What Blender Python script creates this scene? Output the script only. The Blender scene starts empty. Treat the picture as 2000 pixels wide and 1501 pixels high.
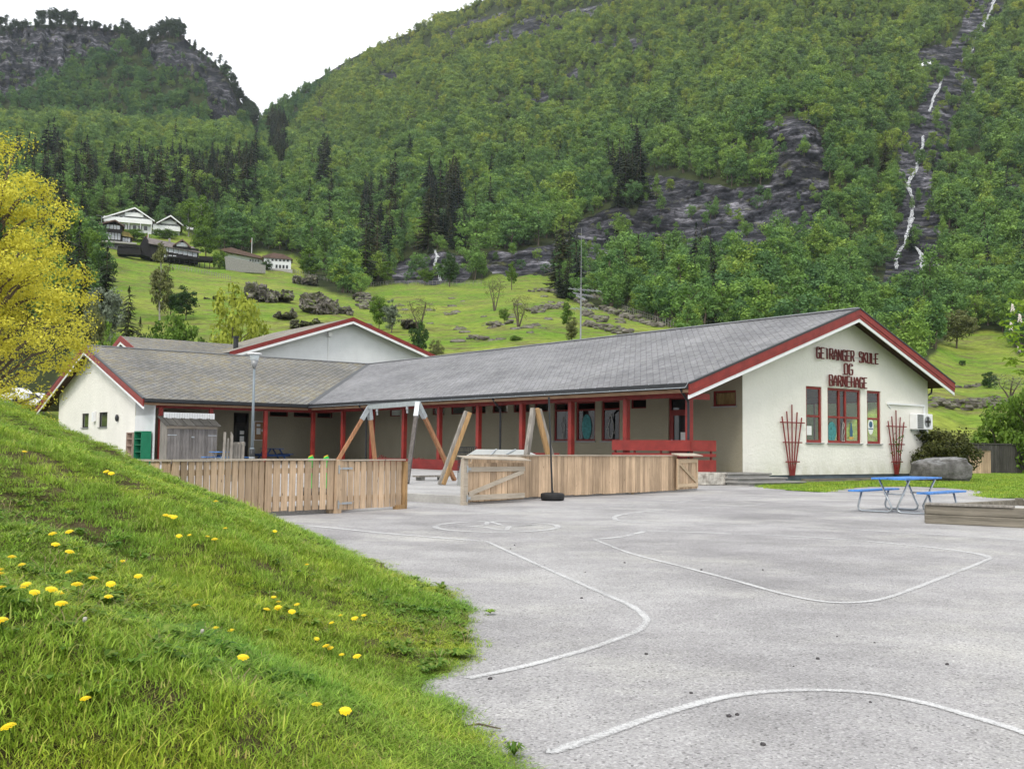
import bpy, math, random
import numpy as np
from mathutils import Vector, Matrix, noise as mn
random.seed(7); RNG = np.random.default_rng(11)
SC = bpy.context.scene; COL = SC.collection
R = math.radians
# ------------------------------------------------------------------ camera (solved from the photograph)
F, HY, ROLL, EYE = 2002.0, 873.0, 0.01115, 1.2
_p = math.atan((HY-750.5)/F); _r = math.atan(ROLL)
_fw = Vector((0, math.cos(_p), math.sin(_p))); _rt = Vector((1, 0, 0)); _up = _rt.cross(_fw)
_rt2 = _rt*math.cos(_r)+_up*math.sin(_r); _up2 = -_rt*math.sin(_r)+_up*math.cos(_r)
CAM = Vector((0, 0, EYE))
def ray(x, y): return _rt2*((x-1000)/F) - _up2*((y-750.5)/F) + _fw
def at_z(x, y, z=0.0):
    d = ray(x, y); return CAM + d*((z-EYE)/d.z)
def at_Y(x, y, Y):
    d = ray(x, y); return CAM + d*(Y/d.y)
def at_r(x, y, r):
    d = ray(x, y); return CAM + d*(r/math.hypot(d.x, d.y))
def at_plane(x, y, p0, n):
    d = ray(x, y); return CAM + d*((p0-CAM).dot(n)/d.dot(n))
AZ = .9112
U = Vector((math.sin(AZ), math.cos(AZ), 0)); V = Vector((-math.cos(AZ), math.sin(AZ), 0))
G = at_z(1450.7, 943, 0); G.z = 0
ROTB = math.atan2(U.y, U.x)
def loc(P): d = P-G; return Vector((d.dot(U), d.dot(V), P.z))
def glob(u, v, z=0): return G + U*u + V*v + Vector((0, 0, z))
def on_v(x, y, v): return loc(at_plane(x, y, G+V*v, V))
def on_u(x, y, u): return loc(at_plane(x, y, G+U*u, U))

cd = bpy.data.cameras.new("Camera"); cam = bpy.data.objects.new("Camera", cd); COL.objects.link(cam)
cd.sensor_width = 36; cd.lens = 36*F/2000; cd.clip_start = .05; cd.clip_end = 9000
cam.matrix_world = Matrix(((_rt2.x, _up2.x, -_fw.x, 0), (_rt2.y, _up2.y, -_fw.y, 0), (_rt2.z, _up2.z, -_fw.z, EYE), (0, 0, 0, 1)))
SC.camera = cam

# ------------------------------------------------------------------ tagging
def tag(o, label=None, cat=None, group=None, kind=None):
    if label: o['label'] = label
    if cat: o['category'] = cat
    if group: o['group'] = group
    if kind: o['kind'] = kind
    return o
def thing(name, label, cat, p=(0, 0, 0), rz=0, group=None):
    o = bpy.data.objects.new(name, None); COL.objects.link(o); o.location = p; o.rotation_euler = (0, 0, rz)
    o.empty_display_size = .2
    return tag(o, label, cat, group)
def kids(o): return CH.get(o.name, [])
CH = {}
def adopt(o, parent):
    if parent is not None:
        o.parent = parent; CH.setdefault(parent.name, []).append(o)
def copy_tree(o, parent=None):
    c = o.copy(); COL.objects.link(c); adopt(c, parent)
    if parent is not None: pass
    for ch in kids(o): copy_tree(ch, c)
    return c
# ------------------------------------------------------------------ mesh builder
class MB:
    def __init__(s): s.v = []; s.f = []; s.m = []
    def add(s, vs, fs, mi=0):
        n = len(s.v); s.v += [tuple(v) for v in vs]; s.f += [tuple(n+i for i in f) for f in fs]; s.m += [mi]*len(fs); return s
    def box(s, c, size, rz=0, M=None, mi=0):
        hx, hy, hz = size[0]/2, size[1]/2, size[2]/2
        M = M or Matrix.Rotation(rz, 3, 'Z'); c = Vector(c)
        vs = [c+M@Vector((x*hx, y*hy, z*hz)) for z in (-1, 1) for y in (-1, 1) for x in (-1, 1)]
        return s.add(vs, [(0, 2, 3, 1), (4, 5, 7, 6), (0, 1, 5, 4), (2, 6, 7, 3), (0, 4, 6, 2), (1, 3, 7, 5)], mi)
    def rng(s, x0, x1, y0, y1, z0, z1, mi=0):
        return s.box(((x0+x1)/2, (y0+y1)/2, (z0+z1)/2), (abs(x1-x0), abs(y1-y0), abs(z1-z0)), mi=mi)
    def bar(s, a, b, w, h, upv=(0, 0, 1), mi=0):
        a, b = Vector(a), Vector(b); d = (b-a); L = d.length; d.normalize(); u = Vector(upv)
        x = d.cross(u)
        if x.length < 1e-4: x = d.cross(Vector((0, 1, 0)))
        x.normalize(); z = x.cross(d)
        M = Matrix((x, d, z)).transposed()
        return s.box((a+b)/2, (w, L, h), M=M, mi=mi)
    def tube(s, pts, r, n=8, caps=True, mi=0):
        pts = [Vector(p) for p in pts]
        rs = r if isinstance(r, (list, tuple)) else [r]*len(pts)
        vs = []; fs = []
        x = None
        for i, p in enumerate(pts):
            d = (pts[min(i+1, len(pts)-1)]-pts[max(i-1, 0)]).normalized()
            if x is None:
                x = d.orthogonal().normalized()
            else:
                x = (x-d*x.dot(d)).normalized()
            y = d.cross(x)
            for k in range(n):
                a = 2*math.pi*k/n; vs.append(p+(x*math.cos(a)+y*math.sin(a))*rs[i])
        for i in range(len(pts)-1):
            for k in range(n):
                k2 = (k+1) % n; fs.append((i*n+k, i*n+k2, (i+1)*n+k2, (i+1)*n+k))
        if caps: fs += [tuple(range(n-1, -1, -1)), tuple((len(pts)-1)*n+k for k in range(n))]
        return s.add(vs, fs, mi)
    def prism(s, poly, ext, mi=0):
        poly = [Vector(p) for p in poly]; e = Vector(ext); n = len(poly)
        nrm = Vector((0, 0, 0))
        for i in range(n): nrm += poly[i].cross(poly[(i+1) % n])
        if nrm.dot(e) > 0: poly.reverse()
        vs = poly+[p+e for p in poly]
        fs = [tuple(range(n)), tuple(range(2*n-1, n-1, -1))]+[(i, n+i, n+(i+1) % n, (i+1) % n) for i in range(n)]
        return s.add(vs, [f[::-1] for f in fs] if False else fs, mi)
    def sphere(s, c, r, seg=12, rings=8, sc=(1, 1, 1), jit=0, seed=0):
        c = Vector(c); vs = [c+Vector((0, 0, r*sc[2]))]; fs = []
        for i in range(1, rings):
            t = math.pi*i/rings
            for k in range(seg):
                a = 2*math.pi*k/seg; d = Vector((math.sin(t)*math.cos(a), math.sin(t)*math.sin(a), math.cos(t)))
                q = 1+(mn.noise(d*2+Vector((seed, 0, 0)))*jit if jit else 0)
                vs.append(c+Vector((d.x*sc[0], d.y*sc[1], d.z*sc[2]))*r*q)
        vs.append(c-Vector((0, 0, r*sc[2]))); L = len(vs)-1
        for k in range(seg): fs.append((0, 1+k, 1+(k+1) % seg)); fs.append((L, L-seg+(k+1) % seg, L-seg+k))
        for i in range(rings-2):
            for k in range(seg):
                a = 1+i*seg+k; b = 1+i*seg+(k+1) % seg; fs.append((a, a+seg, b+seg, b))
        return s.add(vs, fs)
    def build(s, name, mat, parent=None, smooth=False, bevel=0):
        me = bpy.data.meshes.new(name); me.from_pydata(s.v, [], s.f)
        for m in (mat if isinstance(mat, (list, tuple)) else [mat]): me.materials.append(m)
        if isinstance(mat, (list, tuple)): me.polygons.foreach_set('material_index', s.m)
        if smooth: me.polygons.foreach_set('use_smooth', [True]*len(me.polygons))
        me.update()
        o = bpy.data.objects.new(name, me); COL.objects.link(o); adopt(o, parent)
        if bevel:
            b = o.modifiers.new('bevel', 'BEVEL'); b.width = bevel; b.segments = 1; b.limit_method = 'ANGLE'
        return o
def np_mesh(name, verts, faces, mat, parent=None, link=True, smooth=False):
    """verts Nx3, faces MxK (K constant)"""
    me = bpy.data.meshes.new(name); verts = np.asarray(verts, np.float32); faces = np.asarray(faces, np.int32)
    K = faces.shape[1]
    me.vertices.add(len(verts)); me.vertices.foreach_set('co', verts.ravel())
    me.loops.add(faces.size); me.loops.foreach_set('vertex_index', faces.ravel())
    me.polygons.add(len(faces)); me.polygons.foreach_set('loop_start', np.arange(0, faces.size, K, dtype=np.int32))
    if smooth: me.polygons.foreach_set('use_smooth', np.ones(len(faces), bool))
    me.update(calc_edges=True); me.materials.append(mat)
    o = bpy.data.objects.new(name, me)
    if link: COL.objects.link(o); adopt(o, parent)
    return o
def set_attr(o, name, arr, domain='POINT', typ='FLOAT'):
    a = o.data.attributes.new(name, typ, domain)
    a.data.foreach_set('color' if typ == 'FLOAT_COLOR' else 'value', np.asarray(arr, np.float32 if typ != 'INT' else np.int32).ravel())

# ------------------------------------------------------------------ materials
class NT:
    def __init__(s, name):
        s.m = bpy.data.materials.new(name); s.m.use_nodes = True; s.t = s.m.node_tree; s.t.nodes.clear()
        s.out = s.n('ShaderNodeOutputMaterial'); s.b = s.n('ShaderNodeBsdfPrincipled'); s.l(s.b.outputs[0], s.out.inputs[0])
    def n(s, t, **k):
        o = s.t.nodes.new(t)
        for a, b in k.items(): setattr(o, a, b)
        return o
    def l(s, a, b): s.t.links.new(a, b)
    def coord(s, kind='Object', scale=(1, 1, 1), rot=(0, 0, 0)):
        c = s.n('ShaderNodeTexCoord'); m = s.n('ShaderNodeMapping'); s.l(c.outputs[kind], m.inputs[0])
        m.inputs['Scale'].default_value = scale; m.inputs['Rotation'].default_value = rot; return m.outputs[0]
    def noise(s, co, scale=5, detail=4, rough=.55, w=None):
        n = s.n('ShaderNodeTexNoise'); s.l(co, n.inputs['Vector']); n.inputs['Scale'].default_value = scale
        n.inputs['Detail'].default_value = detail; n.inputs['Roughness'].default_value = rough; return n.outputs['Fac']
    def ramp(s, fac, pts):
        r = s.n('ShaderNodeValToRGB'); s.l(fac, r.inputs[0]); e = r.color_ramp.elements
        while len(e) < len(pts): e.new(.5)
        for i, (p, c) in enumerate(pts):
            e[i].position = p; e[i].color = (c[0], c[1], c[2], 1) if isinstance(c, (tuple, list)) else (c, c, c, 1)
        return r.outputs[0]
    def mix(s, fac, a, b, mode='MIX'):
        m = s.n('ShaderNodeMix', data_type='RGBA', blend_type=mode)
        for i, v in ((0, fac), (6, a), (7, b)):
            if hasattr(v, 'is_output'): s.l(v, m.inputs[i])
            elif i == 0: m.inputs[0].default_value = v
            else: m.inputs[i].default_value = (v[0], v[1], v[2], 1) if isinstance(v, (tuple, list)) else (v, v, v, 1)
        return m.outputs[2]
    def math(s, op, a, b=0.0):
        m = s.n('ShaderNodeMath', operation=op)
        for i, v in ((0, a), (1, b)):
            if hasattr(v, 'is_output'): s.l(v, m.inputs[i])
            else: m.inputs[i].default_value = v
        return m.outputs[0]
    def color(s, c):
        if hasattr(c, 'is_output'): s.l(c, s.b.inputs['Base Color'])
        else: s.b.inputs['Base Color'].default_value = (*c, 1)
    def bump(s, h, strength=.3, dist=.02):
        b = s.n('ShaderNodeBump'); s.l(h, b.inputs['Height']); b.inputs['Strength'].default_value = strength; b.inputs['Distance'].default_value = dist
        s.l(b.outputs[0], s.b.inputs['Normal'])
    def fin(s, rough=.8, spec=.3, metal=0):
        s.b.inputs['Roughness'].default_value = rough; s.b.inputs['Specular IOR Level'].default_value = spec; s.b.inputs['Metallic'].default_value = metal
        return s.m
def paint(name, c, var=.25, scale=3, rough=.6, bump=.15, metal=0, stretch=(1, 1, 1), spec=.3):
    t = NT(name); co = t.coord('Object', stretch); f = t.noise(co, scale, 5)
    f2 = t.noise(co, scale*9, 3)
    f3 = t.math('ADD', t.math('MULTIPLY', f, .65), t.math('MULTIPLY', f2, .35))
    t.color(t.ramp(f3, [(.32, tuple(k*(1-var) for k in c)), (.66, tuple(min(1, k*(1+var*.7)) for k in c))]))
    if bump: t.bump(f2, bump, .01)
    return t.fin(rough, spec, metal)
def wood(name, c, dark=.55, axis='Z', scale=1.0, rand=.22):
    """vertical-grain timber; colour shifts from board to board through the islands' random value"""
    t = NT(name); st = {'Z': (14, 14, .9), 'X': (.9, 14, 14), 'Y': (14, .9, 14)}[axis]
    co = t.coord('Object', tuple(k*scale for k in st)); f = t.noise(co, 2.2, 6, .65)
    g = t.noise(t.coord('Object'), 1.3, 4)
    kn = t.n('ShaderNodeTexVoronoi'); t.l(t.coord('Object', {'Z': (5, 5, 2.2), 'X': (2.2, 5, 5), 'Y': (5, 2.2, 5)}[axis]), kn.inputs['Vector']); kn.inputs['Scale'].default_value = 1.2
    knot = t.ramp(kn.outputs['Distance'], [(.03, .35), (.09, 1)])
    geo = t.n('ShaderNodeNewGeometry')
    base = t.ramp(f, [(.3, tuple(k*dark for k in c)), (.62, c)])
    base = t.mix(1, base, t.ramp(geo.outputs['Random Per Island'], [(0, 1-rand), (1, 1.0+rand*.3)]), 'MULTIPLY')
    base = t.mix(1, base, t.ramp(g, [(.3, .78), (.65, 1.05)]), 'MULTIPLY')
    t.color(t.mix(1, base, knot, 'MULTIPLY')); t.bump(f, .25, .01); return t.fin(.85, .15)
M = {}
M['plaster'] = None
def plaster(name, c, grime=.12):
    t = NT(name); co = t.coord('Object'); f = t.noise(co, .55, 6, .6); s = t.noise(t.coord('Object', (1.2, 1.2, .3)), 1.2, 4); fine = t.noise(co, 38, 3, .7)
    base = t.ramp(f, [(.3, tuple(k*(1-grime) for k in c)), (.62, c)])
    base = t.mix(1, base, t.ramp(s, [(.28, 1-grime*.4), (.6, 1.0)]), 'MULTIPLY')
    base = t.mix(1, base, t.ramp(fine, [(.3, .93), (.6, 1.0)]), 'MULTIPLY')
    # rain splash and green dirt near the foot of the wall
    sep = t.n('ShaderNodeSeparateXYZ'); t.l(co, sep.inputs[0])
    foot = t.math('MULTIPLY', t.ramp(sep.outputs['Z'], [(0.28, 1), (.9, 0)]), t.ramp(t.noise(co, 2.3, 5), [(.35, 0), (.7, .8)]))
    base = t.mix(foot, base, (c[0]*.62, c[1]*.62, c[2]*.52))
    t.color(base); t.bump(t.math('ADD', fine, t.math('MULTIPLY', t.noise(co, 7, 4, .6), 1.5)), .6, .035); return t.fin(.9, .12)
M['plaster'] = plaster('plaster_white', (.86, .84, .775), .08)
M['plaster_porch'] = plaster('plaster_cream_shaded', (.36, .33, .245), .10)  # cream darkened so the colour itself carries the porch's shade
M['siding'] = paint('siding_white', (.66, .68, .69), .06, 1.5, .6, .05)
M['red'] = paint('red_paint', (.235, .028, .022), .32, 2.5, .5, .1)
M['red_dark'] = paint('red_paint_weathered', (.20, .025, .022), .3, 3, .55, .15)
M['white'] = paint('white_paint', (.78, .79, .80), .08, 3, .5, .05)
M['tarp'] = paint('white_tarp_shaded', (.36, .37, .355), .15, 1.5, .6, .1)  # white cover toned down; porch shade is put into its colour
M['black'] = paint('black_metal', (.025, .027, .03), .3, 4, .4, .05)
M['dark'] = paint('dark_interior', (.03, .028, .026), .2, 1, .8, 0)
M['found'] = paint('foundation_grey', (.085, .105, .125), .3, 1.6, .85, .3)
M['conc'] = paint('concrete', (.38, .37, .35), .22, 2.4, .9, .4)
M['conc_dark'] = paint('concrete_step', (.24, .235, .22), .3, 2.8, .9, .4)
M['galv'] = paint('galvanised_steel', (.42, .45, .47), .2, 6, .38, .05, .65)
M['lamp_grey'] = paint('lamp_grey', (.21, .25, .28), .15, 4, .5, .05, .2)
M['steel_dull'] = paint('dull_steel', (.30, .31, .32), .2, 6, .5, .05, .4)
M['blue'] = paint('blue_paint', (.07, .22, .56), .45, 5, .5, .1)
M['blue_dark'] = paint('dark_blue_paint', (.015, .05, .16), .2, 4, .5, .05)
M['green_toy'] = paint('green_plastic', (.03, .42, .07), .1, 4, .35, 0)
M['green_locker'] = paint('green_locker', (.01, .17, .085), .15, 3, .5, .02)
M['yellow_toy'] = paint('yellow_plastic', (.75, .5, .04), .1, 4, .35, 0)
M['fence'] = wood('fence_boards', (.64, .465, .31), .62, 'Z', 1, .34)
M['fence_side'] = wood('fence_rails', (.60, .46, .31), .7, 'X')
M['grey_wood'] = wood('grey_weathered_boards', (.24, .225, .215), .5, 'Z', 1, .3)
M['post_wood'] = wood('swing_timber', (.42, .215, .115), .5, 'Z', .7)
M['post_grey'] = wood('grey_timber', (.34, .315, .28), .45, 'Z', .7)
M['post_dark'] = wood('dark_swing_timber', (.15, .135, .125), .5, 'Z', .7)
M['gold_wood'] = wood('golden_timber', (.46, .29, .14), .5, 'Z', .7)
M['sleeper'] = wood('sleeper_timber', (.25, .225, .18), .4, 'X', .5)
M['dark_fence'] = wood('dark_fence_boards', (.10, .095, .085), .55, 'Z', 1, .35)
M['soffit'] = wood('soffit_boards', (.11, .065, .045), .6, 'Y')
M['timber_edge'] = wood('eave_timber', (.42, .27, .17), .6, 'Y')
M['bark'] = paint('bark', (.11, .085, .065), .4, 6, .9, .5)
M['bark_birch'] = paint('birch_bark', (.36, .345, .31), .55, 3, .85, .3)
M['rubber'] = paint('tyre_rubber', (.02, .02, .021), .3, 9, .7, .2)
M['black_house'] = wood('tarred_boards', (.028, .026, .027), .6, 'Z', .3)
M['house_roof'] = paint('slate_roof', (.15, .13, .12), .35, .7, .8, .4)
M['turf'] = paint('turf_roof', (.22, .18, .06), .35, 1, .95, .5)
M['tile_brown'] = paint('brown_tiles', (.14, .09, .075), .3, 1.2, .8, .3)
M['paper'] = paint('paper', (.72, .73, .72), .08, 2, .7, 0)
M['cork'] = paint('cork', (.28, .17, .09), .2, 9, .8, .1)
def glass(name, tint=(.9, .95, .92), rough=.02, trans=.93):
    t = NT(name); tr = t.n('ShaderNodeBsdfTransparent'); gl = t.n('ShaderNodeBsdfGlossy'); gl.inputs['Roughness'].default_value = rough
    tr.inputs[0].default_value = (*tint, 1); lw_ = t.n('ShaderNodeLayerWeight'); lw_.inputs[0].default_value = .5; fq = t.math('ADD', t.math('MULTIPLY', t.math('POWER', lw_.outputs['Facing'], 3.0), .7), .035)
    mx = t.n('ShaderNodeMixShader'); t.l(fq, mx.inputs[0]); t.l(tr.outputs[0], mx.inputs[1]); t.l(gl.outputs[0], mx.inputs[2]); t.l(mx.outputs[0], t.out.inputs[0])
    return t.m
M['glass'] = glass('window_glass')
t = NT('dark_glass'); t.color((.02, .024, .026)); M['dark_glass'] = t.fin(.04, .6)
# roof slates: rows of scalloped slates, stained with lichen
def slates(name, axes, base, lich, lamt, cell=.23, mort=.5, msz=.020):
    t = NT(name); c = t.n('ShaderNodeTexCoord'); sp = t.n('ShaderNodeSeparateXYZ'); t.l(c.outputs['Object'], sp.inputs[0]); cb = t.n('ShaderNodeCombineXYZ')
    t.l(sp.outputs[axes[0]], cb.inputs[0]); t.l(sp.outputs[axes[1]], cb.inputs[1])
    mp = t.n('ShaderNodeMapping'); t.l(cb.outputs[0], mp.inputs[0]); mp.inputs['Rotation'].default_value = (0, 0, R(45))
    br = t.n('ShaderNodeTexBrick'); t.l(mp.outputs[0], br.inputs['Vector']); br.inputs['Scale'].default_value = 1
    br.offset = 0; br.inputs['Brick Width'].default_value = cell; br.inputs['Row Height'].default_value = cell; br.inputs['Mortar Size'].default_value = msz; br.inputs['Mortar Smooth'].default_value = .6
    br.inputs['Color1'].default_value = (.72, .72, .72, 1); br.inputs['Color2'].default_value = (1.12, 1.12, 1.12, 1); br.inputs['Mortar'].default_value = (mort, mort, mort, 1)
    co = t.coord('Object'); n1 = t.noise(co, .22, 6, .6); n2 = t.noise(co, 3, 5, .7); n3 = t.noise(co, 12, 3, .7)
    st = t.noise(t.coord('Object', (.25, .9, .25) if axes[0] == 0 else (.9, .25, .9)), .7, 5, .6)
    b = t.ramp(n1, [(.3, tuple(k*.78 for k in base)), (.68, tuple(k*1.2 for k in base))])
    b = t.mix(1, b, br.outputs['Color'], 'MULTIPLY')
    b = t.mix(1, b, t.ramp(st, [(.3, .82), (.7, 1.15)]), 'MULTIPLY')
    b = t.mix(1, b, t.ramp(n3, [(.25, .75), (.7, 1.2)]), 'MULTIPLY')
    lm = t.math('MULTIPLY', t.ramp(n2, [(.42, 0), (.62, 1)]), t.math('MULTIPLY', t.ramp(n1, [(.35, .25), (.6, 1)]), lamt))
    t.color(t.mix(lm, b, lich)); t.bump(br.outputs['Fac'], -.6, .03); return t.fin(.75, .3)
M['roof_main'] = slates('slate_main', (1, 0), (.20, .20, .21), (.31, .31, .295), .4)
M['roof_left'] = slates('slate_left', (0, 1), (.20, .20, .195), (.25, .20, .075), .6, .29, .25, .034)
M['roof_back'] = slates('slate_back', (1, 0), (.25, .235, .215), (.28, .23, .10), .5)
# asphalt dusted with gravel
def asphalt():
    t = NT('asphalt'); co = t.coord('Object'); big = t.noise(co, .16, 6, .6); mid = t.noise(co, .8, 6, .65); fine = t.noise(co, 75, 2, .8)
    vo = t.n('ShaderNodeTexVoronoi'); t.l(co, vo.inputs['Vector']); vo.inputs['Scale'].default_value = 85
    b = t.ramp(big, [(.32, (.275, .265, .268)), (.60, (.375, .366, .362))])
    b = t.mix(1, b, t.ramp(mid, [(.28, .80), (.62, 1.10)]), 'MULTIPLY')
    # pale gravel dust gathered in streaks
    dm = t.noise(t.coord('Object', (.9, 1, 1)), .5, 8, .70)
    gr = t.math('MULTIPLY', t.ramp(dm, [(.50, 0), (.68, 1)]), .75)
    b = t.mix(gr, b, (.47, .46, .43))
    b = t.mix(1, b, t.ramp(vo.outputs['Color'], [(.06, .45), (.25, .90), (.72, 1.08), (1, 1.5)]), 'MULTIPLY')
    b = t.mix(1, b, t.ramp(fine, [(.25, .72), (.5, 1.0), (.8, 1.3)]), 'MULTIPLY')
    b = t.mix(t.ramp(t.noise(co, .75, 6, .72), [(.66, 0), (.73, .55)]), b, (.15, .14, .13))
    b = t.mix(1, b, t.ramp(t.noise(t.coord('Object', (.8, 1, 1)), .35, 6, .7), [(.38, .86), (.58, 1.06)]), 'MULTIPLY')
    t.color(b); t.bump(vo.outputs['Distance'], .5, .012); return t.fin(.92, .15)
M['asphalt'] = asphalt()
def speckle(name, c1, c2, scale=40, bump=.6, big=.5):
    t = NT(name); co = t.coord('Object'); f = t.noise(co, scale, 3, .8); g = t.noise(co, big, 5, .6)
    b = t.ramp(f, [(.3, c1), (.7, c2)]); t.color(t.mix(1, b, t.ramp(g, [(.3, .8), (.65, 1.08)]), 'MULTIPLY')); t.bump(f, bump, .02); return t.fin(.95, .1)
M['gravel'] = speckle('gravel', (.27, .265, .26), (.52, .51, .50), 30)
M['sand'] = speckle('sand', (.42, .41, .38), (.62, .60, .56), 30)
t = NT('marking_paint'); co = t.coord('Object'); f = t.noise(co, 26, 5, .8); g = t.noise(co, 1.1, 5)
mk = t.math('ADD', t.math('MULTIPLY', f, .7), t.math('MULTIPLY', g, .45))
t.color(t.ramp(mk, [(.38, (.40, .395, .39)), (.62, (.60, .60, .595))])); t.fin(.85, .2); ed_ = t.n('ShaderNodeAttribute'); ed_.attribute_name = 'edge'; al = t.ramp(t.math('ADD', t.math('ADD', t.math('MULTIPLY', t.noise(co, 60, 3, .8), .8), t.math('MULTIPLY', g, .5)), t.math('MULTIPLY', t.math('SUBTRACT', ed_.outputs['Fac'], 1.0), .55)), [(.36, 0), (.66, .9)]); t.l(al, t.b.inputs['Alpha']); M['marking'] = t.m
t = NT('marking_paint_far'); co = t.coord('Object'); t.color((.60, .60, .595)); t.fin(.85, .2); ed_ = t.n('ShaderNodeAttribute'); ed_.attribute_name = 'edge'; t.l(t.math('MULTIPLY', t.ramp(t.noise(co, 1.5, 5, .7), [(.3, .2), (.6, .8)]), t.ramp(ed_.outputs['Fac'], [(0, 0), (.6, 1)])), t.b.inputs['Alpha']); M['marking_far'] = t.m
def grassmat(name, stops, scale=.35, fine=9, dirt=None):
    t = NT(name); co = t.coord('Object'); a = t.noise(co, scale, 7, .65); b = t.noise(co, fine, 4, .7)
    c = t.ramp(a, stops); c = t.mix(1, c, t.ramp(b, [(.28, .62), (.68, 1.25)]), 'MULTIPLY')
    if dirt: c = t.mix(t.ramp(t.noise(co, scale*2.2, 6, .7), [(.60, 0), (.72, .8)]), c, dirt)
    t.color(c); t.bump(b, .8, .06); return t.fin(.95, .08)
M['soil'] = grassmat('grass_ground', [(.3, (.055, .085, .018)), (.5, (.085, .12, .025)), (.68, (.13, .13, .05))], .9, 14, (.10, .075, .045))
M['bank_soil'] = grassmat('bank_soil', [(.3, (.060, .050, .022)), (.5, (.10, .082, .040)), (.68, (.155, .125, .065))], 2.2, 26)
M['lawn'] = grassmat('lawn', [(.3, (.07, .14, .012)), (.6, (.12, .20, .022))], .6, 12)
def blade(name, c1, c2, c3):
    t = NT(name); oi = t.n('ShaderNodeObjectInfo'); geo = t.n('ShaderNodeNewGeometry')
    c = t.ramp(geo.outputs['Random Per Island'], [(.0, c1), (.5, c2), (.9, c3), (1, (.34, .30, .12))])
    c = t.mix(1, c, t.ramp(oi.outputs['Random'], [(0, .78), (1, 1.2)]), 'MULTIPLY')
    pz = t.noise(t.coord('Object'), .1, 1)
    # broad yellower and greener drifts over the bank
    gp = t.n('ShaderNodeNewGeometry'); nn = t.n('ShaderNodeTexNoise'); t.l(gp.outputs['Position'], nn.inputs['Vector']); nn.inputs['Scale'].default_value = 1.1; nn.inputs['Detail'].default_value = 5
    c = t.mix(1, c, t.ramp(nn.outputs['Fac'], [(.32, (.70, .86, .85)), (.5, (1, 1, 1)), (.68, (1.35, 1.14, .9))]), 'MULTIPLY')
    t.color(c); t.fin(.6, .2)
    tl = t.n('ShaderNodeBsdfTranslucent'); t.l(c, tl.inputs[0]); mx = t.n('ShaderNodeMixShader'); mx.inputs[0].default_value = .32
    t.l(t.b.outputs[0], mx.inputs[1]); t.l(tl.outputs[0], mx.inputs[2]); t.l(mx.outputs[0], t.out.inputs[0]); return t.m
M['blade'] = blade('grass_blade', (.155, .27, .028), (.26, .41, .045), (.38, .50, .08))
def leafmat(name, c1, c2, trans=.3, hi=None, hue=None, elev=False):
    """leaf colour: varies leaf clump by clump (attribute tone), and tree by tree"""
    t = NT(name); oi = t.n('ShaderNodeObjectInfo'); at = t.n('ShaderNodeAttribute'); at.attribute_name = 'tone'
    c = t.ramp(at.outputs['Fac'], [(0, c1), (1, c2)])
    if hue is None: c = t.mix(1, c, t.ramp(oi.outputs['Random'], [(0, (.88, .9, .95)), (1, (1.1, 1.06, 1))]), 'MULTIPLY'); hue = 0
    else: c = t.mix(1, c, t.ramp(oi.outputs['Random'], [(0, (.62-hue, .66-hue*.6, .8)), (.3, (.82, .88, .95)), (.6, (1.0, 1.0, .9)), (.88, (1.12+hue*2, 1.12+hue, .9)), (1, (1.2+hue*3.5, 1.12+hue, .8))]), 'MULTIPLY')
    if elev:  # spring leaves come later and yellower high on the mountain
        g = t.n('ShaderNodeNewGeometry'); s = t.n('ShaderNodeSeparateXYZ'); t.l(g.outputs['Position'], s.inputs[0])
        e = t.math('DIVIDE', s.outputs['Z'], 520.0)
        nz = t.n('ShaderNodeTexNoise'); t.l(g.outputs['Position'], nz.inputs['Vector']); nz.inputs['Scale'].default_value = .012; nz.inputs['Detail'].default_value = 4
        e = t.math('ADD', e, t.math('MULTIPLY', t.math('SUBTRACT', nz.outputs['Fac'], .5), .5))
        # the west-facing mountain (negative X) gets a darker, bluer leaf tint
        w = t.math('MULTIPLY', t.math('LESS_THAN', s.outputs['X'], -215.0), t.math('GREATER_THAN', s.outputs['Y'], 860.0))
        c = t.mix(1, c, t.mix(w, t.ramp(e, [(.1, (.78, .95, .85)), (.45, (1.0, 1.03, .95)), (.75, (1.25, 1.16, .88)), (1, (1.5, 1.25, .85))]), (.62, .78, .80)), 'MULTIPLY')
    t.color(c); t.fin(.65, .15)
    if trans:
        tl = t.n('ShaderNodeBsdfTranslucent'); t.l(c, tl.inputs[0]); mx = t.n('ShaderNodeMixShader'); mx.inputs[0].default_value = trans
        t.l(t.b.outputs[0], mx.inputs[1]); t.l(tl.outputs[0], mx.inputs[2]); t.l(mx.outputs[0], t.out.inputs[0])
    return t.m
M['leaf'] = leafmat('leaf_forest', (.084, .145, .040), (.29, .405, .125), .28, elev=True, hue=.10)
M['needle'] = leafmat('spruce_needles', (.012, .022, .011), (.034, .048, .022), 0, hue=.3)
M['needle_pine'] = leafmat('pine_needles', (.020, .036, .018), (.05, .075, .032), 0)
M['leaf_yellow'] = leafmat('leaf_yellow_maple', (.40, .38, .03), (.76, .73, .11), .35)
M['leaf_lime'] = leafmat('leaf_lime', (.20, .25, .025), (.44, .50, .08), .35)
M['leaf_mid'] = leafmat('leaf_mid_green', (.06, .125, .015), (.17, .28, .04), .3)
M['leaf_dark'] = leafmat('leaf_dark_green', (.02, .05, .014), (.06, .12, .03), .25)
M['leaf_silver'] = leafmat('leaf_silver', (.11, .135, .09), (.24, .28, .19), .2)
M['leaf_olive'] = leafmat('leaf_olive', (.10, .115, .04), (.20, .22, .08), .2)
M['leaf_shrub'] = leafmat('leaf_shrub', (.025, .035, .012), (.12, .13, .03), .2)
M['blossom'] = paint('blossom', (.8, .72, .66), .15, 8, .7, 0)

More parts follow.
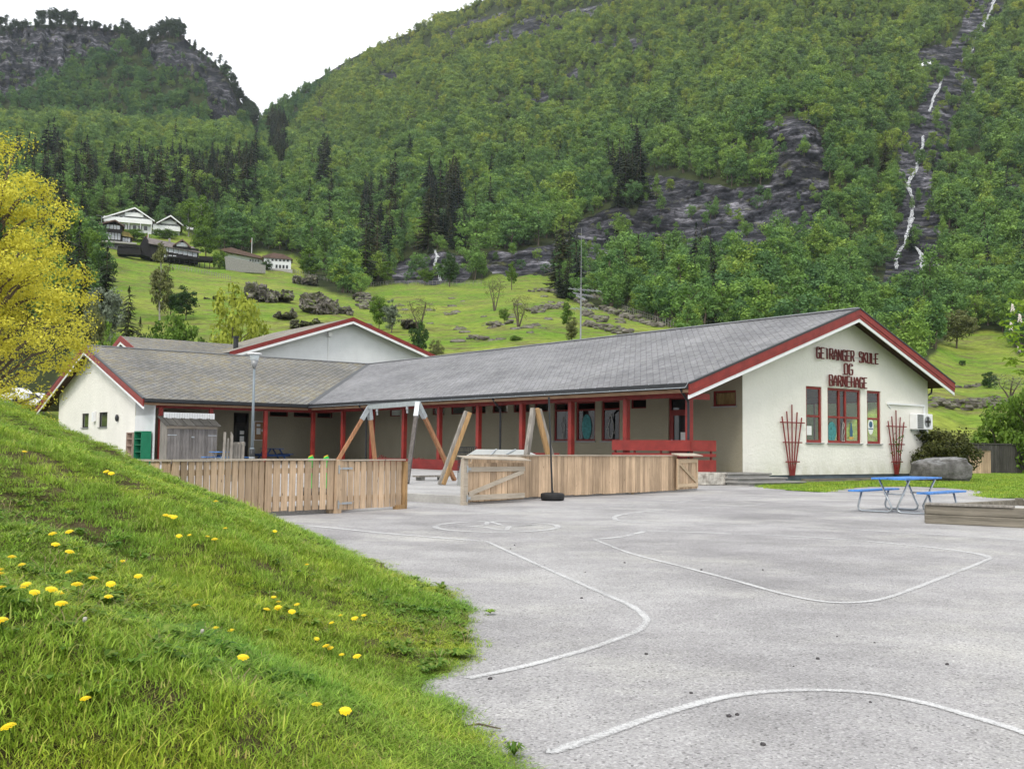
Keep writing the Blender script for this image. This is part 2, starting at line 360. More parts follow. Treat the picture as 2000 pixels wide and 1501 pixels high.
# ------------------------------------------------------------------ world, sun
SUN_EL, SUN_AZ = 48, -160     # azimuth measured from +Y towards +X
w = bpy.data.worlds.new("World"); SC.world = w; w.use_nodes = True; nt = w.node_tree; nt.nodes.clear()
wo = nt.nodes.new('ShaderNodeOutputWorld'); bg = nt.nodes.new('ShaderNodeBackground'); sk = nt.nodes.new('ShaderNodeTexSky')
sk.sky_type = 'NISHITA'; sk.sun_disc = False; sk.sun_elevation = R(SUN_EL); sk.sun_rotation = R(SUN_AZ); sk.dust_density = 4; sk.air_density = 1
# a high bright overcast layer over the clear sky
tc = nt.nodes.new('ShaderNodeTexCoord'); nz = nt.nodes.new('ShaderNodeTexNoise'); nt.links.new(tc.outputs['Generated'], nz.inputs[0]); nz.inputs['Scale'].default_value = 1.6; nz.inputs['Detail'].default_value = 5
rp = nt.nodes.new('ShaderNodeValToRGB'); nt.links.new(nz.outputs[0], rp.inputs[0]); rp.color_ramp.elements[0].position = .3; rp.color_ramp.elements[0].color = (9.0, 9.3, 9.8, 1); rp.color_ramp.elements[1].position = .7; rp.color_ramp.elements[1].color = (11.6, 11.6, 11.6, 1)
mx = nt.nodes.new('ShaderNodeMix'); mx.data_type = 'RGBA'; mx.inputs[0].default_value = .82; nt.links.new(sk.outputs[0], mx.inputs[6]); nt.links.new(rp.outputs[0], mx.inputs[7])
nt.links.new(mx.outputs[2], bg.inputs[0]); bg.inputs[1].default_value = .105; nt.links.new(bg.outputs[0], wo.inputs[0])
ld = bpy.data.lights.new("sun", 'SUN'); ld.energy = 1.5; ld.angle = R(15); ld.color = (1, .95, .87)
sun = bpy.data.objects.new("sun", ld); COL.objects.link(sun)
sd = Vector((math.sin(R(SUN_AZ))*math.cos(R(SUN_EL)), math.cos(R(SUN_AZ))*math.cos(R(SUN_EL)), math.sin(R(SUN_EL))))
sun.rotation_euler = sd.to_track_quat('Z', 'Y').to_euler()
SC.view_settings.view_transform = 'Standard'; SC.view_settings.look = 'None'; SC.view_settings.gamma = 1; SC.view_settings.exposure = 0.6
SC.cycles.max_bounces = 6; SC.cycles.transparent_max_bounces = 12; SC.cycles.diffuse_bounces = 3; SC.cycles.glossy_bounces = 3; SC.cycles.volume_bounces = 1
SC.cycles.use_denoising = True
try: SC.cycles.denoiser = 'OPENIMAGEDENOISE'
except Exception: pass
SC.cycles.use_adaptive_sampling = True; SC.cycles.adaptive_threshold = .015

# ================================================================== TERRAIN
# each column: picture column and (elevation line, horizontal distance) pairs going up the hillside
COLS = [
 (-500, [(905, 60), (700, 130), (500, 300), (300, 620), (262, 760), (225, 960), (110, 1040), (60, 1130), (40, 1220)]),
 (0,   [(895, 70), (770, 105), (640, 150), (480, 330), (330, 620), (268, 760), (240, 960), (170, 1030), (50, 1100), (38, 1180)]),
 (170, [(893, 85), (760, 115), (640, 160), (500, 320), (440, 400), (330, 620), (262, 760), (235, 960), (150, 1030), (50, 1090), (40, 1180)]),
 (330, [(892, 95), (700, 130), (600, 200), (505, 345), (440, 430), (330, 620), (268, 770), (240, 960), (150, 1020), (70, 1080), (50, 1180)]),
 (430, [(892, 98), (690, 130), (600, 200), (525, 330), (470, 400), (330, 640), (270, 780), (255, 960), (180, 1010), (115, 1060), (100, 1150)]),
 (505, [(892, 98), (690, 130), (600, 200), (535, 330), (470, 410), (340, 660), (285, 800), (262, 980), (235, 1010), (225, 1080)]),
 (530, [(892, 98), (690, 130), (600, 200), (540, 330), (470, 415), (345, 680), (290, 840), (240, 1080), (214, 1190)]),
 (640, [(892, 95), (690, 130), (620, 180), (560, 300), (540, 350), (470, 440), (345, 660), (230, 960), (155, 1230), (140, 1300)]),
 (750, [(892, 90), (700, 120), (640, 175), (562, 300), (548, 340), (470, 450), (340, 640), (200, 900), (100, 1200), (85, 1290)]),
 (870, [(892, 85), (700, 118), (640, 175), (556, 310), (548, 345), (490, 360), (440, 450), (300, 640), (150, 930), (50, 1180), (35, 1280)]),
 (1050,[(892, 80), (690, 118), (600, 210), (545, 330), (520, 350), (485, 365), (400, 500), (250, 700), (100, 930), (-30, 1180), (-60, 1280)]),
 (1200,[(892, 75), (690, 118), (640, 170), (585, 260), (540, 350), (480, 400), (410, 420), (300, 570), (150, 780), (0, 1020), (-150, 1280)]),
 (1330,[(892, 70), (690, 115), (650, 170), (600, 250), (540, 340), (480, 400), (340, 470), (200, 660), (50, 880), (-150, 1200)]),
 (1560,[(895, 68), (750, 95), (650, 180), (560, 290), (450, 410), (240, 470), (120, 690), (0, 860), (-150, 1080)]),
 (1790,[(898, 71), (800, 90), (740, 135), (660, 210), (560, 320), (520, 360), (400, 450), (260, 540), (120, 700), (0, 830), (-150, 980)]),
 (1900,[(899, 71), (850, 84), (800, 100), (760, 130), (730, 165), (650, 240), (560, 330), (400, 450), (250, 590), (100, 740), (0, 850), (-150, 980)]),
 (2050,[(900, 71), (850, 84), (800, 100), (760, 130), (730, 165), (650, 240), (560, 330), (400, 450), (250, 590), (100, 740), (0, 850), (-150, 980)]),
 (2600,[(905, 71), (850, 84), (800, 100), (760, 130), (730, 165), (650, 240), (560, 330), (400, 450), (250, 590), (100, 740), (0, 850), (-150, 980)]),
]
SKY = [(-500, 60), (-60, 66), (0, 58), (60, 50), (120, 47), (180, 52), (240, 62), (262, 84), (276, 92), (296, 74), (330, 62), (352, 66), (378, 92), (405, 110), (425, 128), (445, 150), (462, 185), (480, 214), (500, 236), (512, 230), (530, 213), (560, 196), (600, 170), (640, 142), (690, 112), (745, 86), (800, 64), (870, 32), (940, 3), (1000, -24), (1100, -70), (1250, -130), (1400, -150), (2600, -150)]
SKX = [a for a, b in SKY]; SKYY = [b for a, b in SKY]
CXS = np.array([c[0] for c in COLS], float)
xs = np.concatenate([np.arange(-480, -40, 20), np.arange(-40, 2060, 4.0), np.arange(2060, 2560, 20)])
NY = 250
def colr(ci, y):
    c = COLS[ci][1]; ys = np.array([a for a, b in c][::-1], float); rs = np.log(np.array([b for a, b in c][::-1], float))
    return np.interp(y, ys, rs)
def rdist(x, y):
    """log distance at picture column x, row array y"""
    i = int(np.clip(np.searchsorted(CXS, x)-1, 0, len(COLS)-2)); f = (x-CXS[i])/(CXS[i+1]-CXS[i]); f = min(1, max(0, f)); f = f*f*(3-2*f)
    return colr(i, y)*(1-f)+colr(i+1, y)*f
# smooth value noise over the slope (numpy, several octaves)
_TAB = {}
def vnoise(px, py, seed, octs=4, pers=.55):
    out = np.zeros(np.broadcast(px, py).shape); amp = 1; tot = 0
    if seed not in _TAB:
        g = np.random.default_rng(seed); _TAB[seed] = [g.random((256, 256)) for _ in range(8)]
    for o in range(octs):
        T = _TAB[seed][o]; fx = np.asarray(px)*(2**o)+o*17.3; fy = np.asarray(py)*(2**o)+o*9.1
        ix = np.floor(fx).astype(int); iy = np.floor(fy).astype(int); tx = fx-ix; ty = fy-iy; tx = tx*tx*(3-2*tx); ty = ty*ty*(3-2*ty)
        a = T[ix % 256, iy % 256]; b = T[(ix+1) % 256, iy % 256]; c = T[ix % 256, (iy+1) % 256]; d = T[(ix+1) % 256, (iy+1) % 256]
        out += amp*((a*(1-tx)+b*tx)*(1-ty)+(c*(1-tx)+d*tx)*ty-.5)*2; tot += amp; amp *= pers
    return out/tot
def inpoly(X, Y, poly):
    ins = np.zeros(np.shape(X), bool); n = len(poly); j = n-1
    for i in range(n):
        xi, yi = poly[i]; xj, yj = poly[j]
        c = ((yi > Y) != (yj > Y)) & (X < (xj-xi)*(Y-yi)/((yj-yi) or 1e-9)+xi); ins ^= c; j = i
    return ins
ROCKS = [
 [(1450,268),(1480,245),(1530,230),(1578,238),(1600,262),(1612,330),(1622,385),(1612,480),(1560,500),(1470,490),(1485,400),(1505,345),(1495,300),(1468,282)],
 [(1236,345),(1290,345),(1360,352),(1440,368),(1520,360),(1526,420),(1520,500),(1420,522),(1330,520),(1285,505),(1250,520),(1225,480),(1245,400)],
 [(1104,452),(1150,422),(1205,398),(1230,405),(1245,450),(1262,490),(1240,520),(1150,524),(1110,510)],
 [(950,490),(1060,486),(1130,474),(1215,495),(1200,530),(1110,536),(1060,540),(965,535)],
 [(1890,0),(1985,0),(1985,22),(1960,40),(1910,95),(1875,135),(1852,140),(1845,100),(1880,50)],
 [(1808,165),(1850,120),(1885,140),(1930,185),(1905,225),(1860,250),(1848,275),(1770,280),(1752,250),(1795,215)],
 [(1762,260),(1856,250),(1856,300),(1838,330),(1824,390),(1842,430),(1832,480),(1846,560),(1790,588),(1718,570),(1732,490),(1750,440),(1758,380),(1750,330)],
 [(1775,125),(1800,95),(1842,88),(1852,125),(1820,140),(1780,142)],
 [(1900,335),(1935,325),(1985,345),(1992,370),(1930,372)],
 [(0,62),(60,50),(130,56),(195,52),(240,70),(232,98),(206,122),(190,112),(150,118),(118,150),(72,160),(60,185),(0,192),(-500,190),(-500,70)],
 [(285,95),(318,78),(345,88),(330,130),(305,138)],
 [(352,80),(400,96),(428,135),(455,175),(468,215),(455,250),(430,262),(410,240),(408,190),(385,160),(350,140),(312,148),(330,105)],
 [(480,262),(500,240),(514,258),(505,285),(480,290)],
 [(765,520),(790,505),(835,500),(870,490),(910,505),(925,530),(905,548),(850,556),(770,552)],
 [(715,455),(745,445),(760,462),(748,500),(722,498)],
 [(570,186),(640,143),(745,90),(742,100),(660,148),(590,184)],
 [(700,168),(742,140),(800,118),(815,128),(760,150),(712,172)],
 [(835,68),(900,48),(985,22),(1020,20),(990,42),(920,62),(860,78)],
 [(925,88),(1000,50),(1100,22),(1180,5),(1190,18),(1110,48),(1040,72),(950,98)],
 [(1118,108),(1165,80),(1225,70),(1258,78),(1252,112),(1230,124),(1220,95),(1150,105)],
 [(1100,150),(1140,122),(1130,150),(1105,170)],
 [(938,212),(1000,190),(1060,178),(1120,175),(1060,196),(960,216)],
 [(1398,68),(1440,48),(1500,40),(1490,56),(1430,72)],
 [(1415,290),(1450,283),(1452,305),(1425,320)], [(1340,290),(1375,286),(1372,300),(1345,302)],
 [(1600,140),(1640,128),(1652,148),(1690,160),(1690,185),(1610,165)],
 [(1115,370),(1150,325),(1160,330),(1140,360),(1125,395)],
 [(585,272),(620,268),(606,280),(588,280)],
 [(1280,0),(1400,-5),(1470,-20),(1470,0),(1300,12)],
]
MEAD = [
 [(150,446),(355,446),(380,462),(400,484),(430,490),(520,494),(580,502),(600,550),(420,565),(170,520)],
 [(205,470),(300,500),(390,520),(440,548),(520,540),(600,558),(700,585),(716,560),(745,556),(800,553),(880,556),(930,548),(1000,530),(1060,528),(1088,548),(1088,575),(1150,600),(1225,615),(1318,642),(1340,705),(1300,930),(-600,930),(-600,800),(90,800),(160,640),(190,560)],
 [(1790,760),(1815,700),(1840,668),(1870,648),(1920,645),(1965,655),(1985,690),(2100,690),(2600,690),(2600,930),(1500,930),(1700,800)],
 [(1690,930),(1760,760),(1830,700),(2600,760),(2600,930)],
]
X2 = np.repeat(xs[:, None], NY, 1)
skyy = np.interp(xs, SKX, SKYY)
# rows: from a little below the horizon up to the skyline
tt = np.linspace(0, 1, NY)[None, :]
hyl = 873+.01115*(xs-1000)+46
Y2 = hyl[:, None]*(1-tt)+skyy[:, None]*tt
LR = np.zeros_like(X2)
for i, x in enumerate(xs): LR[i] = rdist(x, Y2[i])
k = np.array([1, 4, 6, 4, 1.])/16
for _ in range(3):
    P = np.pad(LR, ((0, 0), (2, 2)), 'edge'); LR = sum(k[j]*P[:, j:j+NY] for j in range(5))
wx = X2+vnoise(X2/40, Y2/40, 3, 4)*14; wy = Y2+vnoise(X2/40+50, Y2/40, 4, 4)*10
rock = np.zeros(X2.shape, bool)
for p in ROCKS: rock |= inpoly(wx, wy, p)
mead = np.zeros(X2.shape, bool)
for p in MEAD: mead |= inpoly(X2+vnoise(X2/15, Y2/15, 5, 3)*7, Y2+vnoise(X2/15+9, Y2/15, 6, 3)*4, p)
rockf = rock.astype(float)
def blur(A, n):
    for _ in range(n):
        P = np.pad(A, 1, 'edge'); A = (P[:-2, 1:-1]+P[2:, 1:-1]+P[1:-1, :-2]+P[1:-1, 2:]+2*A)/6
    return A
rb = blur(rockf, 2)
# slab-like strata dipping to the left, and lumps; cliffs stand a little nearer
ang = R(24); sx = X2*math.cos(ang)-Y2*math.sin(ang); sy = X2*math.sin(ang)+Y2*math.cos(ang)
strat = np.where(X2 < 520, 2.4*vnoise(X2/13, Y2/60, 18, 4, .6), vnoise(sx/60, sy/7, 8, 4, .7))
lump = vnoise(X2/70, Y2/45, 9, 5, .6)
fw = 1-mead.astype(float)
LR = LR + .012*lump*fw*np.clip(1-(Y2-500)/80, 0, 1) + rb*(.009*strat-.005*np.abs(vnoise(X2/9, Y2/16, 10, 3)))
LR += mead*(.004*vnoise(X2/30, Y2/14, 12, 4))*np.clip((880-Y2)/60, 0, 1)
RD = np.exp(LR)
# drop the back of the ridges away behind the skyline
extra = 3
DX = (X2-1000)/F; DY = -(Y2-750.5)/F
D = DX[..., None]*np.array(_rt2)+DY[..., None]*np.array(_up2)+np.array(_fw)
hl = np.hypot(D[..., 0], D[..., 1]); PT = np.array(CAM)+D*(RD/hl)[..., None]
back = []
for kk in range(1, extra+1):
    q = PT[:, -1, :].copy(); dirs = q[:, :2]/np.linalg.norm(q[:, :2], axis=1)[:, None]; q[:, :2] += dirs*kk*70; q[:, 2] -= (kk*kk)*9; back.append(q)
PT = np.concatenate([PT]+[b[:, None, :] for b in back], 1)
ROCK = np.concatenate([rb]+[rb[:, -1:]]*extra, 1); MEADF = np.concatenate([blur(mead.astype(float), 1)]+[mead[:, -1:].astype(float)]*extra, 1)
NYT = NY+extra; NX = len(xs)
idx = np.arange(NX*NYT).reshape(NX, NYT)
quads = np.stack([idx[:-1, :-1], idx[1:, :-1], idx[1:, 1:], idx[:-1, 1:]], -1)
# terrain material: grass, forest floor and bare rock from real attributes of the slope
t = NT('hillside'); co = t.coord('Object')
gm = t.mix(t.ramp(t.noise(co, .05, 6, .65), [(.4, 0), (.62, 1)]), (.125, .225, .022), (.235, .285, .045))
gm = t.mix(t.ramp(t.noise(co, .22, 6, .7), [(.47, 0), (.62, .8)]), gm, (.155, .135, .06))
gm = t.mix(1, gm, t.ramp(t.noise(co, .9, 5, .8), [(.30, .42), (.62, 1.25)]), 'MULTIPLY')
ff = t.ramp(t.noise(co, .06, 6, .7), [(.35, (.014, .022, .008)), (.6, (.04, .05, .016)), (.75, (.085, .075, .035))])
ssc = t.coord('Object', (.045, .07, .15), (R(14), R(-28), 0))
vc = t.n('ShaderNodeTexVoronoi'); vc.feature = 'DISTANCE_TO_EDGE'; t.l(ssc, vc.inputs['Vector']); vc.inputs['Scale'].default_value = 1.1; crk = t.ramp(vc.outputs['Distance'], [(.0, .30), (.07, 1)])
r1 = t.noise(ssc, 1.6, 8, .72); r2 = t.noise(co, .025, 5, .6); r3 = t.noise(ssc, 9, 5, .8)
rk = t.ramp(r1, [(.38, (.012, .013, .016)), (.47, (.036, .037, .043)), (.54, (.095, .093, .102)), (.60, (.21, .205, .22)), (.70, (.42, .41, .43))])
rk = t.mix(1, rk, t.ramp(r2, [(.38, .45), (.58, 1.15)]), 'MULTIPLY')
rk = t.mix(1, rk, t.ramp(r3, [(.38, .4), (.6, 1.3)]), 'MULTIPLY'); rk = t.mix(1, rk, crk, 'MULTIPLY'); rk = t.mix(1, rk, (.80, .80, .84), 'MULTIPLY')
rk = t.mix(t.ramp(t.noise(co, .12, 6, .7), [(.58, 0), (.68, .8)]), rk, (.10, .11, .03))
ar = t.n('ShaderNodeAttribute'); ar.attribute_name = 'rock'; am = t.n('ShaderNodeAttribute'); am.attribute_name = 'meadow'
edge = t.math('ADD', ar.outputs['Fac'], t.math('MULTIPLY', t.math('SUBTRACT', t.noise(co, .35, 4), .5), .5))
c = t.mix(am.outputs['Fac'], ff, gm); c = t.mix(t.ramp(edge, [(.42, 0), (.52, 1)]), c, rk)
t.color(c); t.bump(t.noise(co, .5, 6, .8), .7, .5); M['hill'] = t.fin(.95, .1)
M['crag'] = None
def terrain_obj(name, sel, label):
    q = quads[sel].reshape(-1, 4); used, inv = np.unique(q, return_inverse=True)
    o = np_mesh(name, PT.reshape(-1, 3)[used], inv.reshape(-1, 4), M['hill'], smooth=True)
    set_attr(o, 'rock', ROCK.reshape(-1)[used]); set_attr(o, 'meadow', MEADF.reshape(-1)[used])
    return tag(o, label, 'hillside', kind='structure')
Yq = Y2[:-1, :]; Yq = np.concatenate([Yq]+[Yq[:, -1:]]*(extra-1), 1); Xq = X2[:-1, 0:1]+0*Yq
lower = Yq > np.interp(Xq, [-500, 200, 330, 440, 600, 700, 900, 1060, 1330, 1600, 1800, 2600], [470, 462, 462, 500, 540, 548, 540, 520, 620, 640, 600, 600])
west = (~lower) & (Xq < 520) & (Yq < 262)
terrain_obj('hillside_meadow', lower, 'green pasture slope rising behind the school')
terrain_obj('west_mountain', west, 'steep wooded mountain with grey cliffs under a pine crest')
terrain_obj('forested_mountain', ~(lower | west), 'broad birch-covered mountainside with dark rock bands')
def hill_point(x, y):
    """point of the terrain seen at picture position x, y"""
    i = int(np.clip(np.searchsorted(xs, x)-1, 0, NX-2)); fx = (x-xs[i])/(xs[i+1]-xs[i])
    def col(ii):
        yy = Y2[ii]; f = (yy[0]-y)/(yy[0]-yy[-1])*(NY-1); j = int(np.clip(math.floor(f), 0, NY-2)); g = f-j
        return RD[ii, j]*(1-g)+RD[ii, j+1]*g
    return at_r(x, y, col(i)*(1-fx)+col(i+1)*fx)

# ================================================================== TREES
def leaves(cent, rad, nleaf, size, rng, flat=.8, droop=0, out=None):
    """leaf quads scattered in clumps; returns verts, quads, tone per vertex"""
    n = len(cent); c = np.repeat(cent, nleaf, 0); rr = np.repeat(rad, nleaf)
    d = rng.normal(size=(n*nleaf, 3)); d /= np.linalg.norm(d, axis=1)[:, None]; u = rng.random(n*nleaf)**.42
    p = c+d*(u*rr)[:, None]*np.array([1, 1, flat])
    nrm = d+rng.normal(size=d.shape)*.4+np.array([0, 0, .35]); nrm /= np.linalg.norm(nrm, axis=1)[:, None]
    a = np.cross(nrm, rng.normal(size=d.shape)); a /= np.linalg.norm(a, axis=1)[:, None]; b = np.cross(nrm, a)
    s = size*(.6+.8*rng.random(n*nleaf))[:, None]
    v = np.stack([p-a*s*.9, p-b*s*.55, p+a*s*.9-np.array([0, 0, droop])*s, p+b*s*.55], 1).reshape(-1, 3)
    f = np.arange(len(p)*4).reshape(-1, 4)
    tn = np.repeat(np.repeat(rng.random(n), nleaf)*.55+rng.random(n*nleaf)*.45, 4)
    return v, f, tn
def crown_pts(n, rng, rx, rz, cz, shape='round', fill=.55):
    P = []
    while len(P) < n:
        d = rng.normal(size=3); d /= np.linalg.norm(d); u = rng.random()**(1-fill)
        p = d*u
        if shape == 'cone':
            h = rng.random()**1.3; a = rng.random()*6.283; q = (1-h)**.85*(.35+.65*rng.random()**.5)
            P.append((math.cos(a)*q*rx, math.sin(a)*q*rx, cz-rz+h*2*rz)); continue
        if shape == 'egg' and p[2] > 0: p = p*np.array([1-.45*p[2], 1-.45*p[2], 1.1])
        P.append((p[0]*rx, p[1]*rx, cz+p[2]*rz))
    return np.array(P)
def tree_meshes(seed, H=1.0, rx=.3, rz=.4, cz=.58, nc=28, nl=34, ls=.02, cr=.10, shape='egg', leafm='leaf', barkm='bark', trunk=.018, limbs=True, flat=.8, droop=0, stems=1):
    rng = np.random.default_rng(seed)
    C = crown_pts(nc, rng, rx*H, rz*H, cz*H, shape); rad = cr*H*(.6+.8*rng.random(nc))
    v, f, tn = leaves(C, rad, nl, ls*H, rng, flat, droop)
    mb = MB(); bend = rng.normal(size=(3, 2))*.02*H
    top = cz*H+rz*H*.55
    for sidx in range(stems):
        off = Vector((0, 0, 0)) if stems == 1 else Vector((math.cos(sidx*2.4), math.sin(sidx*2.4), 0))*rx*H*.55
        tp = [Vector((0, 0, -.03*H))+off*.04, Vector((bend[0, 0], bend[0, 1], top*.33))+off*.35, Vector((bend[1, 0], bend[1, 1], top*.66))+off*.75, Vector((0, 0, top))+off]
        mb.tube(tp, [trunk*H, trunk*H*.75, trunk*H*.48, trunk*H*.15], 6)
        if limbs:
            for q in C[rng.permutation(nc)[:max(6, nc//(3*stems))]]:
                e = Vector(q); z0 = max(.25*H*cz, min(top*.9, e.z-.35*math.hypot(e.x, e.y)-.06*H)); k2 = z0/top
                s = Vector((bend[0, 0]*k2, bend[0, 1]*k2, z0))+off*k2
                mb.tube([s, (s+e)/2+Vector((0, 0, .03*H)), e], [trunk*H*.34, trunk*H*.22, trunk*H*.06], 4, caps=False)
    return (v, f, tn), mb
def mk_tree(name, seed, leafm='leaf', barkm='bark', link=True, parent=None, **kw):
    (v, f, tn), mb = tree_meshes(seed, **kw)
    cr = np_mesh('crown', v, f, M[leafm], parent, link); set_attr(cr, 'tone', tn)
    me = bpy.data.meshes.new('trunk'); me.from_pydata(mb.v, [], mb.f); me.materials.append(M[barkm]); me.update()
    tr = bpy.data.objects.new('trunk', me)
    if link: COL.objects.link(tr); adopt(tr, parent)
    return cr, tr
def conifer(seed, H=1.0, w=.19, levels=17, leafm='needle', link=True, parent=None, sparse=False, base=.08):
    rng = np.random.default_rng(seed); vs = []; fs = []; tn = []; n = 0
    for i in range(levels):
        h = base+(1-base)*(i/levels)**.95; rr = w*(1-h)**.8*(1+.2*rng.normal()*.6)+.012; nb = int(8+10*(1-h))
        if sparse and rng.random() < .15: continue
        for b in range(nb):
            a = rng.random()*6.283; L = rr*(.65+.5*rng.random()); dz = -.22*L+.02*rng.normal()
            e = np.array([math.cos(a)*L, math.sin(a)*L, h+dz]); s = np.array([0, 0, h+.015]); sd_ = np.array([-math.sin(a), math.cos(a), 0])
            for kq in range(5):
                f0 = .15+.17*kq; c = s+(e-s)*f0; wd = L*.20*(1-.5*f0); c2 = s+(e-s)*(f0+.26)
                dr = np.array([0, 0, -wd*(.5+.6*rng.random())])
                vs += [c, c+sd_*wd+dr, c2, c-sd_*wd+dr]; fs.append((n, n+1, n+2, n+3)); n += 4; tn += [rng.random()]*4
    for kq in range(5):
        a = kq*1.3; vs += [np.array([0, 0, 1.0]), np.array([math.cos(a)*.015, math.sin(a)*.015, .94]), np.array([0, 0, .9]), np.array([-math.cos(a)*.015, -math.sin(a)*.015, .94])]; fs.append((n, n+1, n+2, n+3)); n += 4; tn += [.5]*4
    v = np.array(vs)*H
    cr = np_mesh('crown', v, np.array(fs), M[leafm], parent, link); set_attr(cr, 'tone', np.array(tn))
    mb = MB(); mb.tube([(0, 0, -.03*H), (0, 0, .5*H), (0, 0, .97*H)], [.013*H, .008*H, .001*H], 6)
    me = bpy.data.meshes.new('trunk'); me.from_pydata(mb.v, [], mb.f); me.materials.append(M['bark']); me.update()
    tr = bpy.data.objects.new('trunk', me)
    if link: COL.objects.link(tr); adopt(tr, parent)
    return cr, tr
def joined(name, cr, tr):
    """one unlinked prototype mesh (for the far wood only)"""
    me = bpy.data.meshes.new(name); a, b = cr.data, tr.data
    va = np.zeros(len(a.vertices)*3, np.float32); a.vertices.foreach_get('co', va); vb = np.zeros(len(b.vertices)*3, np.float32); b.vertices.foreach_get('co', vb)
    na = len(a.vertices); faces = [tuple(p.vertices) for p in a.polygons]+[tuple(i+na for i in p.vertices) for p in b.polygons]
    me.from_pydata(np.concatenate([va, vb]).reshape(-1, 3).tolist(), [], faces)
    me.materials.append(a.materials[0]); me.materials.append(b.materials[0])
    mi = np.zeros(len(faces), np.int32); mi[len(a.polygons):] = 1; me.polygons.foreach_set('material_index', mi)
    at = me.attributes.new('tone', 'FLOAT', 'POINT'); ta = np.zeros(na, np.float32); a.attributes['tone'].data.foreach_get('value', ta)
    at.data.foreach_set('value', np.concatenate([ta, np.zeros(len(b.vertices), np.float32)])); me.update()
    return bpy.data.objects.new(name, me)
def scatter(name, pts, rot, scl, idx, protos, label, cat, tilt=0):
    """one object whose points carry copies of the prototypes"""
    me = bpy.data.meshes.new(name); me.from_pydata([tuple(p) for p in pts], [], []); o = bpy.data.objects.new(name, me); COL.objects.link(o)
    r3 = me.attributes.new('rot', 'FLOAT_VECTOR', 'POINT'); r3.data.foreach_set('vector', np.asarray(rot, np.float32).ravel())
    s3 = me.attributes.new('scl', 'FLOAT_VECTOR', 'POINT'); s3.data.foreach_set('vector', np.asarray(scl, np.float32).ravel())
    ii = me.attributes.new('idx', 'INT', 'POINT'); ii.data.foreach_set('value', np.asarray(idx, np.int32))
    pc = bpy.data.collections.new(name+'_kinds')
    for i, p in enumerate(protos): p.name = '%s_%02d' % (name, i); pc.objects.link(p)
    ng = bpy.data.node_groups.new(name, 'GeometryNodeTree'); ng.interface.new_socket('Geometry', in_out='INPUT', socket_type='NodeSocketGeometry'); ng.interface.new_socket('Geometry', in_out='OUTPUT', socket_type='NodeSocketGeometry')
    N = ng.nodes.new; gi = N('NodeGroupInput'); go = N('NodeGroupOutput'); ip = N('GeometryNodeInstanceOnPoints'); ci = N('GeometryNodeCollectionInfo')
    ci.inputs['Collection'].default_value = pc; ci.inputs['Separate Children'].default_value = True; ci.inputs['Reset Children'].default_value = True
    def attr(nm, ty):
        a = N('GeometryNodeInputNamedAttribute'); a.data_type = ty; a.inputs['Name'].default_value = nm; return [s for s in a.outputs if s.enabled][0]
    L = ng.links.new; L(gi.outputs[0], ip.inputs['Points']); L(ci.outputs[0], ip.inputs['Instance']); ip.inputs['Pick Instance'].default_value = True
    L(attr('idx', 'INT'), ip.inputs['Instance Index']); L(attr('scl', 'FLOAT_VECTOR'), ip.inputs['Scale'])
    er = N('FunctionNodeEulerToRotation'); L(attr('rot', 'FLOAT_VECTOR'), er.inputs[0]); L(er.outputs[0], ip.inputs['Rotation'])
    L(ip.outputs[0], go.inputs[0]); md = o.modifiers.new('scatter', 'NODES'); md.node_group = ng
    return tag(o, label, cat, kind='stuff')

# --- the wood on the mountains
protoB = []
for s, kw in ((1, dict(rx=.27, rz=.42, cz=.53)), (2, dict(rx=.33, rz=.40, cz=.54, shape='round')), (3, dict(rx=.20, rz=.45, cz=.52)), (4, dict(rx=.30, rz=.44, cz=.51)), (5, dict(rx=.38, rz=.40, cz=.52, shape='round')), (6, dict(rx=.24, rz=.44, cz=.52))):
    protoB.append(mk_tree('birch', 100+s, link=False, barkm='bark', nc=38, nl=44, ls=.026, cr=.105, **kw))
protoP = [mk_tree('pine', 300+s, leafm='needle_pine', link=False, barkm='bark', nc=26, nl=30, ls=.028, cr=.085, rx=.17, rz=.32, cz=.66, trunk=.014, shape='egg') for s in (1, 2, 3)]
protoC = [conifer(200+s, link=False, w=wd) for s, wd in ((1, .19), (2, .16), (3, .22))]
# area-weighted points over the visible slope
A = PT[:-1, :NY-1][..., :2]; Bq = PT[1:, :NY-1][..., :2]; Cq = PT[:-1, 1:NY][..., :2]; Dq = PT[1:, 1:NY][..., :2]
area = np.abs((Bq[..., 0]-A[..., 0])*(Cq[..., 1]-A[..., 1])-(Bq[..., 1]-A[..., 1])*(Cq[..., 0]-A[..., 0]))
xm, ym = X2[:-1, :-1], Y2[:-1, :-1]
ok = (blur(rockf, 1)[:-1, :-1] < .45) & (~mead[:-1, :-1]) & (RD[:-1, :-1] > 140)
clear_ = [[(160,442),(355,442),(380,460),(400,482),(430,488),(520,492),(590,500),(612,560),(420,565),(170,520)], [(1715,540),(1860,540),(1850,605),(1725,605)]]
for p in clear_: ok &= ~inpoly(xm, ym, p)
onrock = (blur(rockf, 1)[:-1, :-1] >= .45)
nearsky = (ym < np.interp(xm, SKX, SKYY)+15) & (xm < 505) & (xm > -400)
ok |= nearsky
dens = np.where(ok, 1.0, 0)*(1/29.0); dens = np.where(nearsky, 1/9.0, dens)
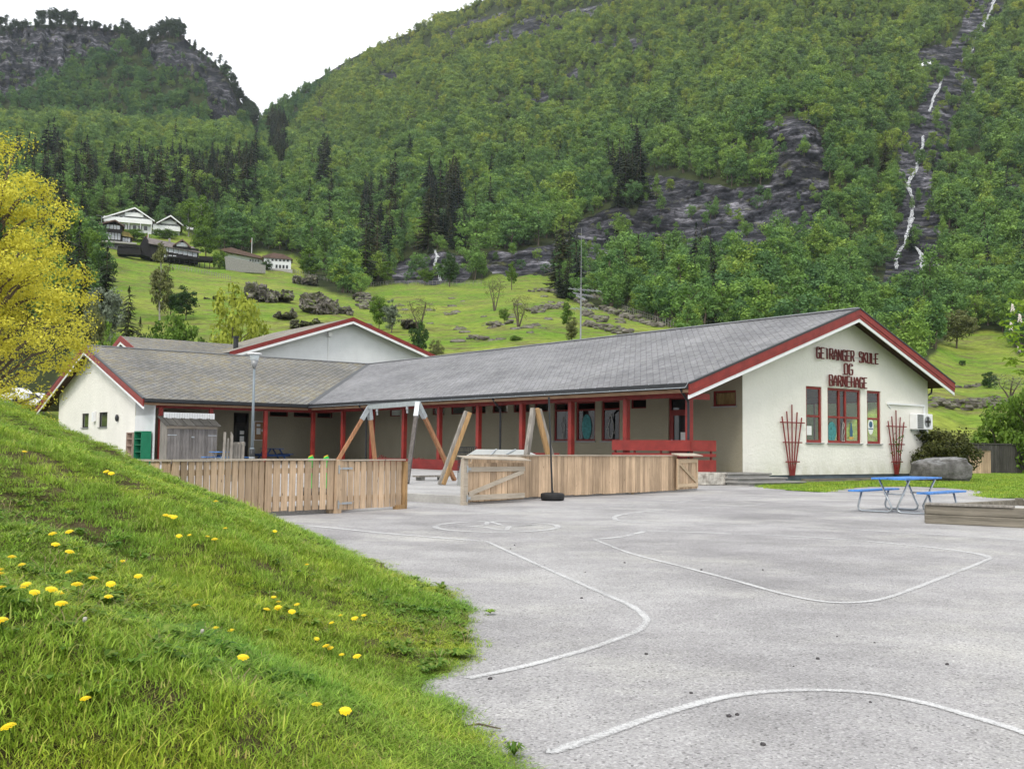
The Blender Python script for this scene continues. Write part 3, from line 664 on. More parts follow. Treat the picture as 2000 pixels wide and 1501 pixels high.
# young thickets on ledges of the rock
dens = np.where(onrock & (vnoise(xm/14, ym/9, 21, 3) > .02), 1/60.0, dens)
slope3 = np.clip(np.linalg.norm(PT[:-1, 1:NY]-PT[:-1, :NY-1], axis=-1)/np.maximum(np.linalg.norm(Cq-A, axis=-1), .5), 1, 3)
dens = dens*np.where(nearsky, 1, np.clip(1+2.2*vnoise(xm/26, ym/15, 62, 4), .18, 1.5))
num = dens*area*slope3
tot = int(num.sum()); cum = np.cumsum((num/num.sum()).ravel()); sel = np.searchsorted(cum, RNG.random(tot)); si, sj = np.unravel_index(sel, num.shape)
fa, fb = RNG.random(tot)[:, None], RNG.random(tot)[:, None]
P0 = PT[si, sj]*(1-fa)*(1-fb)+PT[si+1, sj]*fa*(1-fb)+PT[si, sj+1]*(1-fa)*fb+PT[si+1, sj+1]*fa*fb
px = X2[si, sj]; py = Y2[si, sj]; rd = np.hypot(P0[:, 0], P0[:, 1])
con = np.zeros(tot, bool)
CONZ = [((90,330,330,460), .30), ((330,330,500,400), .55), ((520,255,560,300), .8), ((700,395,770,520), .45), ((835,395,905,500), .85), ((610,320,640,360), .5), ((1080,520,1150,600), .5), ((1340,450,1400,640), .28), ((1190,340,1250,400), .75), ((170,350,330,400), .35), ((0,330,170,470), .35)]
rn = RNG.random(tot)
for (x0, y0, x1, y1), pr in CONZ: con |= (px > x0) & (px < x1) & (py > y0) & (py < y1+40) & (rn < pr)
con |= (rn < .02) & (py > 300)
crest = ((px < 500) & (py < np.interp(px, SKX, SKYY)+26)) & (rn < .9)
hgt = np.interp(rd, [150, 350, 500, 700, 1000, 1300], [6.5, 9.2, 10.2, 9.6, 8.6, 7.4])*(.6+.75*RNG.random(tot))
pat = vnoise(px/38, py/24, 61, 4); hgt = hgt*np.clip(1.12+.9*pat, .6, 1.6); hgt = np.where(con, hgt*1.5, hgt); hgt = np.where(crest, 15+3.5*RNG.random(tot), hgt)
hgt = np.where(onrock[si, sj], hgt*.55, hgt)
con = con | crest
order = np.argsort(-(hgt/rd)); 
kind_b = [i for i in order if not con[i]]; kind_c = [i for i in order if con[i]]
nearB = [i for i in kind_b if -30 < px[i] < 2030 and -20 < py[i] < 650][:290]; nearC = [i for i in kind_c if -30 < px[i] < 2030 and py[i] < 640][:110]
nearset = set(nearB) | set(nearC)
rest = np.array([i for i in range(tot) if i not in nearset]); rb_ = rest[~con[rest]]; rc_ = rest[con[rest]]
def arr(ii, wv=(.85, 1.25)):
    n = len(ii); rot = np.zeros((n, 3)); rot[:, 2] = RNG.random(n)*6.283; rot[:, :2] = RNG.normal(size=(n, 2))*.05
    s = np.repeat(hgt[ii][:, None], 3, 1); wd = wv[0]+(wv[1]-wv[0])*RNG.random(n); s[:, 0] *= wd; s[:, 1] *= wd; return P0[ii], rot, s
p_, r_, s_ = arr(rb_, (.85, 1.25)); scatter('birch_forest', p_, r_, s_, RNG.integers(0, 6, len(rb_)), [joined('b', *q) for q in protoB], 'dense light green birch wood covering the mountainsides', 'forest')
p_, r_, s_ = arr(rc_, (.9, 1.3)); scatter('spruce_forest', p_, r_, s_, np.where(crest[rc_], RNG.integers(3, 6, len(rc_)), RNG.integers(0, 3, len(rc_))), [joined('c', *q) for q in protoC+protoP], 'dark conifers standing in dense groups and along the mountain crest', 'forest')
print('forest', tot, len(rb_), len(rc_))
def place_from(protos, i, nm, label, cat, group):
    e = thing(nm, label, cat, P0[i], float(RNG.random()*6.28), group); wd = float(.9+.4*RNG.random())
    e.scale = (hgt[i]*wd, hgt[i]*wd, hgt[i]); cr, tr = protos[int(RNG.integers(0, len(protos)))]
    for q in (cr, tr): c = bpy.data.objects.new(q.name.split('.')[0], q.data); COL.objects.link(c); c.parent = e
for i in nearB:
    zone = 'green birch standing in the lower edge of the wood on the left slope' if px[i] < 560 else ('green birch standing in the lower edge of the wood behind the pasture' if px[i] < 1150 else 'green leafy tree in the lower edge of the wood behind the school roof')
    place_from(protoB, i, 'birch_tree', zone, 'tree', 'trees along the lower edge of the wood')
for i in nearC:
    zone = 'tall dark spruce among birches on the left slope' if px[i] < 600 else ('tall dark spruce among birches above the pasture' if px[i] < 1000 else 'tall dark spruce among birches behind the school roof')
    place_from(protoC, i, 'spruce_tree', zone, 'tree', 'dark spruces on the lower slope')

# ================================================================== GROUND
def sheet(name, poly, z, mat, label, cat='ground', kind='structure', thick=None):
    mb = MB(); n = len(poly); mb.add([(p[0], p[1], z) for p in poly], [tuple(range(n))])
    if thick:
        for i in range(n):
            a, b = poly[i], poly[(i+1) % n]; mb.add([(a[0], a[1], z), (b[0], b[1], z), (b[0], b[1], z-thick), (a[0], a[1], z-thick)], [(3, 2, 1, 0)])
    return tag(mb.build(name, mat), label, cat, kind=kind)
sheet('ground', [(-3000, -3000), (3000, -3000), (3000, 3000), (-3000, 3000)], -.03, M['soil'], 'grassy ground reaching beyond the schoolyard', 'ground')
sheet('schoolyard', [(-30, -25), (45, -25), (45, 40), (glob(13.6, -1.2)[0:2]), glob(-13, 33)[0:2], (-32, 45)], 0, M['asphalt'], 'grey asphalt schoolyard dusted with pale gravel', 'yard')
# lawn beside the gable
lw = [at_z(x, y)[:2] for x, y in ((1452, 946), (1475, 949), (1540, 957), (1600, 961), (1640, 955), (1700, 950), (1790, 950), (1900, 956), (1940, 963), (1905, 969), (1960, 973), (2090, 978))]
lw += [(60, 30), (80, 90), (20, 70), glob(12.5, 3)[:2], glob(12.4, .1)[:2], glob(0, .05)[:2]]
def wiggle(poly, amp, step, closed_from=0):
    out = []
    for i in range(len(poly)-1):
        a, b = Vector(poly[i]), Vector(poly[i+1]); n = max(1, int((b-a).length/step)) if i < closed_from else 1
        for k in range(n):
            p = a.lerp(b, k/n); q = mn.noise(Vector((p.x*1.7, p.y*1.7, 3)))*amp if n > 1 else 0; out.append((p.x+q, p.y+q))
    out.append(tuple(poly[-1])); return out
lw = wiggle(lw, .35, .3, 11)
sheet('lawn', lw, .012, M['lawn'], 'short green lawn beside the white gable wall', 'lawn')
# gravel playground behind the low fences, held by a concrete kerb
FL = [(-9.5, 15.5), (-5.05, 15.1), (-4.12, 17.1), (-3.1, 18.25), (-2.06, 19.78)]
FR = [at_z(910, 982.5)[:2], at_z(1100, 971)[:2], at_z(1240, 965)[:2], at_z(1363, 958)[:2]]
k0 = at_z(788, 977)[:2]; k1 = at_z(904, 984)[:2]
gp = [(-9.5, 15.62), (-5.1, 15.3), (-4.2, 17.25), (-3.15, 18.4), k0, k1, (FR[0][0]+.0, FR[0][1]+.15), (FR[1][0], FR[1][1]+.12), (FR[2][0], FR[2][1]+.12), (FR[3][0], FR[3][1]+.12), glob(-3.4, .2)[:2], glob(-3.3, 27.3)[:2], glob(-13, 27.3)[:2], (-30, 48)]
gp2 = [(x, y) for x, y in gp]
sheet('gravel_yard', gp2, .14, M['gravel'], 'pale gravel playground behind the low board fence', 'playground', thick=.16)
kb = MB(); a, b = Vector((*k0, .08)), Vector((*k1, .08)); ext = (b-a).normalized(); kb.bar(a-ext*.3, b+ext*.1, .14, .19)
tag(kb.build('kerb', M['conc'], bevel=.01), 'concrete kerb across the opening between the two fences', 'kerb', kind='structure')

# ---- grass bank
MB_PTS = [at_z(x, y)[:2] for x, y in ((1100, 1640), (1035, 1500), (980, 1455), (880, 1390), (842, 1335), (868, 1290), (905, 1240), (922, 1188), (850, 1150), (700, 1082), (560, 1022))]
MB_PTS = [(1.2, -2), (.35, 1.2)] + [tuple(p) for p in MB_PTS] + [(-4.5, 17.0), (-6, 18.2), (-9.0, 19.5), (-14, 21), (-24, 22), (-40, 20), (-40, -6), (1.2, -6)]
def seg_dist(X, Y, poly):
    D = np.full(X.shape, 1e9); n = len(poly)
    for i in range(n):
        ax, ay = poly[i]; bx, by = poly[(i+1) % n]; dx, dy = bx-ax, by-ay
        t_ = np.clip(((X-ax)*dx+(Y-ay)*dy)/(dx*dx+dy*dy), 0, 1); D = np.minimum(D, np.hypot(X-ax-t_*dx, Y-ay-t_*dy))
    return D
def bank_h(X, Y):
    """height of the bank; below zero outside it"""
    X = np.asarray(X, float); Y = np.asarray(Y, float); X0, Y0 = X, Y; X = X+vnoise(X*1.9+80, Y*1.9+80, 51, 4)*.16; Y = Y+vnoise(X0*1.9+90, Y*1.9+30, 52, 4)*.16; ins = inpoly(X, Y, MB_PTS); d = seg_dist(X, Y, MB_PTS); X, Y = X0, Y0
    s = BANK_S*(np.sqrt(d*d+.25)-.5); top = 3.3; h = top*(1-np.exp(-s/top*1.08))
    h = h+vnoise(X*.35+40, Y*.35+40, 31, 4)*.16*np.clip(d/1.2, 0, 1)+vnoise(X*2.3+40, Y*2.3+40, 32, 2)*.025*np.clip(d, 0, 1)
    h = h+.30*np.clip((-X-4.9)/2.2, 0, 2.2)*np.clip(d/1.5, 0, 1)
    near = np.clip((Y-1.0)/2.2, 0, 1)       # the bank tapers off towards the camera's feet
    h = h*(near*near*(3-2*near)*.9+.1)
    return np.where(ins, h+.004, -.25*d)
BANK_S = .50
gx = np.linspace(-26, 1.6, 230); gy = np.linspace(-3, 22, 220); GX, GY = np.meshgrid(gx, gy, indexing='ij'); GZ = bank_h(GX, GY)
ii = np.arange(GX.size).reshape(GX.shape); q = np.stack([ii[:-1, :-1], ii[1:, :-1], ii[1:, 1:], ii[:-1, 1:]], -1)
keep = (GZ[:-1, :-1] > -.12) | (GZ[1:, 1:] > -.12); bank = np_mesh('grass_bank', np.stack([GX, GY, GZ], -1).reshape(-1, 3), q[keep].reshape(-1, 4), M['bank_soil'], smooth=True)
tag(bank, 'grassy bank sloping down to the asphalt', 'bank', kind='structure')
def tuft(seed, n, h, r, wdt, lean=.5):
    rng = np.random.default_rng(seed); v = []; f = []
    for i in range(n):
        a, rr = rng.random()*6.283, r*rng.random()**.6; b = Vector((math.cos(a)*rr, math.sin(a)*rr, -.01)); hh = h*(.45+.75*rng.random()); la = rng.random()*6.283; L = lean*hh*rng.random()**.7
        d = Vector((math.cos(la), math.sin(la), 0)); sdv = Vector((-d.y, d.x, 0))*wdt*(.6+.6*rng.random()); m1 = b+d*L*.3+Vector((0, 0, hh*.55)); e = b+d*L+Vector((0, 0, hh*.93)); k_ = len(v)
        v += [b-sdv, b+sdv, m1+sdv*.75, m1-sdv*.75, e]; f += [(k_, k_+1, k_+2, k_+3), (k_+3, k_+2, k_+4)]
    me = bpy.data.meshes.new('tuft'); me.from_pydata(v, [], f); me.materials.append(M['blade']); me.update(); return bpy.data.objects.new('tuft', me)
def bz(x, y): return float(bank_h(np.array([x]), np.array([y]))[0])
def bank_hit(px_, py_):
    d = ray(px_, py_); t0 = 1.5
    while t0 < 40:
        p = CAM+d*t0
        if p.z < bz(p.x, p.y) or p.z < 0: return p
        t0 += .03
    return None
# keep only the part of the bank the lens could see from about here
def sample_bank(n, y0, y1, pw):
    out = []
    while len(out) < n:
        k = 20000; Y = y0+(y1-y0)*RNG.random(k)**pw; X = -Y*.62-1.2+RNG.random(k)*(Y*.75+3.2); h = bank_h(X, Y); m = h > .0
        for a in np.stack([X, Y, h], 1)[m]: out.append(a)
    return np.array(out[:n])
BARE = []
for bx_, by_, br_ in [(22, 890, .20), (55, 897, .22), (88, 908, .22), (112, 925, .15), (65, 878, .15), (120, 870, .12), (245, 948, .16), (262, 958, .18), (280, 966, .12), (35, 930, .10), (100, 955, .1), (180, 1030, .12), (430, 985, .10), (230, 925, .1), (600, 1330*1, .06), (310, 1370, .08)]:
    hp_ = bank_hit(bx_, by_)
    if hp_ is not None: BARE.append((hp_.x, hp_.y, br_*.9))
def bare_at(P_):
    m_ = np.zeros(len(P_), bool)
    for bx_, by_, br_ in BARE: m_ |= np.hypot((P_[:, 0]-bx_), (P_[:, 1]-by_)*.8) < br_*(1+.7*vnoise(P_[:, 0]*4+9, P_[:, 1]*4+9, 71, 2))
    return m_
nearp = sample_bank(15000, 2.2, 8, 1.0); farp = sample_bank(15000, 7.5, 21, 1.0)
gp_ = np.concatenate([nearp, farp]); n = len(gp_); rr = np.zeros((n, 3)); rr[:, 2] = RNG.random(n)*6.283
hn = .5+.5*np.clip(vnoise(gp_[:, 0]*1.1+30, gp_[:, 1]*1.1+30, 41, 3)*2+.5, 0, 1)
bare = vnoise(gp_[:, 0]*.9+60, gp_[:, 1]*.9+60, 44, 3) > .42
keepg = ~((bare & (RNG.random(n) < .6)) | (bare_at(gp_) & (RNG.random(n) < .75)))
ss = np.ones((n, 3))*(.55+.6*RNG.random(n))[:, None]; ss[:, 2] *= .72*hn*(.75+.3*RNG.random(n))*np.clip(.62+.06*gp_[:, 1], .7, 1.05); ss[:, :2] *= 1.1; ss[len(nearp):, :2] *= 1.35
ed = seg_dist(gp_[:, 0], gp_[:, 1], MB_PTS); ss[:, 2] *= np.clip(.45+ed*.9, 0, 1)
def rosette(seed, n=9, L=.05):
    rng = np.random.default_rng(seed); v = []; f = []
    for i in range(n):
        a_ = i*2.4+rng.random()*.5; l_ = L*(.6+.7*rng.random()); d = Vector((math.cos(a_), math.sin(a_), 0)); sdv = Vector((-d.y, d.x, 0))*l_*.20; m1 = d*l_*.55+Vector((0, 0, l_*.5)); e1 = d*l_+Vector((0, 0, l_*.42)); k_ = len(v); v += [Vector((0, 0, 0)), m1+sdv, e1, m1-sdv]; f.append((k_, k_+1, k_+2, k_+3))
    me = bpy.data.meshes.new('rosette'); me.from_pydata(v, [], f); me.materials.append(M['leaf_herb']); me.update(); return bpy.data.objects.new('rosette', me)
def straw(seed):
    rng = np.random.default_rng(seed); mb = MB()
    for i in range(4): a_ = rng.random()*6.28; q = Vector((math.cos(a_), math.sin(a_), 0)); mb.tube([q*.01, q*.02+Vector((0, 0, .03)), q*.04+Vector((0, 0, .05))], [.0009, .0008, .001], 3, caps=False)
    me = bpy.data.meshes.new('straw'); me.from_pydata(mb.v, [], mb.f); me.materials.append(M['straw']); me.update(); return bpy.data.objects.new('straw', me)
M['leaf_herb'] = blade('herb_leaf', (.06, .14, .015), (.11, .21, .025), (.18, .28, .04)); M['straw'] = paint('dry_straw', (.34, .27, .15), .3, 20, .8, 0)
hp = sample_bank(4200, 2.2, 11, 1.0); hm_ = vnoise(hp[:, 0]*.8+10, hp[:, 1]*.8+10, 46, 3) > -.05; hp = hp[hm_]; n_h = len(hp); hr = np.zeros((n_h, 3)); hr[:, 2] = RNG.random(n_h)*6.283; hs = np.ones((n_h, 3))*(.5+.9*RNG.random(n_h))[:, None]; hpz = hp.copy(); hpz[:, 2] += .012
scatter('bank_herbs', hpz, hr, hs, np.where(RNG.random(n_h) < .12, 2, RNG.integers(0, 2, n_h)), [rosette(1), rosette(2, 12, .04), straw(3)], 'low broad-leaved herbs and dry stalks growing among the bank grass', 'herbs')
scatter('bank_grass', gp_[keepg], rr[keepg], ss[keepg], RNG.integers(0, 5, n)[keepg], [tuft(50, 60, .065, .11, .0019, .7), tuft(51, 54, .080, .10, .0020, 1.0), tuft(52, 70, .045, .12, .0018, .8), tuft(53, 56, .070, .12, .0024, 1.2), tuft(54, 44, .100, .09, .0020, .8)], 'bright green spring grass covering the bank', 'grass')
# lawn grass near the gable
LP = []
lwp = [tuple(p) for p in lw]
while len(LP) < 9000:
    Y = 24+RNG.random(8000)*34; X = 5+RNG.random(8000)*30; m = inpoly(X, Y, lwp); LP += list(np.stack([X, Y, X*0+.01], 1)[m])
LP = np.array(LP[:9000]); n = len(LP); rr = np.zeros((n, 3)); rr[:, 2] = RNG.random(n)*6.283; ss = np.ones((n, 3))*(1.0+1.2*RNG.random(n))[:, None]; ss[:, 2] *= .5
scatter('lawn_grass', LP, rr, ss, RNG.integers(0, 2, n), [tuft(60, 60, .10, .2, .005), tuft(61, 60, .08, .22, .005)], 'short green lawn grass in front of the gable and boulder', 'grass')

# ---- dandelions
def dandelion():
    e = thing('dandelion', 'yellow dandelion in bloom on the grass bank', 'flower', (0, 0, 0), 0, 'yellow dandelions in bloom on the grass bank')
    mb = MB(); mb.tube([(0, 0, 0), (.012, 0, .03), (.006, .004, .115)], .0018, 5); mb.build('stem', M['leaf_mid'], e)
    mb = MB()
    for k_ in range(46):
        a = k_*2.399; q_ = (k_/46)**.5; r_ = .0215*q_; zz = .118+.011*(1-q_*q_); dx, dy = math.cos(a), math.sin(a); wv = .0042
        mb.add([(.006+dx*r_*.3-dy*wv, .004+dy*r_*.3+dx*wv, zz), (.006+dx*r_*.3+dy*wv, .004+dy*r_*.3-dx*wv, zz), (.006+dx*(r_+.006)+dy*wv, .004+dy*(r_+.006)-dx*wv, zz-.002), (.006+dx*(r_+.006)-dy*wv, .004+dy*(r_+.006)+dx*wv, zz-.002)], [(0, 1, 2, 3)])
    mb.build('flower_head', M['dand'], e); return e
M['dand'] = paint('dandelion_yellow', (.88, .66, .015), .15, 60, .6, 0)
DP = [(18,1107),(45,1116),(8,1128),(5,1150),(62,1165),(60,1176),(88,1180),(120,1170),(118,1180),(145,1173),(117,1214),(5,1178),(6,1263),(106,1060),(141,1053),(102,1084),(125,1097),(236,1104),(142,1128),(270,1140),(320,1018),(334,1016),(342,1019),(174,1154),(214,1156),(208,1184),(373,1051),(401,1053),(440,1034),(420,987),(347,1057),(419,1068),(533,1038),(601,1106),(533,1172),(543,1183),(535,1196),(541,1197),(512,1205),(566,1206),(584,1188),(386,1203),(421,1239),(667,1206),(652,1222),(697,1221),(711,1208),(613,1250),(650,1280),(669,1285),(643,1281),(702,1300),(614,1403),(669,1416),(455,1243),(467,1313),(43,890),(72,787),(122,804),(152,833),(215,936),(212,930),(252,855),(180,1500*0+762),(700,1024),(30,1462),(170,1390)]
d0 = None; stem_h = 0
for (x, y) in DP:
    p = bank_hit(x, y+14)
    if p is None or p.z < .005: continue
    if d0 is None: d0 = dandelion(); c = d0
    else: c = copy_tree(d0)
    s_ = .48+.28*random.random(); c.location = (p.x, p.y, bz(p.x, p.y)-.01); c.rotation_euler = (random.uniform(.0, .5), random.uniform(-.25, .25), 0); c.scale = (s_*1.15, s_*1.15, s_*1.1)
M['seed'] = paint('seed_fluff', (.42, .40, .35), .1, 30, .9, 0); sh0 = None
for (x, y) in [(150, 1246), (380, 1262), (1030, 1490)]:
    p = bank_hit(x, y+10)
    if p is None or p.z < .004: continue
    if sh0 is None:
        sh0 = thing('dandelion_clock', 'withered dandelion seed head on the grass bank', 'flower', (0, 0, 0), 0, 'withered dandelion seed heads on the bank'); mb = MB(); mb.tube([(0, 0, 0), (.01, 0, .06), (.0, .004, .10)], .0018, 5); mb.build('stem', M['leaf_mid'], sh0); mb = MB(); mb.sphere((0, .004, .108), .011, 8, 6, (1, 1, 1.1), .4); mb.build('seed_head', M['seed'], sh0); c = sh0
    else: c = copy_tree(sh0)
    c.location = (p.x, p.y, bz(p.x, p.y)); c.rotation_euler = (random.uniform(-.4, .4), random.uniform(-.4, .4), 0); c.scale = (.6, .6, .65)
# broad-leaved weed and a moss tuft at the asphalt's edge
def weed(name, label, p, n, L, mat, up=.35, cat='plant'):
    mb = MB()
    for i in range(n):
        a = random.random()*6.283; l_ = L*(.6+.6*random.random()); d = Vector((math.cos(a), math.sin(a), 0)); s_ = Vector((-d.y, d.x, 0))*l_*.14; b = Vector((0, 0, .01)); u1 = b+d*l_*.5+Vector((0, 0, l_*up)); e = b+d*l_+Vector((0, 0, l_*up*.7))
        mb.add([b-s_*.2, b+s_*.2, u1+s_*.7, u1-s_*.7, e], [(0, 1, 2, 3), (3, 2, 4)])
    o = mb.build(name, mat); o.location = p; return tag(o, label, cat)
weed('broadleaf_weed', 'leafy green weed growing at the edge of the asphalt', at_z(893, 1285), 90, .10, M['leaf_herb'])
weed('grass_clump', 'small yellow-green grass clump alone on the asphalt', at_z(957, 1200), 90, .05, M['blade'], .5)
weed('thistle_weed', 'small weed at the grass edge near the bottom of the bank', at_z(1004, 1480), 50, .05, M['leaf_herb'], .8)
tw = MB(); a = at_z(905, 1418, .012); b = at_z(978, 1422, .012); tw.tube([a, a.lerp(b, .4)+Vector((0, .02, .01)), b], [.004, .005, .003], 5)
tag(tw.build('twig', M['bark']), 'dry twig lying on asphalt beside the grass bank', 'twig')
def pebble(x, y, r_, label):
    mb = MB(); mb.sphere((0, 0, 0), r_, 8, 6, (1, .8, .6), .5, x); o = mb.build('pebble', M['steel_stone'], smooth=True); o.location = at_z(x, y, r_*.4); return tag(o, label, 'stone', 'small stones on the asphalt')
M['steel_stone'] = speckle('dark_stone', (.03, .03, .035), (.12, .11, .11), 60, .4)
for x, y in [(957,1324),(1136,1167),(1220,1098),(1370,1112),(1143,1117),(1635,1242),(1708,1254),(1350,1352),(1440,1394),(1490,1452),(1262,1276),(1490,1112),(1850,1296),(997,1071),(1005,1064),(1550,1300),(1597,1285),(1700,1370),(1424,1397)]: pebble(x, y, .006+.007*random.random(), 'small dark stone lying loose on the asphalt')

# ---- painted lines
def painted(name, pts, wdt, label, closed=False, z=.005):
    P_ = [Vector(at_z(x, y, 0)) for x, y in pts]; out = []
    for i in range(len(P_)-1):        # Catmull-Rom
        p0 = P_[max(i-1, 0)]; p1 = P_[i]; p2 = P_[i+1]; p3 = P_[min(i+2, len(P_)-1)]
        for k_ in range(10):
            u_ = k_/10; out.append(.5*((2*p1)+(p2-p0)*u_+(2*p0-5*p1+4*p2-p3)*u_*u_+(3*p1-p0-3*p2+p3)*u_**3))
    out.append(P_[-1]); vs = []; fs = []; ea = []
    for i, p in enumerate(out):
        d = (out[min(i+1, len(out)-1)]-out[max(i-1, 0)]); d.z = 0; d.normalize(); s_ = Vector((-d.y, d.x, 0))*wdt*(1.25 if wdt < .058 else .8)*(1+.2*mn.noise(p*4)+.15*mn.noise(p*17))
        for q_, e_ in ((-1, 0), (-.5, .85), (0, 1), (.5, .85), (1, 0)): vs.append((p.x+s_.x*q_, p.y+s_.y*q_, z)); ea.append(e_)
        if i: fs += [((i-1)*5+j, (i-1)*5+j+1, i*5+j+1, i*5+j) for j in range(4)]
    mb = MB(); mb.add(vs, fs); o_ = mb.build(name, M['marking_far' if pts[0][1] < 1056 and wdt < .058 else 'marking']); set_attr(o_, 'edge', ea); return tag(o_, label, 'marking', kind='structure')
painted('painted_line', [(545, 1021), (640, 1030), (760, 1042), (870, 1051), (945, 1057)], .055, 'faded white line running from the fence towards the middle')
painted('painted_line', [(950, 1057), (1000, 1080), (1100, 1125), (1180, 1160), (1232, 1183), (1258, 1203), (1262, 1215), (1245, 1232), (1200, 1250), (1140, 1270), (1060, 1292), (990, 1309), (915, 1325)], .06, 'white line curving to a hook in the middle of the yard')
painted('painted_line', [(1068, 1466), (1090, 1465), (1170, 1438), (1280, 1399), (1400, 1365), (1500, 1351), (1600, 1348), (1700, 1354), (1800, 1372), (1900, 1400), (2000, 1431), (2120, 1480)], .06, 'white arched line nearest the camera')
painted('painted_line', [(1160, 1053), (1230, 1080), (1330, 1106), (1440, 1135), (1530, 1160), (1610, 1175), (1680, 1176), (1740, 1165), (1830, 1132), (1900, 1105), (1935, 1090)], .06, 'white line with a rounded corner in the right of the yard')
painted('painted_line', [(1160, 1053), (1215, 1048), (1258, 1038), (1262, 1037), (1400, 1041), (1600, 1050), (1780, 1065), (1900, 1080), (1935, 1090)], .045, 'thin white line closing the back of the rounded court')
painted('painted_line', [(1500, 984), (1400, 990), (1280, 997), (1215, 1005), (1200, 1012), (1230, 1019), (1400, 1025), (1600, 1031), (1800, 1042), (2000, 1055)], .045, 'thin white hairpin line in front of the fence')
painted('painted_line', [(790, 1005), (900, 1003), (1100, 995), (1250, 986), (1420, 973)], .045, 'faint white line parallel to the board fence')
cc = at_z(970, 1028); ring = []
painted('painted_line', [(970+120*math.cos(a*.2618), 1028.5+(-10.5)*math.sin(a*.2618)) for a in range(0, 25)], .05, 'white painted circle in front of the left fence')
painted('painted_line', [(890, 1029), (945, 1026), (955, 1018), (990, 1027), (1045, 1025), (998, 1028), (985, 1035), (940, 1029), (890, 1029)], .04, 'faint white star painted inside the circle')

# ================================================================== SCHOOL
school = thing('school_building', 'long low white school with red trim and grey slate roof', 'building', G, ROTB)
ZE, ZR = 3.41, 6.83; UE, UR, UW = -3.69, 6.15, 12.44; VO = -.78; VI, VRD, ULE = 27.0, 37.8, -12.75
SL = (ZR-ZE)/(UR-UE); ER = 13.21; ZER = 4.2; SLR = (ZR-ZER)/(ER-UR)
TH = .16
def rz_(u): return ZR-(UR-u)*SL if u < UR else ZR-(u-UR)*SLR
def wall_grid(mb, axis, fixed, a0, a1, zb, topf, holes, depth=.16, sgn=1, brk=()):
    """wall face with real openings; axis 'u' or 'v' is the running direction; reveals go sgn*depth inwards"""
    xs_ = sorted({a0, a1, *[h for o in holes for h in o[:2]], *brk}); xs_ = [x for x in xs_ if a0 <= x <= a1]
    def P_(a, z, d=0): return (a, fixed+d, z) if axis == 'u' else (fixed+d, a, z)
    for x0, x1 in zip(xs_[:-1], xs_[1:]):
        zs = [(zb, None)]; hs = sorted([o for o in holes if o[0] <= x0+1e-6 and o[1] >= x1-1e-6], key=lambda o: o[2]); lo = zb
        for o in hs:
            if o[2] > lo: mb.add([P_(x0, lo), P_(x1, lo), P_(x1, o[2]), P_(x0, o[2])], [(0, 1, 2, 3)])
            lo = o[3]
        t0, t1 = topf(x0), topf(x1)
        mb.add([P_(x0, lo), P_(x1, lo), P_(x1, t1), P_(x0, t0)], [(0, 1, 2, 3)])
    for o in holes:
        x0, x1, z0, z1 = o[:4]; d = sgn*depth
        for q in ([P_(x0, z0), P_(x1, z0), P_(x1, z0, d), P_(x0, z0, d)], [P_(x0, z1), P_(x1, z1), P_(x1, z1, d), P_(x0, z1, d)], [P_(x0, z0), P_(x0, z1), P_(x0, z1, d), P_(x0, z0, d)], [P_(x1, z0), P_(x1, z1), P_(x1, z1, d), P_(x1, z0, d)]): mb.add(q, [(0, 1, 2, 3)])
# -- openings (u0,u1,z0,z1)
s = EYE/1.3
G1 = (on_v(1574, 753, 0).x, on_v(1606, 864, 0).x, 1.51, 3.69); G2 = (on_v(1616, 757, 0).x, on_v(1682, 866, 0).x, 1.51, 3.69); G3 = (on_v(1693, 763, 0).x, on_v(1721, 867, 0).x, 1.51, 3.69)
PW = [(6.41, 7.51, 1.5, 3.21), (7.9, 9.13, 1.5, 3.21), (9.55, 10.61, 1.5, 3.21)]
HWv = [(4.89, 5.76), (11.03, 11.99), (12.35, 13.54), (14.0, 15.2), (15.75, 16.9), (17.5, 18.7), (19.3, 20.4), (21.0, 22.1), (23.6, 24.7)]
HW = [(a, b, 2.82, 3.21) for a, b in HWv]; SW = [(.31, 1.41, 2.80, 3.38)]
DR = [(2.61, 3.68, .42, 3.21)]
mb = MB(); FZ = .27
wall_grid(mb, 'u', 0, 0, UW, FZ, lambda u: rz_(u)-.2, [G1, G2, G3], .18, 1, (UR,))
mb.build('gable_wall', M['plaster'], school)
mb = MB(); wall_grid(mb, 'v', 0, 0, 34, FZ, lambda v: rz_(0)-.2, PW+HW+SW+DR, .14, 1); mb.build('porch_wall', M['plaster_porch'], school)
SD = [(1.2, 4.2, 1.5, 3.5), (4.5, 8.5, 1.5, 3.5), (8.9, 13, 1.5, 3.5)]
mb = MB(); wall_grid(mb, 'v', UW, 0, 48, FZ, lambda v: rz_(UW)-.2, SD, .14, -1)
mb.rng(.05, UW-.05, 14, 14.15, 0, 3.6)
mb.build('side_wall', M['plaster'], school)
mb = MB(); mb.rng(3.6, 3.7, 3.0, 14, .33, 3.7); mb.rng(.2, 3.6, 3.0, 3.1, .33, 3.7); mb.build('added_dark_backing', M['dark'], school)  # added dark walls that make the porch windows look dark from outside
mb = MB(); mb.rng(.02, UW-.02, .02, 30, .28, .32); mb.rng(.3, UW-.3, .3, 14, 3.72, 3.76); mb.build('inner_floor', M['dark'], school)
mb = MB(); mb.rng(-.0, UW+.02, .03, .3, -.1, FZ+.01); mb.rng(.0, .3, .2, 34, -.1, FZ); mb.build('foundation', M['found'], school)
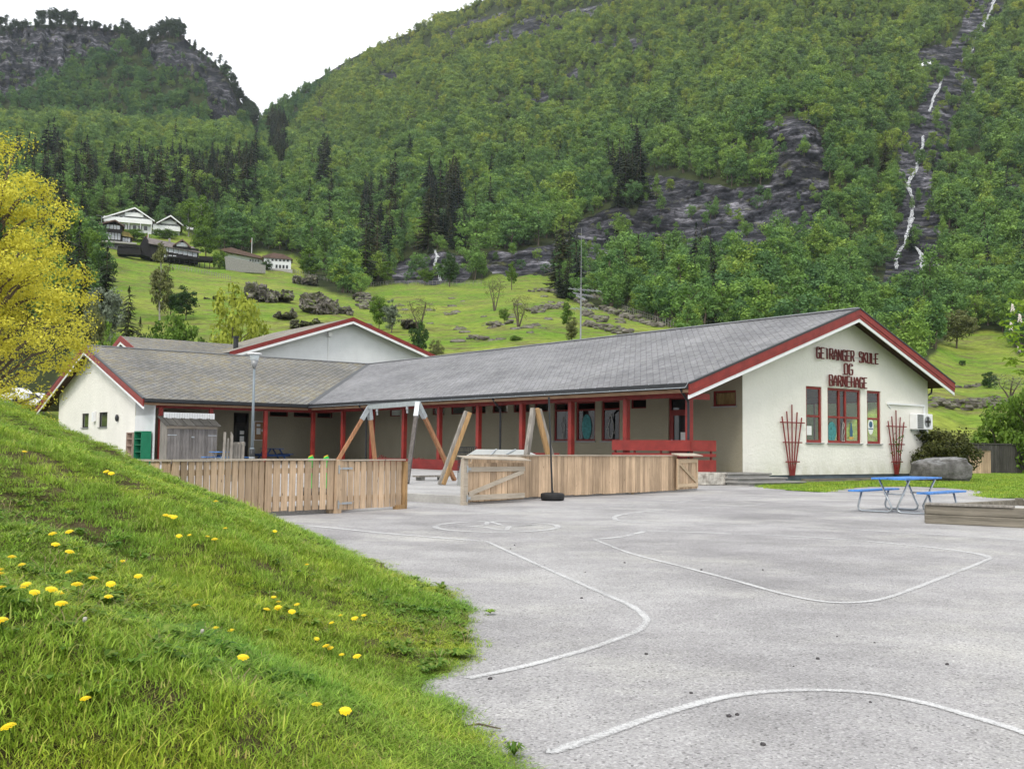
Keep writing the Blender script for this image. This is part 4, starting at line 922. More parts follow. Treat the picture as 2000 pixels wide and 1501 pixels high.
# left wing walls
LW_V, LW_U = 30.2, -12.1
LH = [(-5.0, -4.0), (-3.5, -2.5), (-2.0, -1.0)]
lh = []
for x0, x1 in ((527, 563), (574, 608), (620, 650)): lh.append((on_v(x0, 805, LW_V).x, min(-.05, on_v(x1, 805, LW_V).x), 2.80, 3.12))
ld_ = (on_v(457, 800, LW_V).x, on_v(487, 800, LW_V).x, .16, 2.95)
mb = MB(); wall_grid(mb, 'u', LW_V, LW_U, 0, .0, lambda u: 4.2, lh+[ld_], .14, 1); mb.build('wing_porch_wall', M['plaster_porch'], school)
gw = []
for x0, x1 in ((160.5, 173.5), (193.5, 210)): gw.append((on_u(x1, 806, LW_U).y, on_u(x0, 808, LW_U).y, 2.08, 2.92))
def lwz(v): return ZR-abs(v-VRD)*(ZR-ZE)/(VRD-VI)
mb = MB(); wall_grid(mb, 'v', LW_U, LW_V, 45.4, -.5, lambda v: lwz(v)-.2, gw, .14, 1, (VRD,)); mb.rng(LW_U+.02, 12, 45.2, 45.4, 0, 4.4); mb.build('wing_gable_wall', M['plaster'], school)
mb = MB(); mb.rng(LW_U+.2, 0, LW_V+1.5, LW_V+1.6, 0, 3.5); mb.rng(LW_U+.6, LW_U+.7, 30.5, 45, 0, 3.5); mb.build('added_dark_backing', M['dark'], school)  # added dark walls close behind the wing windows, blocking the view through
# -- roofs (slabs)
def slab(mb, poly, t_=TH): mb.prism(poly, (0, 0, -t_))
VB = 50
mb = MB(); slab(mb, [(UE, VO, ZE), (UR, VO, ZR), (UR, VRD, ZR), (UE, VI, ZE)]); slab(mb, [(UR, VO, ZR), (ER, VO, ZER), (ER, VB, ZER), (UR, VB, ZR)])
roof = mb.build('roof', M['roof_main'], school)
mb = MB(); slab(mb, [(ULE, VI, ZE), (UE, VI, ZE), (UR, VRD, ZR), (ULE, VRD, ZR)]); slab(mb, [(ULE, VRD, ZR), (UR, VRD, ZR), (UR, 48.6, ZE), (ULE, 48.6, ZE)])
wroof = mb.build('wing_roof', M['roof_left'], school)
mb = MB(); mb.bar((UE-.0, VI, ZE+.03), (UR, VRD, ZR+.03), .32, .03); mb.build('valley_flashing', M['black'], roof)
mb = MB(); mb.bar((UR, VO, ZR+.02), (UR, VRD+8, ZR+.02), .26, .05); mb.build('ridge_cap', M['steel_dull'], roof)
mb = MB(); mb.bar((ULE, VRD, ZR+.02), (UR, VRD, ZR+.02), .26, .05); mb.build('ridge_cap', M['steel_dull'], wroof)
# soffits
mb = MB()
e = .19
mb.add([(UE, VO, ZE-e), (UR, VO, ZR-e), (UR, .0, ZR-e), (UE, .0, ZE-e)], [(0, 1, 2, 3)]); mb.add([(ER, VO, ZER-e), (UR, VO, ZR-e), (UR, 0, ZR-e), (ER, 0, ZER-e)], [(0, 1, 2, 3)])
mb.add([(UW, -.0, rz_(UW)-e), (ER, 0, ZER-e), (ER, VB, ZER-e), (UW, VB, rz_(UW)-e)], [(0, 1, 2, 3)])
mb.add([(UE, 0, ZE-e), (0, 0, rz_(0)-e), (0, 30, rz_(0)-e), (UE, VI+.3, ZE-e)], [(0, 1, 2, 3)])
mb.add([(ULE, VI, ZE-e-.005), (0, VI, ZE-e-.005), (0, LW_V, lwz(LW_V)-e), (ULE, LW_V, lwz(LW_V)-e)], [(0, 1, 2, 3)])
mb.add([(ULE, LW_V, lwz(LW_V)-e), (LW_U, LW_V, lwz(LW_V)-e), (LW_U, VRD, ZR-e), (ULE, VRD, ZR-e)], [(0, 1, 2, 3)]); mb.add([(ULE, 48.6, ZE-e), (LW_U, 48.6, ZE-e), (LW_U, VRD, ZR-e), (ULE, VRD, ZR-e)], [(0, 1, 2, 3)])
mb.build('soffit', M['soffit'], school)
# barge boards: two red boards stepped, white trim below
def barge(name_r, name_w, P0_, P1_, nrm, parent=school):
    """P0_ low end, P1_ high end at roof-top level, nrm outward"""
    nrm = Vector(nrm)
    for nm, mt, z0, z1, off, th in ((name_r, M['red'], -.27, -.03, .05, .07), (name_r, M['red'], -.40, -.265, .03, .05), (name_w, M['white'], -.53, -.395, .012, .045)):
        mb_ = MB(); a_, b_ = Vector(P0_), Vector(P1_); mb_.prism([a_+Vector((0, 0, z0))+nrm*off, b_+Vector((0, 0, z0))+nrm*off, b_+Vector((0, 0, z1))+nrm*off, a_+Vector((0, 0, z1))+nrm*off], -nrm*th); mb_.build(nm, mt, parent)
    mb_ = MB(); mb_.prism([a_+Vector((0, 0, -.03))+nrm*.07, b_+Vector((0, 0, -.03))+nrm*.07, b_+Vector((0, 0, .03))+nrm*.07, a_+Vector((0, 0, .03))+nrm*.07], -nrm*.14); mb_.build('metal_edging', M['black'], parent)
barge('barge_board', 'white_trim', (UE-.02, VO, ZE-.0), (UR, VO, ZR), (0, -1, 0)); barge('barge_board', 'white_trim', (ER+.02, VO, ZER), (UR, VO, ZR), (0, -1, 0))
barge('barge_board', 'white_trim', (ULE, VI-.05, ZE), (ULE, VRD, ZR), (-1, 0, 0)); barge('barge_board', 'white_trim', (ULE, 48.6, ZE), (ULE, VRD, ZR), (-1, 0, 0))
# gutters: black half pipe, clips, timber board behind
def gutter(a_, b_, out, clips=True):
    a_, b_, out = Vector(a_), Vector(b_), Vector(out)
    mb_ = MB(); mb_.bar(a_+out*.10+Vector((0, 0, -.04)), b_+out*.10+Vector((0, 0, -.04)), .14, .15); g = mb_.build('gutter', M['black'], school)
    mb_ = MB(); mb_.bar(a_-out*.05+Vector((0, 0, -.22)), b_-out*.05+Vector((0, 0, -.22)), .05, .12); mb_.build('eave_board', M['timber_edge'], school)
    n_ = int((b_-a_).length/.92); mb_ = MB()
    for i in range(n_+1):
        p_ = a_.lerp(b_, i/n_); mb_.bar(p_+out*.175+Vector((0, 0, -.115)), p_+out*.02+Vector((0, 0, .06)), .025, .02)
    mb_.bar(a_+out*.19+Vector((0, 0, -.125)), b_+out*.19+Vector((0, 0, -.125)), .03, .025); mb_.build('gutter_clips', M['galv'] if clips else M['black'], g)
gutter((UE, VO+.02, ZE-.03), (UE, VI-.15, ZE-.03), (-1, 0, 0)); gutter((ULE+.02, VI, ZE-.03), (UE-.1, VI, ZE-.03), (0, -1, 0), False)
mb = MB(); mb.bar((ER+.08, VO+.1, ZER-.1), (ER+.08, VB, ZER-.1), .12, .12); mb.build('gutter', M['black'], school)
mb = MB(); mb.tube([(ER, .25, ZER-.2), (ER-.05, .25, ZER-.4), (UW+.12, .25, ZER-.62), (UW+.06, .25, ZER-.75)], .04, 8); mb.build('downpipe', M['black'], school)
# posts & beams of the porch
PU = -3.05
for i in range(9):
    v_ = -.2+3.07*i; mb = MB(); mb.rng(PU-.10, PU+.10, v_-.10, v_+.10, .05, 3.02); mb.build('porch_post', M['red'], school, bevel=.012)
for u_ in (-11.75, -9.15, -6.12, -3.3): mb = MB(); mb.rng(u_-.1, u_+.1, 27.25, 27.45, .05, 3.02); mb.build('porch_post', M['red'], school, bevel=.012)
mb = MB(); mb.rng(PU-.07, PU+.07, VO+.15, 27.3, 2.98, 3.2); mb.rng(-12, PU, 27.28, 27.42, 2.98, 3.2); mb.build('porch_beam', M['red_dark'], school)
mb = MB(); mb.rng(PU+.1, on_v(1384, 766, -.1).x, -.15, -.04, 2.93, 3.14); mb.build('beam_end', M['red'], school)
mb = MB(); mb.rng(-3.2, -.02, -.25, 12, .02, .38); mb.rng(-3.1, -.02, 12, 34, .0, .2); mb.rng(-12, -3.1, 27.2, 30.1, .0, .2); mb.build('porch_floor', M['conc_dark'], school)
# downpipes on porch posts
for v_ in (-.42, 10.2, 21.5):
    mb = MB(); mb.tube([(UE-.1, v_, ZE-.1), (UE+.1, v_, ZE-.34), (PU-.18, v_+.1, 2.82), (PU-.17, v_+.1, 2.6), (PU-.17, v_+.1, .2)], .045, 8); mb.build('downpipe', M['black'], school)
# -- windows
def window(axis, fixed, rect, sgn, cols=(1,), transom=None, fw=.075, mat='red', pane='glass', sill=True, parent=school, panes_split=None):
    """frame with its pane and sill; sits 5 cm inside the opening. sgn: direction to the inside"""
    a0, a1, z0, z1 = rect; f0 = fixed+sgn*.045; f1 = fixed+sgn*.11
    def bx(mb_, x0, x1, y0, y1, d0=0.0, d1=0.0):
        if axis == 'u': mb_.rng(x0, x1, f0-sgn*d0, f1, y0, y1)
        else: mb_.rng(f0-sgn*d0, f1, x0, x1, y0, y1)
    mb_ = MB(); bx(mb_, a0, a0+fw, z0, z1); bx(mb_, a1-fw, a1, z0, z1); bx(mb_, a0+fw, a1-fw, z0, z0+fw); bx(mb_, a0+fw, a1-fw, z1-fw, z1)
    for c_ in cols[1:] if len(cols) > 1 else []: x_ = a0+(a1-a0)*c_; bx(mb_, x_-fw*.5, x_+fw*.5, z0+fw, z1-fw, .003)
    if transom: zt = z0+(z1-z0)*transom; bx(mb_, a0+fw, a1-fw, zt-fw*.4, zt+fw*.4, -.003)
    wn = mb_.build('window', M[mat], parent, bevel=.006)
    mb_ = MB(); g = fixed+sgn*.085
    if axis == 'u': mb_.add([(a0+fw*.5, g, z0+fw*.5), (a1-fw*.5, g, z0+fw*.5), (a1-fw*.5, g, z1-fw*.5), (a0+fw*.5, g, z1-fw*.5)], [(0, 1, 2, 3)])
    else: mb_.add([(g, a0+fw*.5, z0+fw*.5), (g, a1-fw*.5, z0+fw*.5), (g, a1-fw*.5, z1-fw*.5), (g, a0+fw*.5, z1-fw*.5)], [(0, 1, 2, 3)])
    mb_.build('pane', M[pane], wn)
    if sill:
        mb_ = MB()
        if axis == 'u': mb_.rng(a0-.05, a1+.05, fixed-sgn*.07, fixed+sgn*.08, z0-.045, z0-.003)
        else: mb_.rng(fixed-sgn*.07, fixed+sgn*.08, a0-.05, a1+.05, z0-.045, z0-.003)
        mb_.build('sill', M['steel_dull'], wn)
    return wn
window('u', 0, G1, 1, transom=.47, fw=.10); window('u', 0, G3, 1, transom=.47, fw=.10); window('u', 0, G2, 1, (0, .37, .56), .47, fw=.10)
for o_ in PW: window('v', 0, o_, 1, transom=.78, fw=.085, mat='red_dark')
for o_ in HW: window('v', 0, o_, 1, fw=.05, mat='red_dark', sill=False)
window('v', 0, SW[0], 1, fw=.07, mat='red_dark')
mb = MB(); mb.add([(.13, .38, 2.87), (.13, 1.34, 2.87), (.13, 1.34, 3.3), (.13, .38, 3.3)], [(0, 1, 2, 3)]); mb.build('wooden_blind', M['gold_wood'], school)
for o_ in SD: window('v', UW, o_, -1, (0, .33, .66), fw=.07, sill=False)
for o_ in lh: window('u', LW_V, o_, 1, fw=.05, mat='red_dark', sill=False)
for o_ in gw: window('v', LW_U, o_, 1, fw=.05, mat='dark', sill=True, pane='dark_glass')
# doors
def door(axis, fixed, rect, sgn, zt, mat, parent=school, handle=True, paper=None):
    a0, a1, z0, z1 = rect; f0 = fixed+sgn*.06; f1 = fixed+sgn*.11
    def bx(mb_, x0, x1, y0, y1, d=0.0):
        if axis == 'u': mb_.rng(x0, x1, f0-sgn*d, f1, y0, y1)
        else: mb_.rng(f0-sgn*d, f1, x0, x1, y0, y1)
    mb_ = MB(); w_ = .08; bx(mb_, a0, a0+w_, z0, z1); bx(mb_, a1-w_, a1, z0, z1); bx(mb_, a0+w_, a1-w_, z1-w_, z1); bx(mb_, a0+w_, a1-w_, zt, zt+.1)
    b0, b1 = a0+w_+.01, a1-w_-.01; bx(mb_, b0, b0+.13, z0, zt, .01); bx(mb_, b1-.13, b1, z0, zt, .01); bx(mb_, b0+.13, b1-.13, z0, z0+.7, .01); bx(mb_, b0+.13, b1-.13, zt-.12, zt, .01)
    d_ = mb_.build('door', M[mat], parent)
    mb_ = MB(); g = fixed+sgn*.09
    for y0, y1 in ((z0+.7, zt-.12), (zt+.1, z1-w_)):
        q_ = [(b0+.1, g, y0), (b1-.1, g, y0), (b1-.1, g, y1), (b0+.1, g, y1)]; mb_.add([p_ if axis == 'u' else (p_[1], p_[0], p_[2]) for p_ in q_], [(0, 1, 2, 3)])
    mb_.build('pane', M['dark_glass'], d_)
    if handle: mb_ = MB(); bx(mb_, b1-.1, b1-.06, z0+.95, z0+1.15, .06); mb_.build('handle', M['galv'], d_)
    for (x0, x1, y0, y1) in paper or []: mb_ = MB(); bx(mb_, x0, x1, y0, y1, -.02); mb_.box((0, 0, -50), (.01, .01, .01)) if False else None; mb_.build('paper_notice', M['paper'], d_)
door('v', 0, DR[0], 1, 2.62, 'red_dark', paper=[(2.85, 3.1, 1.55, 1.85)])
door('u', LW_V, ld_, 1, 2.3, 'dark', paper=[(ld_[0]+.42, ld_[0]+.66, 1.75, 1.95), (ld_[0]+.42, ld_[0]+.66, 1.25, 1.65)])
a_ = on_v(497, 822, LW_V); b_ = on_v(516, 860, LW_V)
nb = thing('notice_board', 'cork notice board with papers on the left wing wall beside the door', 'notice board', glob((a_.x+b_.x)/2, LW_V-.03, 0), ROTB)
mb = MB(); mb.rng(-.33, .33, -.02, .02, b_.z, a_.z); mb.build('frame', M['white'], nb); mb = MB(); mb.rng(-.29, .29, -.035, -.021, b_.z+.04, a_.z-.04); mb.build('board', M['cork'], nb)
for x0, z0, ww_, hh_ in ((-.2, a_.z-.3, .22, .15), (-.2, b_.z+.35, .24, .35), (.1, b_.z+.5, .12, .14)): mb = MB(); mb.rng(x0, x0+ww_, -.042, -.037, z0, z0+hh_); mb.build('paper', M['paper'], nb)
# round wall lamp and vent cover on wing gable
a_ = on_u(231, 816, LW_U); mb = MB(); mb.sphere((LW_U-.08, a_.y, a_.z), .2, 14, 10, (.45, .8, 1)); mb.build('wall_lamp', M['black'], school, True)
a_ = on_u(186, 812, LW_U); mb = MB(); mb.prism([(LW_U-.01, a_.y-.2, a_.z-.3), (LW_U-.01, a_.y+.2, a_.z-.3), (LW_U-.01, a_.y+.2, a_.z+.25), (LW_U-.01, a_.y-.2, a_.z+.25)], (-.14, 0, -.04)); mb.build('vent_cover', M['white'], school)
# lettering: strokes of red slats standing off the wall
GL = {'G': [[(.6, .84), (.48, 1), (.12, 1), (0, .84), (0, .16), (.12, 0), (.48, 0), (.6, .16), (.6, .48), (.34, .48)]], 'E': [[(.55, 1), (0, 1), (0, 0), (.55, 0)], [(0, .5), (.45, .5)]], 'I': [[(.3, 1), (.3, 0)]],
 'R': [[(0, 0), (0, 1), (.45, 1), (.58, .87), (.58, .63), (.45, .5), (0, .5)], [(.3, .5), (.6, 0)]], 'A': [[(0, 0), (0, .5), (.3, 1), (.6, .5), (.6, 0)], [(0, .38), (.6, .38)]], 'N': [[(0, 0), (0, 1), (.58, 0), (.58, 1)]],
 'S': [[(.6, .86), (.48, 1), (.12, 1), (0, .86), (0, .64), (.12, .52), (.48, .48), (.6, .36), (.6, .14), (.48, 0), (.12, 0), (0, .14)]], 'K': [[(0, 0), (0, 1)], [(.58, 1), (.0, .45)], [(.18, .58), (.6, 0)]], 'U': [[(0, 1), (0, .14), (.12, 0), (.48, 0), (.6, .14), (.6, 1)]],
 'L': [[(0, 1), (0, 0), (.52, 0)]], 'O': [[(.12, 0), (0, .14), (0, .86), (.12, 1), (.48, 1), (.6, .86), (.6, .14), (.48, 0), (.12, 0)]], 'B': [[(0, 0), (0, 1), (.45, 1), (.57, .88), (.57, .64), (.44, .52), (0, .52)], [(.44, .52), (.6, .38), (.6, .12), (.48, 0), (0, 0)]],
 'H': [[(0, 0), (0, 1)], [(.6, 0), (.6, 1)], [(0, .5), (.6, .5)]]}
def word(txt, u0, u1, z0, h):
    n_ = len(txt); adv = (u1-u0)/(n_-.25)
    for i, ch in enumerate(txt):
        if ch == ' ': continue
        mb_ = MB(); sw = adv*.70/.6
        for st in GL[ch]:
            for (x0, y0), (x1, y1) in zip(st[:-1], st[1:]):
                mb_.bar((u0+i*adv+x0*sw, -.11, z0+y0*h), (u0+i*adv+x1*sw, -.11, z0+y1*h), .046, .05, (0, 1, 0)); 
        for sx_ in (st[0],): mb_.bar((u0+i*adv+sx_[0]*sw, -.1, z0+sx_[1]*h), (u0+i*adv+sx_[0]*sw, .0, z0+sx_[1]*h), .03, .03)
        mb_.build('sign_letter', M['letters'], school)
M['letters'] = paint('letter_red', (.125, .022, .02), .25, 6, .6, .1)
def tline(x0, x1, yb, yt): A_ = on_v(x0, yb, 0); B_ = on_v(x1, yb, 0); C_ = on_v(x0, yt, 0); return A_.x, B_.x, A_.z, C_.z-A_.z
r1_ = tline(1589, 1710, 699, 681); word('GEIRANGER SKULE', on_v(1589, 690, 0).x+.05, on_v(1711, 700, 0).x, 4.80, .42)
word('OG', on_v(1643, 720, 0).x+.05, on_v(1661, 720, 0).x, 4.26, .42); word('BARNEHAGE', on_v(1614, 745, 0).x+.05, on_v(1689, 745, 0).x, 3.76, .42)
mb = MB(); a_ = on_v(1588, 700, 0).x; mb.bar((on_v(1661, 700, 0).x, -.05, 4.98), (on_v(1674, 701, 0).x, -.05, 4.98), .02, .02); mb.build('sign_bracket', M['galv'], school)
# window pictures
def blob_pic(axis, fixed, ca, cz_, rx_, rz2, mat, name, d=-.0, n_=20, ring=False, parent=school, pts=None):
    mb_ = MB(); P_ = []
    for k_ in range(n_): a__ = 2*math.pi*k_/n_; P_.append((ca+rx_*math.cos(a__), cz_+rz2*math.sin(a__)))
    if pts: P_ = [(ca+x_*rx_, cz_+y_*rz2) for x_, y_ in pts]
    f_ = (lambda a__, z__: (a__, fixed, z__)) if axis == 'u' else (lambda a__, z__: (fixed, a__, z__))
    if ring:
        for i in range(len(P_)): mb_.bar(f_(*P_[i]), f_(*P_[(i+1) % len(P_)]), .022, .012)
    else: mb_.prism([f_(*p_) for p_ in P_], (0, -.003, 0) if axis == 'u' else (-.003, 0, 0))
    return mb_.build(name, mat, parent)
M['teal'] = paint('teal_paper', (.06, .24, .25), .7, 14, .7, 0); M['sticker_blue'] = paint('sticker_blue', (.05, .12, .2), .2, 9, .7, 0); M['chalk'] = paint('white_drawing', (.5, .5, .47), .2, 9, .8, 0); M['ochre_p'] = paint('ochre_paper', (.5, .32, .1), .3, 9, .8, 0)
PG = .06
c1_ = on_v(1627, 840, 0); blob_pic('u', PG, c1_.x, 1.95, .30, .40, M['teal'], 'window_picture')
c1_ = on_v(1665, 845, 0); blob_pic('u', PG, c1_.x, 1.95, .14, .38, M['sticker_blue'], 'window_picture', pts=[(-.6, -.5), (.6, -.5), (.8, .1), (.4, .6), (.3, 1), (-.3, 1), (-.4, .6), (-.8, .1)]); blob_pic('u', PG-.006, c1_.x, 1.72, .17, .06, M['ochre_p'], 'window_picture')
c1_ = on_v(1648, 845, 0); blob_pic('u', .015, c1_.x, 1.95, .10, .36, M['chalk'], 'window_picture', ring=True, pts=[(-1, -1), (.6, -1), (.2, -.4), (.9, 0), (.2, .4), (.8, .9), (0, 1.1), (-.6, .6), (-.9, 0)])
c1_ = on_v(1703, 833, 0); blob_pic('u', PG, c1_.x, 2.22, .20, .34, M['paper'], 'window_sticker'); blob_pic('u', PG-.006, c1_.x, 2.30, .12, .13, M['sticker_blue'], 'window_sticker'); mb = MB(); mb.prism([(c1_.x-.17, PG-.006, 2.1), (c1_.x+.17, PG-.006, 2.1), (c1_.x+.17, PG-.006, 2.14), (c1_.x-.17, PG-.006, 2.14)], (0, -.003, 0)); mb.build('window_sticker', M['sticker_blue'], school)
c1_ = on_v(1579, 847, 0); mb = MB(); mb.rng(G1[0]+.1, G1[0]+.42, PG-.003, PG, 1.8, 2.15); mb.build('window_sticker', M['paper'], school)
PEN = [(.0, 1.1), (-.3, .8), (-.5, .75), (-.25, .6), (-.6, .1), (-.9, -.2), (-.5, -.1), (-.5, -.6), (-.3, -1), (.3, -1), (.5, -.5), (.9, -.6), (.6, -.1), (.5, .4), (.25, .7)]
blob_pic('v', .06, 7.0, 2.1, -.26, .48, M['chalk'], 'window_drawing', ring=True, pts=PEN)
blob_pic('v', .06, 8.5, 2.1, .3, .55, M['teal'], 'window_picture')
blob_pic('v', .06, 10.05, 2.05, -.22, .5, M['chalk'], 'window_drawing', ring=True, pts=[(0, 1), (.35, .8), (.2, .55), (.6, .3), (.4, -.1), (.35, -1), (.05, -1), (0, -.3), (-.1, -1), (-.4, -1), (-.3, .1), (-.7, .4), (-.2, .55), (-.3, .85)])
# conduit, red planks, steps, ramp wall
a_ = on_v(1732, 793, 0); mb = MB(); mb.bar((a_.x, -.04, 3.2), (UW-.35, -.04, 3.2), .07, .07); mb.bar((UW-.38, -.04, 3.2), (UW-.38, -.04, 2.75), .06, .06); mb.bar((a_.x, -.03, 3.18), (a_.x+.25, -.03, 3.0), .03, .03); mb.build('cable_duct', M['white'], school)

def local_thing(name, label, cat, u, v, z=0, group=None): return thing(name, label, cat, glob(u, v, z), ROTB, group)
def lpart(e, name, mat, mb, **k): return mb.build(name, mat, e, **k)
def at_loc(e): pass

# ================================================================== YARD THINGS
# concrete steps and plastered ramp end
def P3(x, y, z): return Vector(at_z(x, y, z))
st = local_thing('entrance_steps', 'worn concrete steps leading up to the porch beside the white gable', 'steps', -.9, -.8)
for i, (z1, ua, ub, va, vb) in enumerate([(.13, -1.5, 1.6, -1.45, .6), (.26, -1.5, 1.15, -1.0, .65), (.40, -1.5, .85, -.55, .7)]):
    mb = MB(); mb.rng(ua, ub, va, vb, z1-.055, z1); st_ = mb.build('step', M['conc_dark'], st, bevel=.015); mb = MB(); mb.rng(ua+.05, ub-.06, va+.07, vb, -.02, z1-.057); mb.build('riser', M['conc'], st_)
rp_ = local_thing('ramp_wall', 'flaking whitewashed low wall between the fence gate and the steps', 'wall', -3.0, -1.2)
M['flaky'] = speckle('flaking_plaster', (.22, .20, .17), (.70, .67, .60), 3.5, .8, 1.5)
mb = MB(); mb.prism([(-.25, 0, 0), (1.55, 0, 0), (1.45, 0, .22), (.7, 0, .42), (-.25, 0, .44)], (0, .9, 0)); mb.build('wall_block', M['flaky'], rp_, bevel=.03)
# red plank railing of the ramp
rl = local_thing('red_railing', 'red board railing along the ramp beside the porch entrance', 'railing', -3.0, 0)
def upix(x, y, v): return on_v(x, y, v)
va = -.55
x0r = on_v(1231, 880, 4.2); 
for nm, (ya, yb) in {'rail_board': (860, 881), 'rail_board_': (886, 892), 'rail_board__': (898, 921)}.items():
    mb = MB(); A_ = on_v(1398, ya, va); B_ = on_v(1398, yb, va)
    mb.rng(-3.0+0-.0, A_.x+3.0-3.0, va-.02, va+.02, B_.z, A_.z); o_ = None
    mb2 = MB(); mb2.rng(-(3.35)+3.0-.02, -(3.35)+3.0+.02, va, 3.3, B_.z, A_.z)
    uu = A_.x+3.0
    mb3 = MB(); mb3.rng(-.35, uu, va-.02, va+.02, B_.z, A_.z)
    for v in mb2.v: pass
    mb3.add(mb2.v, mb2.f); mb3.build('rail_board', M['red'], rl)
mb = MB(); A_ = on_v(1391, 925, va); mb.rng(A_.x+3-.03, A_.x+3+.03, va+.025, va+.08, .38, on_v(1391, 880, va).z); 
for v_ in (.9, 2.2, 3.2): mb.rng(-.32, -.26, v_-.03, v_+.03, .35, 1.3)
mb.build('rail_post', M['red_dark'], rl)
# red plank edging of the porch
el = local_thing('red_plank_edging', 'dark red plank edging below the porch behind the swing', 'edging', -3.2, 16)
mb = MB(); mb.rng(-.03, .03, -7, 4.5, .12, .34); mb.rng(-.03, .03, -7, 4.5, .345, .60); mb.build('plank', M['red_dark'], el)

# --- fences
def picket_fence(name, label, pts, h, bw, gap, z0=.05, cap=True, mat='fence', jit=.006, z0f=None, rails_back=True):
    e = thing(name, label, 'fence', (pts[0][0], pts[0][1], 0)); o0 = Vector((pts[0][0], pts[0][1], 0)); mb = MB(); mr = MB(); mc = MB()
    for a, b in zip(pts[:-1], pts[1:]):
        a = Vector((a[0], a[1], 0))-o0; b = Vector((b[0], b[1], 0))-o0; L = (b-a).length; d = (b-a).normalized(); nrm = Vector((d.y, -d.x, 0)); n_ = max(1, round(L/(bw+gap))); stp = L/n_
        if nrm.dot(CAM-(a+o0)) < 0: nrm = -nrm
        rz__ = math.atan2(d.y, d.x)
        for i in range(n_):
            c_ = a+d*(stp*(i+.5)); zt = h+random.uniform(-jit, jit); zb = z0+random.uniform(-jit, jit)*2
            mb.box((c_.x, c_.y, (zt+zb)/2), (stp-gap*random.uniform(.7, 1.3), .022, zt-zb), rz__+random.uniform(-.01, .01))
        for zr in (z0+.2, h-.17): mr.bar(a-nrm*.033+Vector((0, 0, zr)), b-nrm*.033+Vector((0, 0, zr)), .04, .09)
        k_ = max(1, int(L/2.0))
        for i in range(k_+1): p_ = a.lerp(b, i/k_)-nrm*.10; mr.box((p_.x, p_.y, h/2-.03), (.09, .09, h), rz__)
        if cap: mc.bar(a-nrm*.02+Vector((0, 0, h+.018)), b-nrm*.02+Vector((0, 0, h+.018)), .12, .028)
    mb.build('boards', M[mat], e); mr.build('rails', M['fence_side'], e)
    if cap: mc.build('top_board', M['grey_wood'] if mat == 'x' else M['fence_cap'], e)
    return e
M['fence_cap'] = wood('fence_cap', (.52, .45, .36), .7, 'X')
H1 = .93
picket_fence('board_fence', 'low fence of wide pine boards running behind the grass bank', [(-9.2, 15.0), (-6.6, 15.05), (-5.0, 15.15), (-4.1, 17.1), (-3.13, 18.2)], H1, .132, .036, .085)
# post and gate in the left fence
gt = thing('fence_gate', 'closed pine board gate hinged at the end of the left fence', 'gate', (-3.08, 18.27, 0)); d = Vector((-2.06+3.08, 19.78-18.27, 0)); L = d.length; d.normalize(); rz0 = math.atan2(d.y, d.x); gt.rotation_euler.z = rz0
mb = MB(); mb.box((.0, 0, .45), (.14, .09, .98)); mb.build('gate_post', M['fence'], gt)
mb = MB(); n_ = 10; x_ = .09; stp = (L-.16)/n_
for i in range(n_): mb.box((x_+stp*(i+.5), 0, .485), (stp-.034, .022, .86+random.uniform(-.008, .008)))
mb.build('boards', M['fence'], gt); mb = MB(); mb.box((L/2, .03, .25), (L-.1, .035, .09)); mb.box((L/2, .03, .78), (L-.1, .035, .09)); mb.build('rails', M['fence_side'], gt)
mb = MB(); mb.box((L/2, .01, .935), (L, .11, .026)); mb.build('top_board', M['fence_cap'], gt)
for z_ in (.17, .79):
    mb = MB(); mb.box((.16, -.02, z_), (.40, .012, .035)); mb.tube([(-.02, -.055, z_-.09), (-.02, -.055, z_+.06)], .014, 8); mb.box((.0, -.048, z_), (.07, .02, .03)); mb.build('hinge', M['galv'], gt)
mb = MB(); mb.box((L+.02, .0, .48), (.06, .11, .86)); mb.box((L-.1, 0, .04), (.3, .1, .08)); mb.build('end_post', M['gold_wood'], gt)
# right fence
fr = [tuple(p) for p in FR]
picket_fence('board_fence', 'long fence of narrow pine boards between the open gate and the steps', [(fr[0][0]+.1, fr[0][1]+.15), fr[1], fr[2], tuple(at_z(1322, 960)[:2])], 1.0, .125, .010, .05, jit=.004)
# open gate leaning back along the fence
og = thing('fence_gate', 'open pine board gate with diagonal brace folded against the right fence', 'gate', at_z(905, 986)); ge = at_z(1024, 979.5); d = Vector((ge.x-og.location.x, ge.y-og.location.y, 0)); L = d.length; og.rotation_euler.z = math.atan2(d.y, d.x)
mb = MB(); mb.box((.02, .0, .47), (.13, .09, .98)); mb.build('gate_post', M['fence_grey'] if 'fence_grey' in M else M['fence_cap'], og)
n_ = 10; stp = (L-.12)/n_; mb = MB()
for i in range(n_): mb.box((.12+stp*(i+.5), .03, .46), (stp-.018, .022, .80+random.uniform(-.01, .01)))
mb.build('boards', M['fence'], og)
mb = MB(); mb.box((L/2+.05, .0, .145), (L-.1, .032, .11)); mb.box((L/2+.05, .0, .73), (L-.1, .032, .1)); mb.bar((.16, -.0, .22), (L-.05, -.0, .67), .03, .09, (0, 0, 1)); mb.build('brace_frame', M['fence_cap'], og)
mb = MB(); mb.prism([(-.08, -.12, .955), (L+.08, -.12, .90), (L+.02, .14, .965), (-.06, .14, 1.0)], (0, 0, .02)); mb.build('top_board', M['fence_cap'], og)
for z_ in (.14, .74): mb = MB(); mb.box((.12, -.03, z_), (.12, .02, .045)); mb.tube([(.05, -.06, z_-.07), (.05, -.06, z_+.07)], .016, 8); mb.build('hinge', M['galv'], og)
